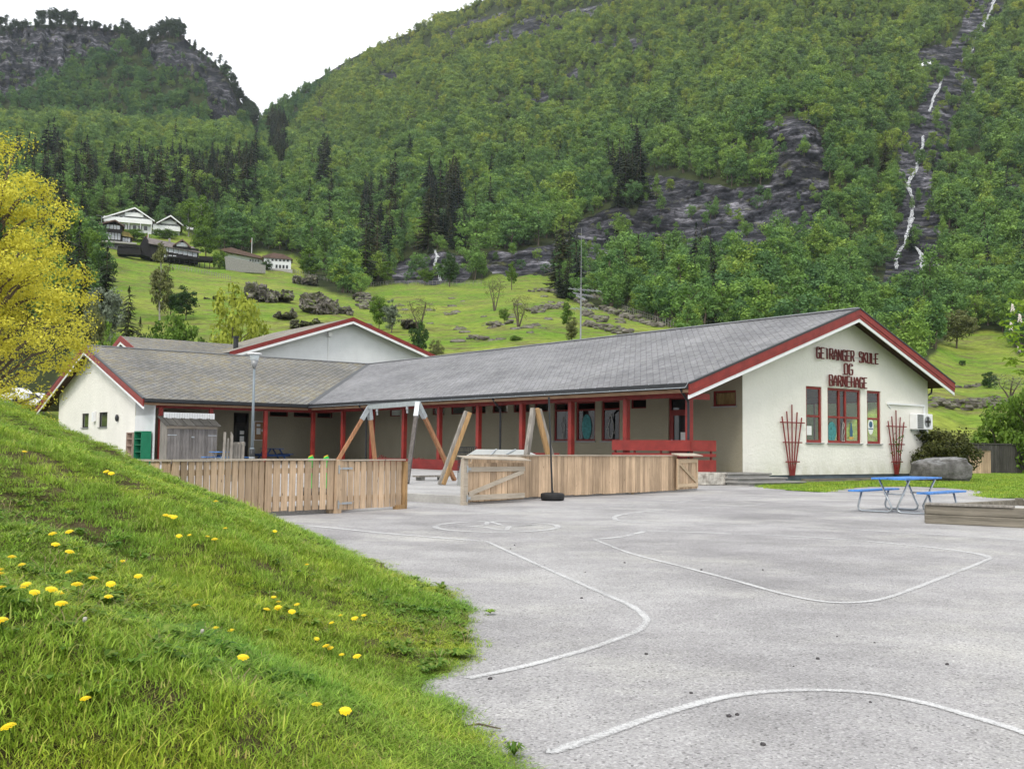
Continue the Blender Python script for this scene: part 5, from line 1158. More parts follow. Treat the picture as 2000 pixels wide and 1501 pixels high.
# little gate at the right end
a0_ = at_z(1322, 960.5); sg = thing('small_gate', 'small pine gate with diagonal brace at the right end of the long fence', 'gate', (a0_.x, a0_.y-.12, 0))
d = Vector((at_z(1361, 957.5).x-a0_.x, at_z(1361, 957.5).y-a0_.y, 0)); L = max(.6, d.length); sg.rotation_euler.z = math.atan2(d.y, d.x)
mb = MB(); n_ = 7; stp = L/n_
for i in range(n_): mb.box((stp*(i+.5), .03, .5), (stp-.03, .02, .86))
mb.build('boards', M['fence'], sg); mb = MB()
for x_ in (.05, L-.05): mb.box((x_, 0, .5), (.1, .03, .84))
mb.box((L/2, -.002, .18), (L-.02, .034, .1)); mb.box((L/2, -.002, .86), (L-.02, .034, .1)); mb.bar((.12, -.004, .8), (L-.1, -.004, .26), .03, .09); mb.build('brace_frame', M['fence_side'], sg)
mb = MB(); mb.prism([(-.05, -.12, 1.0), (L+.12, -.12, 1.0), (L+.1, .16, 1.06), (-.07, .16, 1.06)], (0, 0, .025)); mb.build('top_board', M['fence_cap'], sg)

# --- swing set
YZ = .15
def foot(x, y, z=YZ): return P3(x, y, z)
f1, f2 = foot(795, 944), foot(888, 938); YA = (f1.y+f2.y)/2; apR = at_Y(816, 787, YA); YL = 1*( (apR.z-EYE)/((870-795)/F) ); apL = at_Y(721, 793, YL); apL.z = apR.z
sw = thing('swing_frame', 'timber swing frame with galvanised steel top beam and no seats', 'swing', (apR.x, apR.y, YZ)); o0 = Vector(sw.location)
def q_(p): return Vector(p)-o0
f3 = at_Y(640, 930, apL.y-.6); f3.z = YZ; f4 = at_Y(736, 930, apL.y+.3); f4.z = YZ
for fp, ap in ((f1, apR), (f2, apR), (f3, apL), (f4, apL)):
    k_ = .16; j = Vector(ap).lerp(fp, k_); mb = MB(); mb.bar(q_(fp), q_(j), .115, .115); mb.build('leg', M['post_dark' if fp is f1 else 'post_wood'], sw, bevel=.01)
    mb = MB(); mb.bar(q_(ap), q_(Vector(ap).lerp(fp, k_+.02)), .135, .135); mb.build('steel_sleeve', M['galv'], sw)
mb = MB(); mb.bar(q_(apR), q_(apL), .11, .14); mb.build('top_beam', M['galv'], sw)
for k_ in (.2, .82):
    c_ = apR.lerp(apL, k_); mb = MB(); mb.box(q_(c_)+Vector((0, 0, -.12)), (.06, .12, .10)); mb.tube([q_(c_)+Vector((0, 0, -.15)), q_(c_)+Vector((.01, 0, -.28))], .03, 8); mb.build('hanger', M['galv'], sw)
fa_ = foot(862, 946); ta = at_Y(914, 803, fa_.y+.35)
w1 = thing('leaning_post', 'single tall grey timber post leaning right behind the fence opening', 'post', fa_)
dv = ta-fa_
for off, m_ in ((-.045, 'post_grey'), (.05, 'gold_wood')): mb = MB(); mb.bar(Vector((off, 0, 0)), dv+Vector((off, 0, 0 if off < 0 else -.03)), .085, .12); mb.build('timber', M[m_], w1, bevel=.008)
w2p = at_Y(1044, 797, 25.6); w2 = thing('timber_frame', 'A-shaped pair of grey and golden timbers behind the long fence', 'frame', (w2p.x, w2p.y, YZ)); z_ = w2p.z-YZ
fl_ = at_Y(1022, 900, 25.3); fr_ = at_Y(1085, 915, 25.7)
mb = MB(); mb.bar(Vector((fl_.x-w2p.x-.03, -.3, 0)), Vector((-.03, 0, z_)), .12, .12); mb.build('timber', M['post_grey'], w2, bevel=.008)
mb = MB(); mb.bar(Vector((fr_.x-w2p.x+.05, .3, 0)), Vector((.05, 0, z_)), .11, .11); mb.build('timber', M['gold_wood'], w2, bevel=.008)
mb = MB(); mb.bar(Vector((fr_.x-w2p.x+.16, .36, 0)), Vector((.12, .1, z_-.02)), .08, .1); mb.build('timber', M['post_grey'], w2)
# pole standing in a car tyre
tp_ = at_z(1079, 977); ty = thing('tyre_stand', 'black tyre lying on the asphalt in front of the long fence', 'tyre', tp_)
mb = MB(); prof = [(.15, .015), (.20, 0), (.25, .01), (.268, .04), (.27, .14), (.25, .165), (.20, .175), (.15, .165), (.14, .12), (.14, .05)]; n_ = 36; vs = []; fs = []
for k_ in range(n_):
    a = 2*math.pi*k_/n_
    for j, (r_, z_) in enumerate(prof): rr_ = r_+(.004 if (k_ % 2 and .26 < r_) else 0); vs.append((rr_*math.cos(a), rr_*math.sin(a), z_))
m_ = len(prof)
for k_ in range(n_):
    for j in range(m_): fs.append((k_*m_+j, ((k_+1) % n_)*m_+j, ((k_+1) % n_)*m_+(j+1) % m_, k_*m_+(j+1) % m_))
mb.add(vs, fs); mb.build('tyre', M['rubber'], ty, True); mb = MB(); mb.tube([(0, 0, 0), (0, 0, .04)], .15, 20); mb.build('concrete_fill', M['conc'], ty)
ttop = at_Y(1072, 775, tp_.y); pl = MB(); pl.tube([(0, 0, .04), ttop-tp_], .021, 8); pl.tube([(0, 0, .035), (0, 0, .22)], .03, 8); o_ = pl.build('pole', M['black']); o_.location = tp_; tag(o_, 'slim black pole rising out of the tyre on the asphalt', 'pole')

# --- street lamp
lb = Vector((-509/F*32, 32, .14)); lb.x = at_Y(491, 930, 32).x; tz = at_Y(497, 690, 32)
la = thing('street_lamp', 'grey street lamp with conical head standing behind the left fence', 'street lamp', lb); h_ = tz.z-.14-.42
mb = MB(); mb.tube([(0, 0, 0), (0, 0, .95)], .07, 12); mb.tube([(0, 0, .9), (0, 0, h_)], [.048, .036], 12); mb.build('pole', M['lamp_grey'], la, True)
mb = MB(); mb.tube([(0, 0, .5), (0, 0, .92)], .085, 12); mb.build('pole_cover', M['black'], la, True); mb = MB(); mb.tube([(0, 0, .62), (0, 0, .68)], .09, 12); mb.build('reflector_band', M['galv'], la)
mb = MB(); mb.tube([(0, 0, h_-.05), (0, 0, h_+.2)], [.05, .12], 14); mb.build('lamp_neck', M['steel_dull'], la, True)
M['frost'] = paint('frosted_glass', (.62, .68, .72), .05, 3, .25, 0)
mb = MB(); mb.tube([(0, 0, h_+.18), (0, 0, h_+.40)], [.11, .17], 16); mb.build('lamp_glass', M['frost'], la, True); mb = MB(); mb.tube([(0, 0, h_+.39), (0, 0, h_+.43)], [.24, .20], 20); mb.build('lamp_cap', M['white'], la, True)

# --- garden shed
SV = 26.0; a_ = on_v(326, 816, SV); b_ = on_v(424, 900, SV); sh = local_thing('tool_shed', 'grey weathered timber shed with double doors at the left end of the porch', 'shed', a_.x, SV, .1)
Ws = b_.x-a_.x; Hs = a_.z-.1; Ds = 1.0
mb = MB(); mb.prism([(.02, .03, 0), (.02, Ds, 0), (.02, Ds, Hs+.02), (.02, .03, Hs-.33)], (Ws-.04, 0, 0)); mb.build('walls', M['post_grey'], sh)
for x0, x1 in ((.06, Ws/2-.01), (Ws/2+.01, Ws-.06)):
    mb = MB(); n_ = 8; stp = (x1-x0)/n_
    for i in range(n_): mb.rng(x0+stp*i+.004, x0+stp*(i+1)-.004, 0, .028, .06, Hs-.52)
    dd = mb.build('door', M['grey_wood'], sh); mb = MB()
    for z_ in (.25, Hs-.85): xx = x0 if x0 < .1 else x1-.45; mb.rng(xx, xx+.45, -.012, -.002, z_, z_+.045)
    mb.build('hinge', M['galv'], dd)
mb = MB(); mb.rng(.02, Ws-.02, -.01, .03, Hs-.50, Hs-.36); mb.build('lintel_board', M['fence_cap'], sh)
mb = MB(); mb.rng(Ws/2-.06, Ws/2+.08, -.05, -.01, Hs-.95, Hs-.88); mb.build('latch', M['galv'], sh)
mb = MB(); n_ = 13; stp = (Ws+.24)/n_
for i in range(n_): x0 = -.12+stp*i; mb.prism([(x0, -.2, Hs-.38), (x0+stp-.02, -.2, Hs-.38), (x0+stp-.02, Ds+.1, Hs+.1), (x0, Ds+.1, Hs+.1)], (0, 0, .03+.02*(i % 2)))
mb.build('roof', M['dark_fence'], sh)
# corrugated screen behind the shed
cs = local_thing('corrugated_screen', 'white corrugated screen closing the end of the porch behind the shed', 'screen', LW_U, 27.1)
mb = MB()
for i in range(20): mb.rng(.35+.13*i, .35+.13*i+.10, -.3, -.27, .1, 2.74)
mb.rng(.33, 2.95, -.27, -.25, .1, 2.75); mb.build('sheet_metal', M['siding'], cs)
mb = MB()
for i in range(20): mb.rng(-.02, .02, .05+.15*i, .05+.15*i+.13, 0, 2.62)
for i in range(20): mb.rng(-.02, .01, .05+.15*i, .05+.15*i+.05, 2.62, 3.3)
mb.build('side_boards', M['siding'], cs)
# shelf and green locker
lk = local_thing('green_locker', 'open green locker with shelves standing outside the left wing', 'locker', LW_U-.35, 28.4, .05)
mb = MB(); mb.rng(-.25, .25, -1.1, -1.06, 0, 1.75); mb.rng(-.25, .25, -.04, 0, 0, 1.75); mb.rng(.2, .25, -1.06, -.04, 0, 1.75); mb.rng(-.25, .2, -1.06, -.04, 1.7, 1.75); mb.build('cabinet', M['green_locker'], lk)
mb = MB(); [mb.rng(-.22, .2, -1.06, -.04, z_, z_+.03) for z_ in (.35, .7, 1.05, 1.35)]; mb.build('shelf', M['green_locker'], lk)
sf = local_thing('wooden_shelf', 'pale pink wooden shelf unit beside the green locker', 'shelf', LW_U-.3, 29.0, .05)
mb = MB(); mb.rng(-.2, .2, 0, .04, 0, 1.7); mb.rng(-.2, .2, .95, .99, 0, 1.7)
for z_ in (.5, 1.0, 1.35, 1.66): mb.rng(-.2, .2, .04, .95, z_, z_+.035)
M['pinkwood'] = wood('pink_wood', (.5, .38, .31), .7, 'Z'); mb.build('rack', M['pinkwood'], sf)

# --- planks leaning by the lamp
px0 = 437
for i, (x, yt, w_) in enumerate([(437, 843, 5), (443, 855, 4), (451, 842, 5), (450, 864, 7), (458, 863, 8), (464, 863, 8), (472, 862, 8)]):
    Yp = 29+.1*i; A_ = at_Y(x, yt, Yp); mb = MB(); ww = w_/F*Yp; hh = A_.z-.14
    mb.prism([(-ww/2, 0, 0), (ww/2, 0, 0), (ww/2, .12, hh-(.12 if i == 2 else 0)), (-ww/2, .12, hh)], (0, .03, 0)); o_ = mb.build('loose_plank', M['siding_wood'] if 'siding_wood' in M else M['post_pale'] if 'post_pale' in M else M['post_grey']); o_.location = (A_.x, Yp, .14)
    tag(o_, ['tallest narrow pale plank at the left of the upright bundle', 'short slim plank standing second from the left in the upright bundle', 'pale plank with a pointed top in the upright bundle', 'wide grey plank standing behind the pointed one', 'grey plank in the middle of the upright bundle', 'grey plank second from the right end of the upright bundle', 'grey plank at the right end of the upright bundle by the lamp'][i], 'plank', 'planks standing upright beside the street lamp')

# --- picnic tables
def picnic(c_, rz, label, steel=True, L=1.9, mat='blue', sc=1.0, legm='galv'):
    e = thing('picnic_table', label, 'picnic table', c_, rz); e.scale = (sc, sc, sc)
    mb = MB()
    for i in range(4): mb.rng(-L/2, L/2, -.33+.168*i, -.33+.168*i+.158, .655, .69)
    mb.build('table_top', M[mat], e, bevel=.004)
    for s_ in (-1, 1):
        mb = MB(); y0 = s_*.68
        for i in range(2): mb.rng(-L/2, L/2, y0-.13+.135*i, y0-.13+.135*i+.125, .40, .435)
        mb.build('bench', M[mat], e, bevel=.004)
    for x_ in (-L/2+.3, L/2-.3):
        if steel:
            mb = MB()
            for s_ in (-1, 1):
                pts = [(x_, s_*.30, .65), (x_, s_*.05, .10), (x_, s_*.07, .045), (x_, s_*.13, .02), (x_, s_*.66, .02), (x_, s_*.72, .05), (x_, s_*.735, .11), (x_, s_*.66, .40)]
                mb.tube(pts, .021, 8)
            mb.bar((x_, -.2, .37), (x_, .2, .37), .03, .03); mb.build('leg_frame', M['galv'], e, True)
        else:
            mb = MB()
            for s_ in (-1, 1): mb.bar((x_, s_*.62, 0), (x_, s_*.22, .65), .05, .1, (1, 0, 0))
            mb.bar((x_+.03, -.75, .36), (x_+.03, .75, .36), .05, .1); mb.build('leg_frame', M[mat], e)
    return e
picnic((7.92, 20.55, 0), math.atan2(.73, .68), 'blue picnic table with steel tube legs on the asphalt before the gable')
c_ = at_z(413, 885, .83); picnic(glob(-9.6, 24.2, .14), ROTB+.5, 'blue picnic table partly hidden behind the upright planks', L=1.6, mat='blue')
picnic(glob(-8.9, 28.7, .2), ROTB+1.3, 'dark blue wooden picnic table under the porch beside the shed', False, L=1.5, mat='blue_dark')
pb = on_v(527, 900, 28.6); picnic(glob(pb.x+.1, 28.6, .2), ROTB+1.45, 'dark blue wooden picnic table under the porch in front of the notice board', False, L=1.6, mat='blue_dark', sc=1.15)

# --- play things seen over the fence
for x, lab in ((607, 'green plastic toy digger handle above the fence nearest the boards'), (637, 'second green plastic toy digger handle beside the swing leg')):
    c_ = at_Y(x+2, 900, 20.6); c_.z = .14; e = thing('toy_digger', lab, 'toy', c_); e.scale = (1.2, 1.2, (at_Y(x, 889, 20.6).z-.14)/.78); mb = MB(); mb.prism([(-.05, 0, 0), (.05, 0, 0), (.06, 0, .62), (.0, 0, .78), (-.07, 0, .74)], (0, .1, 0)); mb.build('body', M['green_toy'], e, bevel=.015)
    mb = MB(); mb.prism([(-.06, .01, .73), (.0, .01, .76), (-.0, .01, .79), (-.06, .01, .76)], (0, .08, 0)); mb.build('grip', M['yellow_toy'], e)
    mb = MB(); mb.tube([(-.16, .05, .1), (.16, .05, .1)], .1, 12); mb.build('wheel', M['black'], e)
cr_ = at_Y(913, 900, 29.5); cr_.z = .14; e = thing('milk_crate_stack', 'stack of black wire crates by the porch post', 'crates', cr_, ROTB)
mb = MB(); zt = at_Y(913, 873, 29.5).z-.14
for k_ in range(8): z_ = .05+k_*(zt-.05)/7; mb.rng(-.2, .2, -.2, -.185, z_-.012, z_+.012); mb.rng(-.2, -.185, -.2, .2, z_-.012, z_+.012); mb.rng(-.2, .2, .185, .2, z_-.012, z_+.012); mb.rng(.185, .2, -.2, .2, z_-.012, z_+.012)
for k_ in range(7): x_ = -.19+k_*.063; mb.rng(x_-.008, x_+.008, -.202, -.19, .03, zt); mb.rng(-.202, -.19, x_-.008, x_+.008, .03, zt)
mb.build('crate', M['black'], e)
# white sandpit cover
cv = at_Y(990, 900, 27.5); cv.z = .14; e = thing('sandpit_cover', 'big white sandpit cover sloping up behind the long fence', 'cover', cv, ROTB)
xl = at_Y(902, 895, 27.5).x-cv.x; xr = at_Y(1058, 892, 27.5).x-cv.x; zt = at_Y(985, 879, 27.5).z-.14
e.rotation_euler.z = .15
mb = MB(); mb.add([(xl, 0, zt-.22), (xr, 0, zt-.16), (xr-.35, .6, zt+.02), (xl+.45, .6, zt+.02), (xl, 0, 0), (xr, 0, 0), (xr, 1.3, 0), (xl, 1.3, 0), (xl+.1, 1.25, zt-.3), (xr-.1, 1.25, zt-.3)], [(0, 1, 2, 3), (4, 5, 1, 0), (1, 5, 6, 9, 2), (4, 0, 3, 8, 7), (3, 2, 9, 8), (8, 9, 6, 7)]); mb.build('cover_panel', M['tarp'], e)
mb = MB(); mb.bar((-.5, -.01, zt-.19), (-.2, .6, zt+.03), .03, .03); mb.bar((xr-.9, .2, zt-.1), (xr-.6, .6, zt+.03), .03, .03); mb.build('seam_strip', M['galv'], e)
c_ = at_Y(1062, 892, 28.2); c_.z = .14; e = thing('red_box', 'low dark red wooden box behind the long fence under the window', 'box', c_, .4); zt = at_Y(1062, 884, 28.2).z-.14
mb = MB(); mb.rng(-.32, .32, -.2, .2, 0, zt-.05); mb.build('box_body', M['red_dark'], e); mb = MB(); mb.rng(-.36, .36, -.24, .24, zt-.05, zt); mb.build('lid', M['red_dark'], e)
bn = at_z(842, 935, YZ); e = thing('plank_bench', 'low plank lying on blocks at the edge of the gravel playground', 'bench', at_z(842, 934, YZ+.05), ROTB+.1); e.location.z = YZ
mb = MB(); mb.rng(-.62, .62, -.16, .16, .1, .15); mb.build('plank', M['post_grey'], e); mb = MB(); mb.rng(-.5, -.35, -.13, .13, 0, .1); mb.rng(.35, .5, -.13, .13, 0, .1); mb.build('block', M['conc_dark'], e)
for (x, y, r_, lab) in ((806, 899, .09, 'red toy on the porch edge left of the posts'), (821, 899, .07, 'small red plant pot on the porch edge'), (748, 894, .09, 'red flowers on the porch edge behind the swing')):
    c_ = on_u(x, y, -2.95); e = local_thing('red_toy', lab, 'toy', -2.95, c_.y, .38)
    mb = MB(); mb.tube([(0, 0, 0), (0, 0, max(.1, c_.z-.38))], [r_*.7, r_], 10); mb.build('pot', M['red_dark'], e)
    mb = MB(); random.seed(x)
    for k_ in range(16): a = random.random()*6.28; q = Vector((math.cos(a)*random.random()*.22, math.sin(a)*random.random()*.22, max(.1, c_.z-.38)+random.random()*.14)); mb.sphere(q, .025, 6, 4)
    mb.build('flowers', M['red'], e)
lbr = on_v(1290, 795, 4.2)
wf = thing('wall_stone', 'small grey stone standing on the fence rail below the tall windows', 'stone', at_Y(1197, 884, 30.5)); mb = MB(); mb.sphere((0, 0, 0), .09, 10, 7, (1, .7, 1.1), .6); mb.build('stone', M['conc'], wf); wf.location = (*at_Y(1197, 884, 33)[:2], .47)

# --- trellises
def trellis(x, label):
    c_ = on_v(x, 925, 0); e = local_thing('plant_trellis', label, 'trellis', c_.x, -.06, .25, 'red fan trellises on the gable wall'); H_ = 2.68
    for i, (tx, th) in enumerate(((-.60, 2.22), (-.32, 2.42), (0, 2.68), (.32, 2.40), (.60, 2.20))):
        mb = MB(); mb.bar((tx*.2, -.02, .0), (tx, -.02, th), .045, .03, (0, 1, 0)); mb.build('upright', M['red_dark'], e)
    for z_, w_ in ((.52, .42), (1.25, .58), (2.0, .74)): mb = MB(); mb.rng(-w_, w_, -.06, -.035, z_-.022, z_+.022); mb.build('crossbar', M['red_dark'], e)
    return e
trellis(1544, 'red fan trellis standing left of the gable windows'); tr2 = trellis(1748, 'red fan trellis with a creeper right of the gable windows')
mb = MB(); random.seed(5)
cpt = [(0, -.1, .1), (.15, -.1, .6), (-.1, -.12, 1.0), (-.25, -.1, 1.35), (.1, -.1, 1.6)]; mb.tube(cpt, .012, 5); 
for k_ in range(60):
    i = random.randrange(2, 5); p_ = Vector(cpt[i])+Vector((random.gauss(0, .2), random.gauss(0, .05), random.gauss(0, .12))); a = random.random()*6.28; s1 = Vector((math.cos(a), .3, math.sin(a)))*.045; s2 = Vector((-math.sin(a), .3, math.cos(a)))*.03; mb.add([p_-s1, p_-s2, p_+s1, p_+s2], [(0, 1, 2, 3)])
o_ = mb.build('creeper', M['leaf_mid']); o_.location = glob(on_v(1748, 925, 0).x, -.1, .25); o_.rotation_euler.z = ROTB; tag(o_, 'thin green creeper climbing the right trellis', 'climbing plant')
# --- heat pump
c1_ = on_v(1791, 825, -.35); e = local_thing('heat_pump', 'white heat pump unit mounted at the right corner of the gable wall', 'heat pump', c1_.x, -.35); z0, z1 = on_v(1791, 838, -.35).z, on_v(1791, 807, -.35).z
Wd = on_v(1822, 825, -.35).x-c1_.x
mb = MB(); mb.rng(0, Wd, 0, .34, z0, z1); mb.build('casing', M['white'], e, bevel=.02)
mb = MB(); [mb.rng(.04, Wd*.40, -.012, -.001, z0+.06+k_*.085, z0+.11+k_*.085) for k_ in range(7)]; mb.build('grille', M['dark'], e)
mb = MB(); mb.tube([(Wd*.66, -.02, (z0+z1)/2), (Wd*.66, .0, (z0+z1)/2)], .24, 24); fan = mb.build('fan_guard', M['steel_dull'], e); mb = MB(); [mb.bar((Wd*.66, -.03, (z0+z1)/2), (Wd*.66+.2*math.cos(a), -.03, (z0+z1)/2+.2*math.sin(a)), .09, .012, (0, 1, 0)) for a in (0, 1.57, 3.14, 4.71)]; mb.build('fan_blades', M['dark'], fan)
mb = MB(); mb.rng(.1, .15, .0, .4, z0-.06, z0); mb.rng(Wd-.5, Wd-.45, .0, .4, z0-.06, z0); mb.build('bracket', M['galv'], e)
# planks along the foot of the gable
mb = MB(); A_ = on_v(1550, 940, -.5); e = local_thing('garden_planks', 'old planks edging the narrow flower bed along the gable', 'planks', 2.2, -.7)
mb.rng(0, 2.6, -.28, 0, .0, .06); mb.rng(.6, 5.5, .05, .25, .04, .14); mb.build('plank', M['sleeper'], e)
# --- boulder
bc = at_Y(1838, 934, 41.5); bc.z = 0
mb = MB(); n1, n2 = 48, 30; vs = []; fs = []
for i in range(n2+1):
    t_ = math.pi*i/n2
    for k_ in range(n1):
        a = 2*math.pi*k_/n1; d = Vector((math.sin(t_)*math.cos(a), math.sin(t_)*math.sin(a), math.cos(t_)))
        ex = .55; sx_, sy_, sz_ = [math.copysign(abs(q)**ex, q) for q in d]; r_ = 1+.10*mn.noise(d*1.8)+.07*mn.noise(d*4.5)+.03*mn.noise(d*12)
        z_ = sz_*.52*r_+.46+(.05*sx_ if sz_ > 0 else 0)-.1*max(0, sx_-.5)
        vs.append((sx_*1.17*r_*(1.0-.08*max(0, sz_)), sy_*.75*r_, max(z_, -.05)))
for i in range(n2):
    for k_ in range(n1): a = i*n1+k_; b = i*n1+(k_+1) % n1; fs.append((a, a+n1, b+n1, b))
t = NT('boulder_rock'); co = t.coord('Object'); f = t.noise(co, 1.6, 8, .72); g = t.noise(t.coord('Object', (1, 1, 3)), 3.5, 6, .75)
rk_ = t.ramp(f, [(.3, (.045, .042, .04)), (.5, (.12, .115, .11)), (.7, (.24, .235, .23))]); geo = t.n('ShaderNodeNewGeometry'); sp = t.n('ShaderNodeSeparateXYZ'); t.l(geo.outputs['Normal'], sp.inputs[0])
lich = t.math('MULTIPLY', t.ramp(sp.outputs['Z'], [(.45, 0), (.9, .75)]), t.ramp(g, [(.38, 0), (.6, 1)])); t.color(t.mix(lich, rk_, (.36, .37, .37))); t.bump(g, .9, .06); M['boulder'] = t.fin(.9, .2)
mb.add(vs, fs); o_ = mb.build('boulder', M['boulder'], None, True); o_.location = bc; o_.rotation_euler.z = .35; tag(o_, 'large flat-topped grey boulder lying on the lawn right of the gable', 'boulder')
# --- sandpit
A3 = Vector(at_z(1809, 1021)); d1 = (Vector(at_z(2000, 1030))-A3); d1.normalize(); B3 = at_z(1985, 975, .31); d2 = Vector((B3.x-A3.x, B3.y-A3.y, 0)); L2 = d2.length; d2.normalize()
e = thing('sandpit', 'weathered timber sandpit at the right edge of the asphalt', 'sandpit', A3, math.atan2(d1.y, d1.x)); inv = Matrix.Rotation(-math.atan2(d1.y, d1.x), 3, 'Z'); q2 = inv@d2
for z0_, z1_, off in ((.0, .15, .01), (.155, .31, 0)): mb = MB(); mb.rng(-off, 5.2, -.06, .06, z0_, z1_); mb.build('front_beam', M['sleeper'], e, bevel=.01)
mb = MB(); mb.bar((.0, .07, .155), q2*L2+Vector((0, 0, .155)), .1, .30); mb.build('side_beam', M['sleeper'], e, bevel=.01)
mb = MB(); c_ = q2*L2; mb.box((c_.x+.05, c_.y, .16), (.13, .13, .36)); mb.box((.9, .13, .25), (.5, .1, .12)); mb.build('corner_post', M['sleeper'], e)
mb = MB(); c_ = q2*L2; mb.bar(c_+Vector((0, 0, .155)), c_+Vector((5, -.3, .155)), .1, .3); mb.build('rear_beam', M['sleeper'], e)
mb = MB(); mb.rng(.0, 1.35, -.09, .11, .312, .345); mb.build('loose_board', M['post_grey'], e)
vs = []; fs = []; n_ = 14
for i in range(n_+1):
    for j in range(n_+1): u_ = i/n_; v_ = j/n_; p_ = Vector((5.1*u_, .06, 0))+q2*L2*v_; vs.append((p_.x, p_.y, .20+.06*mn.noise(Vector((p_.x, p_.y, 0)))))
for i in range(n_):
    for j in range(n_): a = i*(n_+1)+j; fs.append((a, a+n_+1, a+n_+2, a+1))
mb = MB(); mb.add(vs, fs); mb.build('sand', M['sand'], e, True)
# --- rear fence
F0, F1, F2 = Vector((22.0, 55.5, 0)), Vector((27.3, 58.2, 0)), Vector((48, 66.5, 0))
def tall_fence(nm, lab, a, b, h, mat, off=0):
    e = thing(nm, lab, 'fence', a); d = (b-a); L = d.length; e.rotation_euler.z = math.atan2(d.y, d.x); mb = MB(); n_ = int(L/.17)
    for i in range(n_): mb.rng(i*.17+.006, i*.17+.164, -.015, .015+.012*(i % 2), .05, h)
    mb.build('boards', M[mat], e); mb = MB(); mb.rng(0, L, -.06, .08, h, h+.07)
    for x_ in np.arange(0, L, 2.4): mb.rng(x_, x_+.12, .03, .14, 0, h)
    mb.build('frame_rail', M['dark_fence'], e)
hF = at_Y(1950, 868, 58.5).z; tall_fence('plank_fence', 'tall dark board fence behind the boulder at the right edge', F0, F2, hF, 'dark_fence')
a_ = at_Y(1893, 928, 55.6); b_ = at_Y(1938, 928, 57.0); a_.z = b_.z = 0; tall_fence('plank_fence', 'lighter brown fence panel between the boulder and the dark fence', a_, b_, at_Y(1915, 879, 56).z, 'fence')

# --- aerial mast on the roof
e = local_thing('aerial_mast', 'tall aerial mast with antennas rising behind the main roof', 'antenna', 7.2, 0); am_ = on_v(1135, 663, 0)
vv = None
P_ = at_plane(1134, 663, G+U*6.4, U); lp = loc(P_); e.location = glob(6.4, lp.y, ZR-.2); dY = P_.y
ztop_ = at_Y(1136, 445, dY).z-(ZR-.2); z2_ = at_Y(1136, 562, dY).z-(ZR-.2)
mb = MB(); mb.tube([(0, 0, 0), (0, 0, z2_)], .04, 8); mb.tube([(0, 0, z2_), (0, 0, ztop_)], [.02, .008], 6); mb.build('mast', M['steel_dull'], e)
for zz, L_, a in ((z2_-.1, 1.6, .1), (z2_-.5, .7, .9), (z2_-.35, 1.5, .4), (z2_-1.1, 1.0, -.3)):
    mb = MB(); d = Vector((math.cos(a), math.sin(a), .06)); mb.tube([-d*L_*.6+Vector((0, 0, zz)), d*L_+Vector((0, 0, zz))], .02, 5)
    for k_ in range(7): c_ = d*(L_*(k_/6*1.3-.4))+Vector((0, 0, zz)); s_ = Vector((-d.y, d.x, .5))*.24; mb.tube([c_-s_, c_+s_], .009, 4)
    mb.build('antenna', M['steel_dull'], e)

# ================================================================== BUILDINGS BEHIND
GV = 50.0
ga, gl, gr = on_v(690, 620, GV), on_v(449, 687, GV), on_v(848, 693, GV)
e = local_thing('gym_hall', 'white clad hall with red and white gable trim behind the main roof', 'building', ga.x, GV)
slL = (ga.z-gl.z)/(ga.x-gl.x); uL = gl.x-ga.x; uR = -uL*1.0; zR = ga.z-(ga.z-gr.z)/(gr.x-ga.x)*uR
mb = MB(); mb.prism([(uL+1.0, .9, 0), (uR-1, .9, 0), (uR-1, .9, zR+.3), (0, .9, ga.z-.3), (uL+1.0, .9, gl.z+slL-.3)], (0, 16, 0)); mb.build('wall', M['hall_siding'] if 'hall_siding' in M else M['siding'], e)
zt = ga.z-.5; mb = MB(); z_ = 3.5
while z_ < ga.z-.6:
    wl = uL+1.05+max(0, (z_-(gl.z+slL*1.0-.4)))/slL if z_ > gl.z else uL+1.05; wr = uR-1.05-max(0, z_-zR-.2)/((ga.z-zR)/uR) if z_ > zR else uR-1.05
    mb.rng(wl+.3, wr-.3, .865, .899, z_, z_+.15); z_ += .165
mb.build('cladding', M['siding'], e)
LB = 15
mb = MB(); slab(mb, [(uL, 0, gl.z), (0, 0, ga.z), (0, LB, ga.z), (uL, LB, gl.z)], .2); slab(mb, [(0, 0, ga.z), (uR, 0, zR), (uR, LB, zR), (0, LB, ga.z)], .2); mb.build('roof', M['roof_back'], e)
for a_, nr in (((uL-.02, 0, gl.z), 0), ((uR+.02, 0, zR), 0)):
    mb = MB(); A_, B_ = Vector(a_), Vector((0, 0, ga.z)); mb.prism([A_+Vector((0, -.05, -.3)), B_+Vector((0, -.05, -.3)), B_+Vector((0, -.05, .03)), A_+Vector((0, -.05, .03))], (0, .07, 0)); mb.build('barge_board', M['red_dark'], e)
    mb = MB(); mb.prism([A_+Vector((0, -.03, -.5)), B_+Vector((0, -.03, -.5)), B_+Vector((0, -.03, -.3)), A_+Vector((0, -.03, -.3))], (0, .05, 0)); mb.build('white_trim', M['white'], e)
mb = MB(); mb.bar((uL-.08, 0, gl.z-.1), (uL-.08, LB, gl.z-.1), .14, .14); mb.build('gutter', M['black'], e)
fl = on_v(643, 653, GV+.8); mb = MB(); mb.box((fl.x-ga.x, .7, fl.z), (.32, .25, .3)); mb.tube([(fl.x-ga.x-.05, .82, fl.z), (fl.x-ga.x-.05, .82, fl.z-3.2)], .03, 6); mb.build('flood_lamp', M['paper'], e)
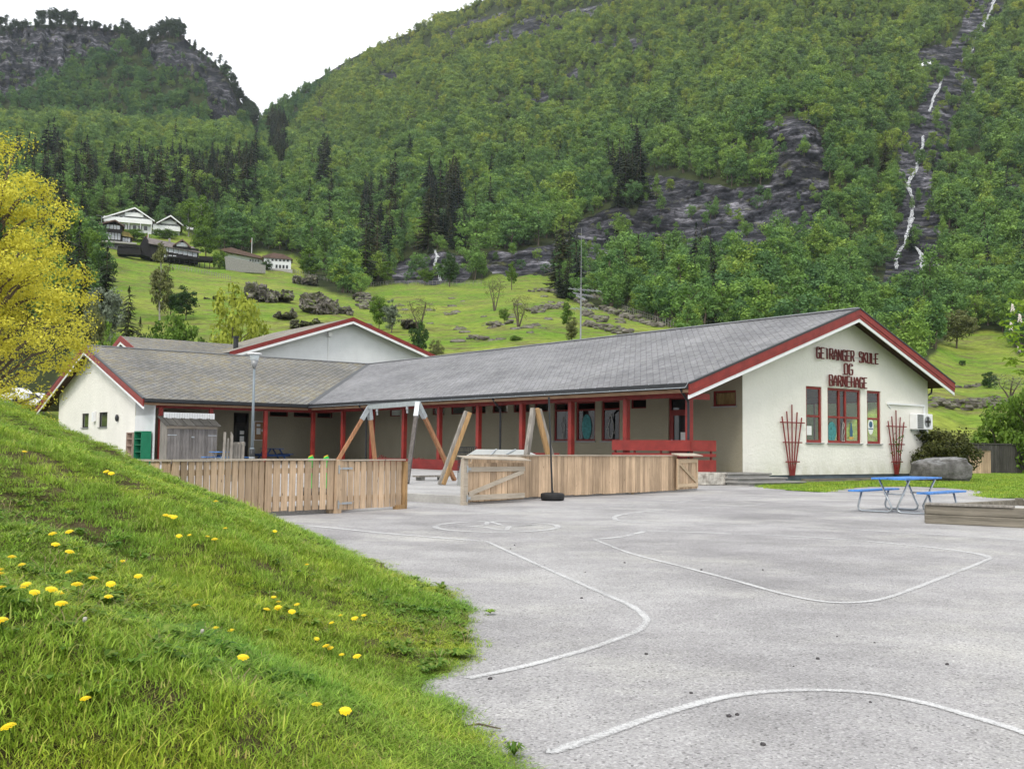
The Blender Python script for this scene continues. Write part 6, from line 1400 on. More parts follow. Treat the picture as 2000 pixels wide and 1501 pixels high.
# rear wing with its own small gable
RV = 56.0; ra = on_v(236, 656, RV); re_ = on_v(415, 668, RV); rl_ = on_v(220, 675, RV-1.5)
e = local_thing('rear_wing', 'low rear wing with small red gable behind the left roof', 'building', ra.x, RV)
hw = 7.0; zz = ra.z-hw*.34; LL = 24
mb = MB(); slab(mb, [(0, -hw, zz), (LL, -hw, zz), (LL, 0, ra.z), (0, 0, ra.z)], .2); slab(mb, [(0, 0, ra.z), (LL, 0, ra.z), (LL, hw, zz), (0, hw, zz)], .2); mb.build('roof', M['roof_left'], e)
mb = MB(); mb.prism([(.7, -hw+1, 0), (.7, hw-1, 0), (.7, hw-1, zz+.1), (.7, 0, ra.z-.3), (.7, -hw+1, zz+.1)], (LL-1, 0, 0)); mb.build('wall', M['siding'], e)
for s_ in (-1, 1):
    for nm, mt, z0_, z1_, o__ in (('barge_board', 'red', -.42, .03, -.06), ('white_trim', 'white', -.62, -.42, -.03)):
        mb = MB(); mb.prism([(o__, s_*hw, zz+z0_), (o__, 0, ra.z+z0_), (o__, 0, ra.z+z1_), (o__, s_*hw, zz+z1_)], (.06, 0, 0)); mb.build(nm, M[mt], e)
ch = on_v(461, 660, RV-2); mb = MB(); mb.tube([(ch.x-ra.x, -2, ra.z-1.2), (ch.x-ra.x, -2, ch.z+.05)], .2, 12); mb.tube([(ch.x-ra.x, -2, ch.z+.03), (ch.x-ra.x, -2, ch.z+.14)], .27, 12); mb.build('chimney', M['black'], e)

# ================================================================== THINGS ON THE HILLSIDE
def ground_r(x, r):
    """terrain point in picture column x at horizontal distance r (flat ground nearer than the slope)"""
    i = int(np.clip(np.searchsorted(xs, x)-1, 0, NX-2))
    if r < RD[i, 0]: p_ = at_r(x, 880, r); return Vector((p_.x, p_.y, 0))
    y = float(np.interp(r, RD[i], Y2[i])); return at_r(x, y, r)
class Far:
    """builds a house from its front elevation: positions in picture units scaled to metres at its distance"""
    def __init__(s, name, label, cat, x, y, group=None):
        s.p = hill_point(x, y); s.r = math.hypot(s.p.x, s.p.y); s.k = s.r/F*1.0; s.x, s.y = x, y
        s.e = thing(name, label, cat, s.p, -math.atan2(s.p.x, s.p.y), group)
    def pt(s, x, y, d=0): return Vector(((x-s.x)*s.k, d, (s.y-y)*s.k))
    def poly(s, name, pts, d0, d1, mat, parent=None):
        mb = MB(); mb.prism([s.pt(x, y, d0) for x, y in pts], (0, d1-d0, 0)); return mb.build(name, M[mat], parent or s.e)
    def rect(s, name, x0, y0, x1, y1, d0, d1, mat, parent=None): return s.poly(name, [(x0, y1), (x1, y1), (x1, y0), (x0, y0)], d0, d1, mat, parent)
    def wins(s, x0, x1, y0, y1, n, d, gap=.25, mat='win_pale', frame='white'):
        w_ = (x1-x0)/n
        for i in range(n):
            a, b = x0+w_*i, x0+w_*(i+1-gap); o = s.rect('window', a, y0, b, y1, d, d+.12, frame); t_ = .4; s.rect('pane', a+t_, y0+t_, b-t_, y1-t_, d-.03, d+.02, mat, o)
M['win_pale'] = paint('pale_window', (.34, .37, .40), .4, 1.2, .1, 0, 0, (1, 1, 1), .6); M['win_dark'] = M['dark_glass']
# white hotel
h = Far('hotel_house', 'white hillside house with two broad gables and long balconies', 'house', 280, 456)
h.poly('wall', [(216, 456), (294, 456), (294, 430), (264, 413), (216, 430)], 1.4, 12, 'siding'); h.poly('wall', [(296, 456), (344, 456), (344, 434), (327, 422), (304, 434), (296, 434)], 2.2, 13, 'siding')
for a, b, c in (((209, 432), (264, 408.5), (299, 430.5)), ((302, 434), (327, 417.5), (350, 434.5))):
    h.poly('roof', [a, (a[0]+.5, a[1]+1.8), (b[0], b[1]+2.6), (c[0]-.5, c[1]+1.8), c, b], -.4, 13, 'tile_brown'); h.poly('barge_board', [a, (a[0], a[1]+2.2), (b[0], b[1]+2.8), (c[0], c[1]+2.2), c, b], -.6, -.41, 'white')
h.rect('balcony', 211, 429, 295, 437, -.2, .1, 'white'); h.rect('balcony', 247, 418, 279, 425.5, .2, .5, 'white'); h.rect('balcony', 296, 437, 345, 445, .7, 1.0, 'white'); h.rect('balcony', 310, 427.5, 338, 433, 1.2, 1.5, 'white')
h.rect('balcony_floor', 211, 437, 295, 438, -.2, 1.4, 'white'); h.rect('balcony_floor', 296, 445, 345, 446, .7, 2.2, 'white')
h.wins(222, 290, 440, 449, 7, 1.3, .3, 'win_dark'); h.wins(301, 341, 447, 453, 6, 2.1, .3, 'win_dark'); h.wins(250, 276, 414, 418, 4, 1.3, .3, 'win_dark'); h.wins(222, 246, 425, 429, 3, 1.3, .3, 'win_dark'); h.wins(303, 342, 434.5, 437, 6, 2.1, .3, 'win_dark')
for x in (213, 233, 254, 274, 293): h.rect('post', x, 438, x+.9, 456, -.2, .0, 'white')
# black house with turf roof
h = Far('black_turf_house', 'black timber house with turf side roofs and white windows', 'house', 215, 486)
h.rect('wall', 196, 442, 234, 472, 0, 9, 'black_house'); h.poly('wall', [(197, 443), (234, 443), (222, 436)], .2, 9, 'black_house'); h.rect('wall', 176, 452, 196, 466, 1.5, 8, 'black_house'); h.rect('wall', 234, 459, 252, 473, 1.2, 8, 'black_house'); h.rect('lower_wall', 205, 472, 257, 486, 1, 9, 'conc')
h.poly('roof', [(192, 444.5), (222, 434.5), (238, 444), (238, 442), (222, 432), (192, 442.5)], -1, 9.5, 'tile_brown'); h.poly('turf_roof', [(173, 452), (198, 453.5), (198, 441), (176, 440)], .8, 8, 'turf'); h.poly('turf_roof', [(234, 459), (255, 461), (246, 452), (235, 450)], .6, 8, 'turf')
h.wins(208, 232, 441.5, 448.5, 4, -.1); h.wins(206, 233, 456, 468, 5, -.1); h.wins(179, 196, 453, 458, 3, 1.4); h.wins(236, 250, 462, 469, 3, 1.1); h.rect('balcony', 205, 450, 235, 455, -.9, -.7, 'black_house'); h.rect('terrace', 200, 472, 260, 475, -1.2, 1, 'conc')
h.wins(212, 250, 476, 483, 4, .9, .4, 'win_dark')
# long black house
h = Far('long_black_house', 'long black timber house with slate roof, dormer and terrace', 'house', 335, 514)
h.rect('wall', 297, 483, 383, 508, 0, 9, 'black_house'); h.poly('gable_wall', [(279, 500), (298, 505), (298, 484), (288, 465), (279, 482)], .3, 9, 'black_house')
mb = MB(); mb.add([h.pt(284, 462, 5), h.pt(373, 474, 5), h.pt(387, 491, -.8), h.pt(294, 479.5, -.8), h.pt(284, 463.5, 5), h.pt(373, 475.5, 5), h.pt(387, 492.5, -.8), h.pt(294, 481, -.8), h.pt(277, 483, 9.6), h.pt(366, 490, 9.6)], [(0, 1, 2, 3), (4, 7, 6, 5), (0, 3, 7, 4), (2, 1, 5, 6), (3, 2, 6, 7), (0, 8, 9, 1)]); mb.build('roof', M['house_roof'], h.e)
h.poly('dormer', [(340, 485), (366, 486), (366, 482), (353, 471), (340, 481)], -.9, 4, 'black_house'); h.poly('dormer_roof', [(336, 483), (353, 471), (368, 484), (369, 482), (353, 468), (336, 481)], -1.4, 5, 'tile_brown'); h.wins(343, 363, 475, 482, 3, -1.0, .12)
[h.wins(321+8.6*i, 329.6+8.6*i, 483.5+1.15*i, 492.5+1.05*i, 1, -.12, .16) for i in range(7)]; h.wins(322, 345, 499, 503.5, 3, -.12, .3); h.rect('terrace_rail', 327, 505, 384, 509, -4, -3.8, 'black_house'); h.rect('terrace_rail', 383, 501, 408, 509, -4, -3.8, 'black_house'); h.rect('terrace', 327, 507, 408, 509, -4, 0, 'black_house'); 
for x in range(330, 408, 9): h.rect('terrace_post', x, 509, x+1.2, 523, -3.9, -3.7, 'black_house')
h.rect('terrace_rail', 232, 486, 281, 491, -2, -1.8, 'black_house'); h.rect('terrace_base', 240, 491, 281, 504, -1.7, 3, 'black_house'); h.rect('chimney', 328, 462, 332, 470, 4.5, 5.3, 'conc_dark')
# low brown roofed house and wall
h = Far('low_house', 'low brown-roofed house above a grey retaining wall', 'house', 470, 512)
h.poly('wall', [(440, 512), (511, 516), (511, 500), (440, 491)], 2, 9, 'siding'); h.poly('roof', [(431, 491.5), (513, 503.5), (507, 498), (452, 484.5), (436, 488)], 0, 9, 'tile_brown'); h.wins(486, 506, 503, 508, 4, 1.8, .3, 'win_dark')
h = Far('retaining_wall', 'grey concrete retaining wall below the low brown-roofed house', 'wall', 470, 531)
h.poly('concrete', [(443, 531), (516, 531), (516, 516), (483, 509), (440, 503)], 0, 1, 'conc_dark')
h = Far('small_white_house', 'small white two-storey house with brown hip roof at the meadow edge', 'house', 540, 528)
h.rect('wall', 516, 503, 567, 526, 0, 7, 'siding'); h.rect('lower_wall', 514, 525, 570, 532, -.4, 7, 'conc'); h.poly('roof', [(512, 504.5), (570, 506), (569, 504), (552, 496.5), (534, 494.5), (513, 502)], -.5, 7.5, 'tile_brown')
h.wins(530, 566, 506, 510, 5, -.1, .45, 'win_dark', 'dark'); h.wins(538, 564, 517, 523.5, 4, -.1, .4, 'win_dark', 'dark')
h = Far('shed_roof_house', 'small grey-roofed cabin at the top left of the houses', 'house', 176, 441); h.rect('wall', 168, 433, 184, 441, 0, 5, 'siding'); h.poly('roof', [(164, 434), (186, 435), (182, 427), (170, 427)], -.5, 5.5, 'house_roof')
h = Far('small_white_cabin', 'tiny white cabin between birches right of the white house', 'house', 370, 448); h.rect('wall', 364, 440, 377, 448, 0, 3, 'white'); h.poly('roof', [(362, 441), (379, 441), (370, 435)], -.3, 3.3, 'house_roof')
for x, y0, y1, lab in ((491, 466, 512, 'white flagpole beside the grey retaining wall'), (288, 458, 500, 'flagpole at the left gable of the long black house')):
    h = Far('flagpole', lab, 'flagpole', x, y1); mb = MB(); mb.tube([(0, -1, 0), (0, -1, (y1-y0)*h.k)], .09, 6); mb.build('pole', M['white'], h.e); mb = MB(); mb.prism([h.pt(x, y0+1, -1), h.pt(x-2, y0+9, -1), h.pt(x-3.6, y0+8, -1)], (0, .05, 0)); mb.build('pennant', M['red'], h.e)
h = Far('lamp_post', 'thin lamp post above the turf-roofed house', 'lamp post', 197, 470); mb = MB(); mb.tube([(0, -3, 0), (0, -3, 42*h.k), (-9*h.k, -3, 43*h.k)], .07, 5); mb.build('pole', M['galv'], h.e)

# waterfalls
t = NT('white_water'); f = t.noise(t.coord('Object', (1, 1, .25)), .9, 6, .8); t.color(t.ramp(f, [(.36, (.30, .32, .34)), (.52, (.74, .76, .78))])); t.fin(.5, .3); t.l(t.ramp(t.noise(t.coord('Object', (1.6, 1.6, .3)), .8, 6, .85), [(.42, 0), (.56, .95)]), t.b.inputs['Alpha']); M['water'] = t.m
def fall(name, lab, lines, base=1.3):
    e = thing(name, lab, 'waterfall', hill_point(*lines[0][0][:2])); o0_ = Vector(e.location)
    for ln in lines:
        mb = MB(); pts = []
        for (x0, y0, w0), (x1, y1, w1) in zip(ln[:-1], ln[1:]):
            n_ = max(2, int(abs(y1-y0)/2.5))
            for k_ in range(n_): f_ = k_/n_; pts.append((x0+(x1-x0)*f_+1.7*mn.noise(Vector((y0+(y1-y0)*f_, 1, 0))*.22), y0+(y1-y0)*f_, (w0+(w1-w0)*f_)*(.75+1.5*abs(mn.noise(Vector((y0+(y1-y0)*f_, 9, 0))*.5)))))
        pts.append(ln[-1]); vs = []; fs = []
        for x, y, w_ in pts:
            for q in (-.5, 0, .5):
                P_ = hill_point(x+w_*q, y); P_ = P_+(CAM-P_).normalized()*(base+(.5 if q == 0 else 0)); vs.append(P_-o0_)
        for i in range(len(pts)-1):
            for j in (0, 1): a = i*3+j; fs.append((a, a+1, a+4, a+3))
        mb.add(vs, fs); mb.build('cascade', M['water'], e)
    return e
fall('waterfall', 'thin white waterfall tumbling down the dark rock gully on the right', [[(1944, -10, 5), (1936, 20, 5), (1922, 45, 6), (1912, 65, 7), (1902, 85, 7), (1896, 100, 8), (1880, 118, 4)], [(1839, 155, 4), (1835, 172, 5), (1824, 188, 5), (1820, 205, 4), (1815, 218, 3)], [(1803, 264, 3), (1802, 285, 5), (1793, 312, 5), (1790, 330, 6), (1778, 348, 7), (1772, 362, 8), (1782, 385, 5), (1782, 405, 6), (1780, 428, 8), (1774, 450, 7), (1770, 474, 9)], [(1770, 474, 6), (1756, 490, 6), (1750, 505, 6), (1751, 525, 5)], [(1772, 474, 5), (1790, 484, 5), (1799, 495, 7), (1802, 528, 6)], [(1765, 346, 2), (1770, 356, 3), (1774, 362, 2)]])
fall('small_waterfall', 'small white waterfall over the crag behind the pasture', [[(849, 488, 4), (854, 502, 5), (848, 516, 4), (856, 530, 5), (860, 548, 6)]], .8)
fall('distant_waterfall', 'faint distant waterfall on the high ridge near the sky', [[(681, 117, 3), (674, 132, 3)]], 3)
mb = MB(); vs = []; poly = [(1778, 137), (1782, 128), (1800, 123), (1818, 119), (1820, 126), (1806, 130), (1790, 136)]
for x, y in poly: P_ = hill_point(x, y); vs.append(P_+(CAM-P_).normalized()*2.2)
mb.add(vs, [tuple(range(len(vs)))]); M['snow'] = paint('snow', (.85, .86, .88), .05, 3, .8, 0); tag(mb.build('snow_patch', M['snow']), 'last small snow patch on the dark ledge near the waterfall', 'snow')

# crags, stones, drystone walls
t = NT('crag_rock'); co = t.coord('Object', (.5, .5, 1.3)); f = t.noise(co, .8, 9, .75); g = t.noise(t.coord('Object'), .35, 5, .6); rk_ = t.ramp(f, [(.3, (.045, .04, .036)), (.46, (.15, .135, .12)), (.6, (.27, .245, .225)), (.75, (.42, .40, .38))])
geo = t.n('ShaderNodeNewGeometry'); sp = t.n('ShaderNodeSeparateXYZ'); t.l(geo.outputs['Normal'], sp.inputs[0]); mo = t.math('MULTIPLY', t.ramp(sp.outputs['Z'], [(.55, 0), (.8, 1)]), t.ramp(g, [(.4, 0), (.5, 1)])); t.color(t.mix(mo, rk_, (.12, .17, .025))); t.bump(f, 1, .5); M['crag'] = t.fin(.95, .1)
def rocky(mb, c, rx, ry, rz2, seed, n1=40, n2=24, amp=.42):
    vs = []; fs = []
    for i in range(n2+1):
        t_ = math.pi*i/n2
        for k_ in range(n1):
            a = 2*math.pi*k_/n1; d = Vector((math.sin(t_)*math.cos(a), math.sin(t_)*math.sin(a), math.cos(t_))); s_ = Vector((seed*3.1, 0, 0)); q = 1+amp*mn.noise(d*1.5+s_)+amp*.7*mn.noise(d*4+s_)-amp*.5*abs(mn.noise(d*9+s_))-amp*.3*abs(mn.noise(d*18+s_))
            ex = .7; e_ = [math.copysign(abs(v_)**ex, v_) for v_ in d]; vs.append(Vector(c)+Vector((e_[0]*rx, e_[1]*ry, e_[2]*rz2))*q)
    for i in range(n2):
        for k_ in range(n1): a = i*n1+k_; b = i*n1+(k_+1) % n1; fs.append((a, a+n1, b+n1, b))
    mb.add(vs, fs)
for (x, y, w_, h_, lab) in [(525, 590, 82, 52, 'dark rock outcrop in the meadow right of the lime-green tree'), (645, 612, 105, 62, 'big square rock outcrop behind the white hall roof'), (598, 556, 50, 26, 'rocky knoll below the small white house'), (560, 622, 46, 24, 'broken rock rubble in the meadow below the outcrops'), (800, 640, 34, 26, 'pile of rocks under a bare tree on the pasture'), (600, 640, 60, 22, 'pale scree lying at the foot of the square outcrop'), (420, 585, 40, 10, 'flat grey boulder in the left meadow'), (700, 585, 26, 14, 'rocks along the wall at the pasture corner')]:
    P_ = hill_point(x, y); k_ = math.hypot(P_.x, P_.y)/F; e = MB(); random.seed(x)
    for i in range(12): rocky(e, (random.uniform(-.42, .42)*w_*k_, random.uniform(-2, 6), random.uniform(.0, .42)*h_*k_), w_*k_*random.uniform(.09, .19), 3, h_*k_*random.uniform(.16, .34), x+i)
    o_ = e.build('rock_outcrop', M['crag'], None); o_.location = P_; o_.rotation_euler.z = -math.atan2(P_.x, P_.y); tag(o_, lab, 'rock')
def stone_wall(pts, h_, lab, sp_=.8, wv=.5):
    mb = MB(); P0_ = hill_point(*pts[0])
    for a, b in zip(pts[:-1], pts[1:]):
        A_, B_ = hill_point(*a), hill_point(*b); n_ = max(3, int((B_-A_).length/sp_))
        for i in range(n_):
            f_ = i/n_; P_ = hill_point(a[0]+(b[0]-a[0])*f_, a[1]+(b[1]-a[1])*f_); 
            for j in range(2): mb.sphere(P_-P0_+Vector((random.gauss(0, wv), random.gauss(0, wv), random.random()*h_-.1)), random.uniform(.35, .75)*min(1, h_), 6, 4, (1.3, .9, .7), .6, i*3+j)
    o_ = mb.build('stone_wall', M['crag'], None); o_.location = P0_; return tag(o_, lab, 'stone wall')
stone_wall([(1062, 569), (1100, 575), (1132, 590), (1150, 602)], .9, 'drystone wall curving down the right side of the knoll')
stone_wall([(1040, 612), (1060, 604), (1085, 602), (1108, 603)], .9, 'arched drystone wall beside the forked bare tree')
stone_wall([(1140, 612), (1165, 622), (1180, 630)], .8, 'short tumbled wall right of the aerial mast')
stone_wall([(1175, 603), (1215, 618), (1260, 632), (1290, 640)], .9, 'long drystone wall descending towards the wood')
stone_wall([(1145, 636), (1185, 645), (1232, 656)], .8, 'broken stone wall just above the main roof')
stone_wall([(960, 640), (980, 634), (1002, 632)], .8, 'short stone wall in the middle of the pasture')
stone_wall([(925, 662), (948, 665)], .7, 'small line of stones low on the pasture')
stone_wall([(1045, 570), (1060, 566), (1100, 572), (1140, 575), (1190, 590)], .6, 'low stone wall along the upper edge of the pasture')
stone_wall([(708, 575), (716, 590), (712, 605)], .9, 'stone wall running down beside the square outcrop', .9, .9)
stone_wall([(1818, 754), (1850, 756), (1890, 757), (1925, 752)], .35, 'thin stone wall above the flowery field on the right', .5, .25)
stone_wall([(1822, 793), (1850, 795), (1885, 797), (1905, 800)], .8, 'dark rocky cut below the flowery field', .6, .9)
stone_wall([(1915, 795), (1935, 789), (1960, 792), (1975, 796)], .8, 'heap of dark stones on the right field', .5, .5)
random.seed(3)
for i in range(70):
    x = random.uniform(700, 1290); y = random.uniform(575, 680)
    if y > 690-(x-700)*.085 or (x > 1100 and y < 590): continue
    P_ = hill_point(x, y); mb = MB(); mb.sphere((0, 0, 0), random.uniform(.3, .9), 8, 6, (1.4, 1, .6), .6, i); o_ = mb.build('field_stone', M['crag']); o_.location = P_; tag(o_, 'grey stone lying in the pasture behind the school', 'stone', 'loose stones scattered over the pasture')
def post_line(pts, lab, n_, h_=1.3):
    mb = MB(); P0_ = hill_point(*pts[0]); tot_ = len(pts)-1
    top = []
    for i in range(n_+1):
        f_ = i/n_*tot_; j = min(int(f_), tot_-1); g_ = f_-j; P_ = hill_point(pts[j][0]+(pts[j+1][0]-pts[j][0])*g_, pts[j][1]+(pts[j+1][1]-pts[j][1])*g_)-P0_; mb.tube([P_, P_+Vector((random.gauss(0, .06), 0, h_))], .07, 5); top.append(P_+Vector((0, 0, h_*.85)))
    mw = MB(); mw.tube(top, .02, 4); mw.tube([q-Vector((0, 0, h_*.4)) for q in top], .02, 4)
    e = thing('pasture_fence', lab, 'fence', P0_); mb.build('posts', M['post_grey'], e); mw.build('wire', M['galv'], e)
post_line([(330, 524), (400, 535), (450, 548)], 'row of grey fence posts below the long black house', 22)
post_line([(705, 562), (760, 556), (850, 556), (940, 556)], 'thin fence along the crest of the pasture', 34)
post_line([(575, 533), (620, 545), (690, 560)], 'thin fence right of the small white house', 22)
post_line([(1215, 606), (1260, 622), (1320, 643)], 'thin fence between pasture and wood on the right', 24)
post_line([(75, 812), (105, 800), (130, 795)], 'thin wire fence beyond the left end of the school', 6)

# --- individual trees and shrubs
SPEC = {
 'round': dict(rx=.36, rz=.40, cz=.58, nc=60, nl=70, ls=.024, cr=.10, shape='round'), 'egg': dict(rx=.28, rz=.43, cz=.56, nc=60, nl=70, ls=.022, cr=.09, shape='egg'),
 'slim': dict(rx=.19, rz=.46, cz=.53, nc=55, nl=60, ls=.02, cr=.075, shape='egg', droop=.8), 'sparse': dict(rx=.42, rz=.36, cz=.62, nc=60, nl=20, ls=.014, cr=.10, shape='round', stems=3, trunk=.022),
 'bush': dict(rx=.55, rz=.50, cz=.46, nc=70, nl=70, ls=.03, cr=.14, shape='round', stems=3), 'birch': dict(rx=.22, rz=.42, cz=.57, nc=50, nl=60, ls=.022, cr=.085, shape='egg')}
def tree_at(nm, lab, x, yb, yt, wpx, kind, leafm, r=None, barkm='bark', seed=None, group=None, cat='tree'):
    P_ = ground_r(x, r) if r else hill_point(x, yb); rr_ = math.hypot(P_.x, P_.y); top = at_r(x, yt, rr_).z; H_ = max(.5, top-P_.z); sp = dict(SPEC[kind]); wn = wpx/F*rr_
    sp_s = wn/(2*(sp['rx']+sp['cr']*.45)*H_); e = thing(nm, lab, cat, P_, random.random()*6.28, group); sd = seed or int(x*7+yt)
    (v, f, tn), mb = tree_meshes(sd, **sp); cr_ = np_mesh('crown', v, f, M[leafm], e); set_attr(cr_, 'tone', tn)
    o_ = mb.build('trunk', M[barkm], e); e.scale = (H_*sp_s, H_*sp_s, H_/(min(1.04, sp['cz']+sp['rz']+sp['cr']*.35))); return e
def con_at(lab, x, yb, yt, wpx, r=None, seed=1, cat='tree', nm='spruce_tree'):
    P_ = ground_r(x, r) if r else hill_point(x, yb); rr_ = math.hypot(P_.x, P_.y); H_ = at_r(x, yt, rr_).z-P_.z; e = thing(nm, lab, cat, P_, random.random()*6.28); conifer(seed, 1.0, .2, 24, 'needle', True, e); s_ = wpx/F*rr_/(.42*H_); e.scale = (H_*s_, H_*s_, H_); return e
random.seed(21)
TREES = [
 ('birch_tree', 'weeping birch with pale stem on the meadow before the long black house', 312, 625, 478, 46, 'slim', 'leaf_olive', None, 'bark_birch'),
 ('maple_tree', 'lime-green young maple rising behind the white hall', 450, 700, 553, 128, 'round', 'leaf_lime', 102, 'bark'),
 ('round_tree', 'bright green round tree left of the lime-green maple', 343, 690, 588, 104, 'round', 'leaf_mid', 104, 'bark'),
 ('willow_tree', 'silvery green tree among the dark trees on the left', 203, 660, 548, 84, 'round', 'leaf_silver', 128, 'bark'),
 ('green_bush', 'fresh green bush behind the small red gable', 215, 690, 622, 66, 'bush', 'leaf_mid', 100, 'bark'),
 ('dark_shrub_tree', 'dark green tree on the meadow behind the bright round tree', 362, 625, 558, 62, 'round', 'leaf_dark', None, 'bark'),
 ('dark_shrub_tree', 'dark rounded shrub tree at the foot of the weeping birch', 333, 620, 566, 50, 'round', 'leaf_dark', None, 'bark'),
 ('olive_tree', 'brownish green tree beside the yellow maple', 168, 690, 568, 62, 'round', 'leaf_olive', 110, 'bark'),
 ('lilac_bush', 'dull green bush in front of the left meadow', 290, 680, 615, 56, 'bush', 'leaf_dark', 110, 'bark'),
 ('green_tree', 'tall rounded tree above the dark spruces on the left', 130, 560, 405, 74, 'egg', 'leaf_mid', 230, 'bark'),
 ('green_tree', 'light green tree left of the turf-roofed house', 165, 520, 440, 62, 'round', 'leaf_mid', 240, 'bark'),
 ('green_tree', 'mid green tree leaning over the left meadow edge', 190, 560, 478, 64, 'round', 'leaf_dark', 200, 'bark'),
 ('shrub', 'dense shrub between the white house and the black houses', 262, 470, 446, 58, 'bush', 'leaf_mid', None, 'bark'),
 ('shrub', 'light green shrub below the second white gable', 322, 466, 446, 50, 'bush', 'leaf_mid', None, 'bark'),
 ('birch_tree', 'light birch right of the white house', 368, 462, 386, 42, 'birch', 'leaf_mid', None, 'bark_birch'),
 ('birch_tree', 'tall light birch between the white house and the low house', 392, 480, 380, 46, 'birch', 'leaf_mid', None, 'bark_birch'),
 ('green_tree', 'rounded green tree behind the end of the long black house', 402, 505, 440, 60, 'round', 'leaf_mid', None, 'bark'),
 ('shrub', 'clipped bright green hedge bush on top of the retaining wall', 460, 506, 488, 58, 'bush', 'leaf_lime', None, 'bark'),
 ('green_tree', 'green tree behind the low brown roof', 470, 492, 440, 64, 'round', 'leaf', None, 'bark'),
 ('shrub', 'small round shrub by the retaining wall and white house', 522, 528, 506, 22, 'bush', 'leaf_dark', None, 'bark'),
 ('shrub', 'shrub at the left end of the retaining wall', 428, 525, 488, 40, 'bush', 'leaf_mid', None, 'bark'),
 ('birch_tree', 'green birch right behind the small white house', 602, 545, 480, 48, 'birch', 'leaf_mid', None, 'bark_birch'),
 ('birch_tree', 'wide light birch at the top left corner of the pasture', 668, 556, 494, 60, 'birch', 'leaf_mid', None, 'bark_birch'),
 ('birch_tree', 'slim birch left of the crag on the pasture crest', 708, 556, 478, 40, 'birch', 'leaf_mid', None, 'bark_birch'),
 ('birch_tree', 'young birch at the crest fence left of the crag', 756, 556, 506, 32, 'birch', 'leaf_mid', None, 'bark_birch'),
 ('birch_tree', 'light round birch in front of the crag', 830, 558, 520, 36, 'round', 'leaf_mid', None, 'bark'),
 ('dense_tree', 'dense dark green tree right beside the small waterfall', 878, 560, 490, 46, 'egg', 'leaf_dark', None, 'bark'),
 ('birch_tree', 'slender green birch on the pasture right of the waterfall', 999, 566, 511, 28, 'birch', 'leaf_mid', None, 'bark'),
 ('green_tree', 'bushy tree left of its grey neighbour at the pasture foot', 740, 645, 575, 50, 'round', 'leaf_mid', None, 'bark'),
 ('grey_tree', 'greyish half-leafed tree at the pasture foot', 764, 650, 582, 42, 'egg', 'leaf_silver', None, 'bark'),
 ('apple_tree', 'sparse spreading apple tree on the pasture', 818, 645, 574, 76, 'sparse', 'leaf_olive', None, 'bark'),
 ('dark_shrub_tree', 'dark bushy tree right of the hall gable', 818, 690, 626, 48, 'round', 'leaf_dark', 116, 'bark'),
 ('pale_bush', 'small pale bush just above the roof ridge', 852, 690, 662, 36, 'bush', 'leaf_olive', 120, 'bark'),
 ('apple_tree', 'tall thin half-bare tree in the middle of the pasture', 966, 607, 533, 54, 'sparse', 'leaf_olive', None, 'bark'),
 ('apple_tree', 'low forked bare tree on the pasture', 1012, 640, 574, 78, 'sparse', 'leaf_olive', None, 'bark'),
 ('green_tree', 'small round green tree beside the forked bare tree', 985, 632, 599, 24, 'round', 'leaf_mid', None, 'bark'),
 ('pale_bush', 'small bush above the main roof ridge on the pasture', 1006, 682, 654, 30, 'bush', 'leaf_mid', 140, 'bark'),
 ('poplar_tree', 'slim tree left of the aerial mast', 1107, 645, 582, 28, 'birch', 'leaf_mid', None, 'bark'),
 ('poplar_tree', 'slim pale tree low beside the aerial mast', 1117, 672, 618, 34, 'birch', 'leaf_olive', None, 'bark'),
 ('willow_tree', 'pale green tree rising behind the right part of the main roof', 1508, 660, 556, 86, 'round', 'leaf_silver', 200, 'bark'),
 ('oak_tree', 'olive-green round tree at the top of the right field', 1868, 680, 598, 78, 'round', 'leaf_olive', None, 'bark'),
 ('field_bush', 'small dark bush on the right field', 1932, 757, 722, 34, 'bush', 'leaf_dark', None, 'bark'),
 ('spreading_tree', 'grey-green umbrella-shaped tree at the edge of the right field', 1973, 778, 727, 84, 'sparse', 'leaf_silver', None, 'bark'),
 ('field_bush', 'tiny bush on the slope above the flowery field', 1880, 714, 702, 14, 'bush', 'leaf_dark', None, 'bark'),
 ('leafy_shrub', 'large light green shrub behind the dark fence on the right', 1962, 900, 770, 150, 'bush', 'leaf_mid', 68, 'bark'),
 ('leafy_shrub', 'tall light green shrub at the right edge of the photo', 2030, 900, 735, 130, 'bush', 'leaf_mid', 66, 'bark'),
 ('leafy_shrub', 'lower green shrub left of the large light green shrub', 1915, 890, 822, 50, 'bush', 'leaf_mid', 69, 'bark'),
]
for nm, lab, x, yb, yt, wv, kd, lf, r_, bk in TREES: tree_at(nm, lab, x, yb, yt, wv, kd, lf, r_, bk)
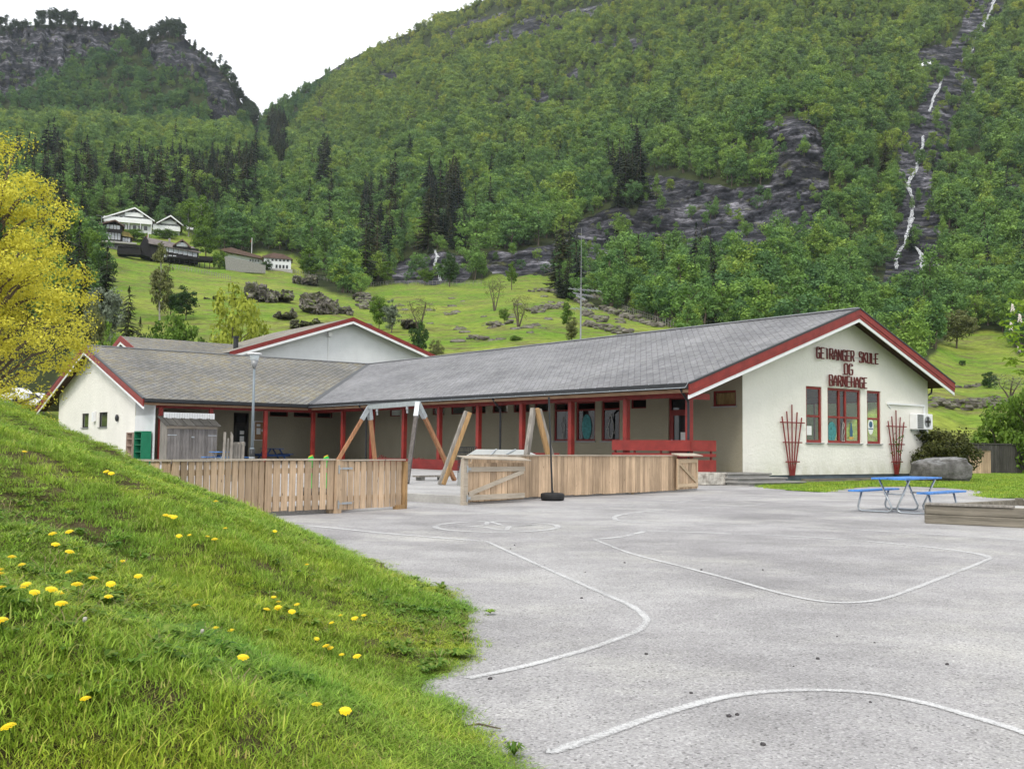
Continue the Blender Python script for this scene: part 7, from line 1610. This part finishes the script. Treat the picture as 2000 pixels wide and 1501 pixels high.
for lab, x, yb, yt, w_, r_ in [('tall dark spruce rising highest behind the yellow maple', 118, 660, 388, 88, 185), ('dark spruce standing right of the tallest one', 150, 640, 425, 76, 180), ('dark spruce half hidden by the yellow maple', 92, 650, 430, 80, 170), ('broad dark spruce in front of the left meadow', 205, 600, 478, 60, 165), ('dark spruce low behind the yellow maple', 160, 650, 470, 84, 150), ('single dark fir standing before the left meadow', 246, 700, 556, 76, 118), ('small dark fir behind the small red gable', 268, 700, 616, 58, 106), ('dark spruce at the right corner of the pasture', 1093, 582, 508, 26, None), ('broad dark spruce beside the one at the pasture corner', 1108, 584, 520, 34, None), ('small spruce at the upper right of the pasture', 1122, 586, 538, 24, None), ('dark spruce over the wooded saddle near the sky', 538, 300, 252, 26, None), ('dark spruce at the left of the saddle pair near the sky', 530, 300, 256, 22, None), ('dark spruce between the houses and the wood', 335, 420, 350, 34, None), ('dark spruce above the second white gable', 350, 425, 372, 28, None), ('brown-green spruce in the birches right of the white house', 418, 470, 388, 30, None)]: con_at(lab, x, yb, yt, w_, r_, int(x))

# --- the two trees at the left edge and the shrub by the boulder
Ym = 27.0; tp0 = at_Y(-15, 500, Ym)
def big_tree(nm, lab, x, Yd, yt, lean, spec, leafm, seed):
    P_ = at_Y(x, 870, Yd); P_.z = max(0, bz(P_.x, P_.y)); H_ = at_Y(x, yt, Yd).z-P_.z; e = thing(nm, lab, 'tree', P_)
    (v, f, tn), mb = tree_meshes(seed, H=H_, **spec); cr_ = np_mesh('crown', v, f, M[leafm], e); set_attr(cr_, 'tone', tn); mb.build('trunk', M['bark'], e); return e
big_tree('maple_tree', 'big maple with bright yellow spring leaves at the left edge', -28, Ym, 250, 0, dict(rx=.27, rz=.43, cz=.53, nc=290, nl=170, ls=.0044, cr=.052, shape='egg', flat=.6, trunk=.014), 'leaf_yellow', 5)
big_tree('dark_tree', 'dark green leafy branch tips at the very left edge', -75, 15, 360, 0, dict(rx=.12, rz=.20, cz=.78, nc=50, nl=60, ls=.014, cr=.05, shape='round', flat=.8, trunk=.012), 'leaf_dark', 6)
P_ = Vector(at_Y(1836, 900, 44.0)); P_.z = 0; e = thing('dark_bush', 'dark spreading bush behind the boulder at the gable corner', 'bush', P_)
(v, f, tn), mb = tree_meshes(77, H=2.35, rx=.66, rz=.44, cz=.50, nc=130, nl=70, ls=.030, cr=.16, shape='round', stems=4, trunk=.012); cr_ = np_mesh('foliage', v, f, M['leaf_shrub'], e); set_attr(cr_, 'tone', tn); mb.build('stems', M['bark'], e)
# --- chestnut branches reaching in at the right edge
P_ = at_Y(2140, 870, 17); P_.z = 0; e = thing('chestnut_tree', 'flowering chestnut branches reaching in at the right edge', 'tree', P_); mb = MB(); lf_ = MB(); bl = MB()
mb.tube([(0, 0, 0), (.05, 0, 1.5), (0, 0, 3.6), (.1, 0, 5)], [.16, .13, .09, .04], 10); random.seed(9)
tips = [(1978, 612), (1990, 596), (1975, 648), (1985, 668), (1992, 632), (1972, 700), (1990, 690), (1988, 722), (2005, 640), (2012, 700), (2020, 610), (2040, 660), (2030, 730), (2060, 600), (2050, 700)]
def leaflet(c, dr, L_, wd):
    dr = dr.normalized(); sdv = dr.cross(Vector((random.gauss(0, .4), random.gauss(0, .4), 1))).normalized()*wd; m1 = c+dr*L_*.6; e1 = c+dr*L_-Vector((0, 0, L_*.22)); lf_.add([c, m1-sdv, e1, m1+sdv], [(0, 1, 2, 3)])
for i, (x, y) in enumerate(tips):
    Yd = 17+random.uniform(-.6, .8); t_ = at_Y(x, y, Yd)-P_; mb.tube([(.02, 0, max(1.8, t_.z-.6)), (t_*.5)+Vector((0, 0, .5*max(1.8, t_.z-.6)+.1)), t_], [.035, .02, .006], 5)
    for q in range(4):
        c = t_+Vector((random.gauss(0, .07), random.gauss(0, .12), random.gauss(0, .07)))
        for k_ in range(6): a = k_*1.05+random.random(); leaflet(c, Vector((math.cos(a), math.sin(a), random.uniform(-.5, .15))), random.uniform(.09, .15), .03)
    if i % 2 == 0:
        for k_ in range(18): h_ = k_/18; a = k_*2.4; bl.sphere(t_+Vector((math.cos(a)*.028*(1-h_*.7), math.sin(a)*.028*(1-h_*.7), .03+h_*.13)), .012, 5, 4)
mb.build('trunk', M['bark'], e); M['leaf_ch'] = leafmat('leaf_chestnut', (.22, .34, .03), (.30, .42, .05), .35, hue=.05); cr_ = lf_.build('foliage', M['leaf_ch'], e); bl.build('blossoms', M['blossom'], e)

# --- parked cars glimpsed at the left
def car(x, y, lab, rz, mat):
    P_ = hill_point(x, y); e = thing('parked_car', lab, 'car', P_, rz); prof = [(-2.1, .35), (-2.1, .8), (-1.3, .95), (-.75, 1.42), (.9, 1.45), (1.6, .98), (2.1, .85), (2.15, .35)]
    mb = MB(); mb.prism([(a, -.85, b) for a, b in prof], (0, 1.7, 0)); mb.build('body', M[mat], e, bevel=.05)
    mb = MB(); mb.prism([(-1.1, -.87, .98), (1.35, -.87, .98), (.8, -.87, 1.36), (-.7, -.87, 1.36)], (0, 1.74, 0)); mb.build('windows', M['dark_glass'], e)
    for u_ in (-1.35, 1.35):
        for v_ in (-.8, .8): mb = MB(); mb.tube([(u_, v_-.1, .33), (u_, v_+.1, .33)], .33, 16); w_ = mb.build('wheel', M['rubber'], e)
car(22, 790, 'white car parked beyond the grass bank at the far left', -.35, 'white'); car(62, 800, 'second white car parked just right of the first one', -.1, 'white')

# ================================================================== HAZE
HZ = 0.000065
mb = MB(); mb.rng(-3200, 3200, -3200, 3200, -1.2, 1500); hz = mb.build('haze', M['white']); hz.data.materials.clear(); hm = bpy.data.materials.new('haze_air'); hm.use_nodes = True; hm.node_tree.nodes.clear()
o1 = hm.node_tree.nodes.new('ShaderNodeOutputMaterial'); v1 = hm.node_tree.nodes.new('ShaderNodeVolumePrincipled'); v1.inputs['Color'].default_value = (.80, .88, 1.0, 1); v1.inputs['Density'].default_value = HZ; v1.inputs['Anisotropy'].default_value = .2; hm.node_tree.links.new(v1.outputs[0], o1.inputs['Volume'])
hz.data.materials.append(hm); tag(hz, 'thin bluish haze filling the valley air', 'haze', kind='stuff')
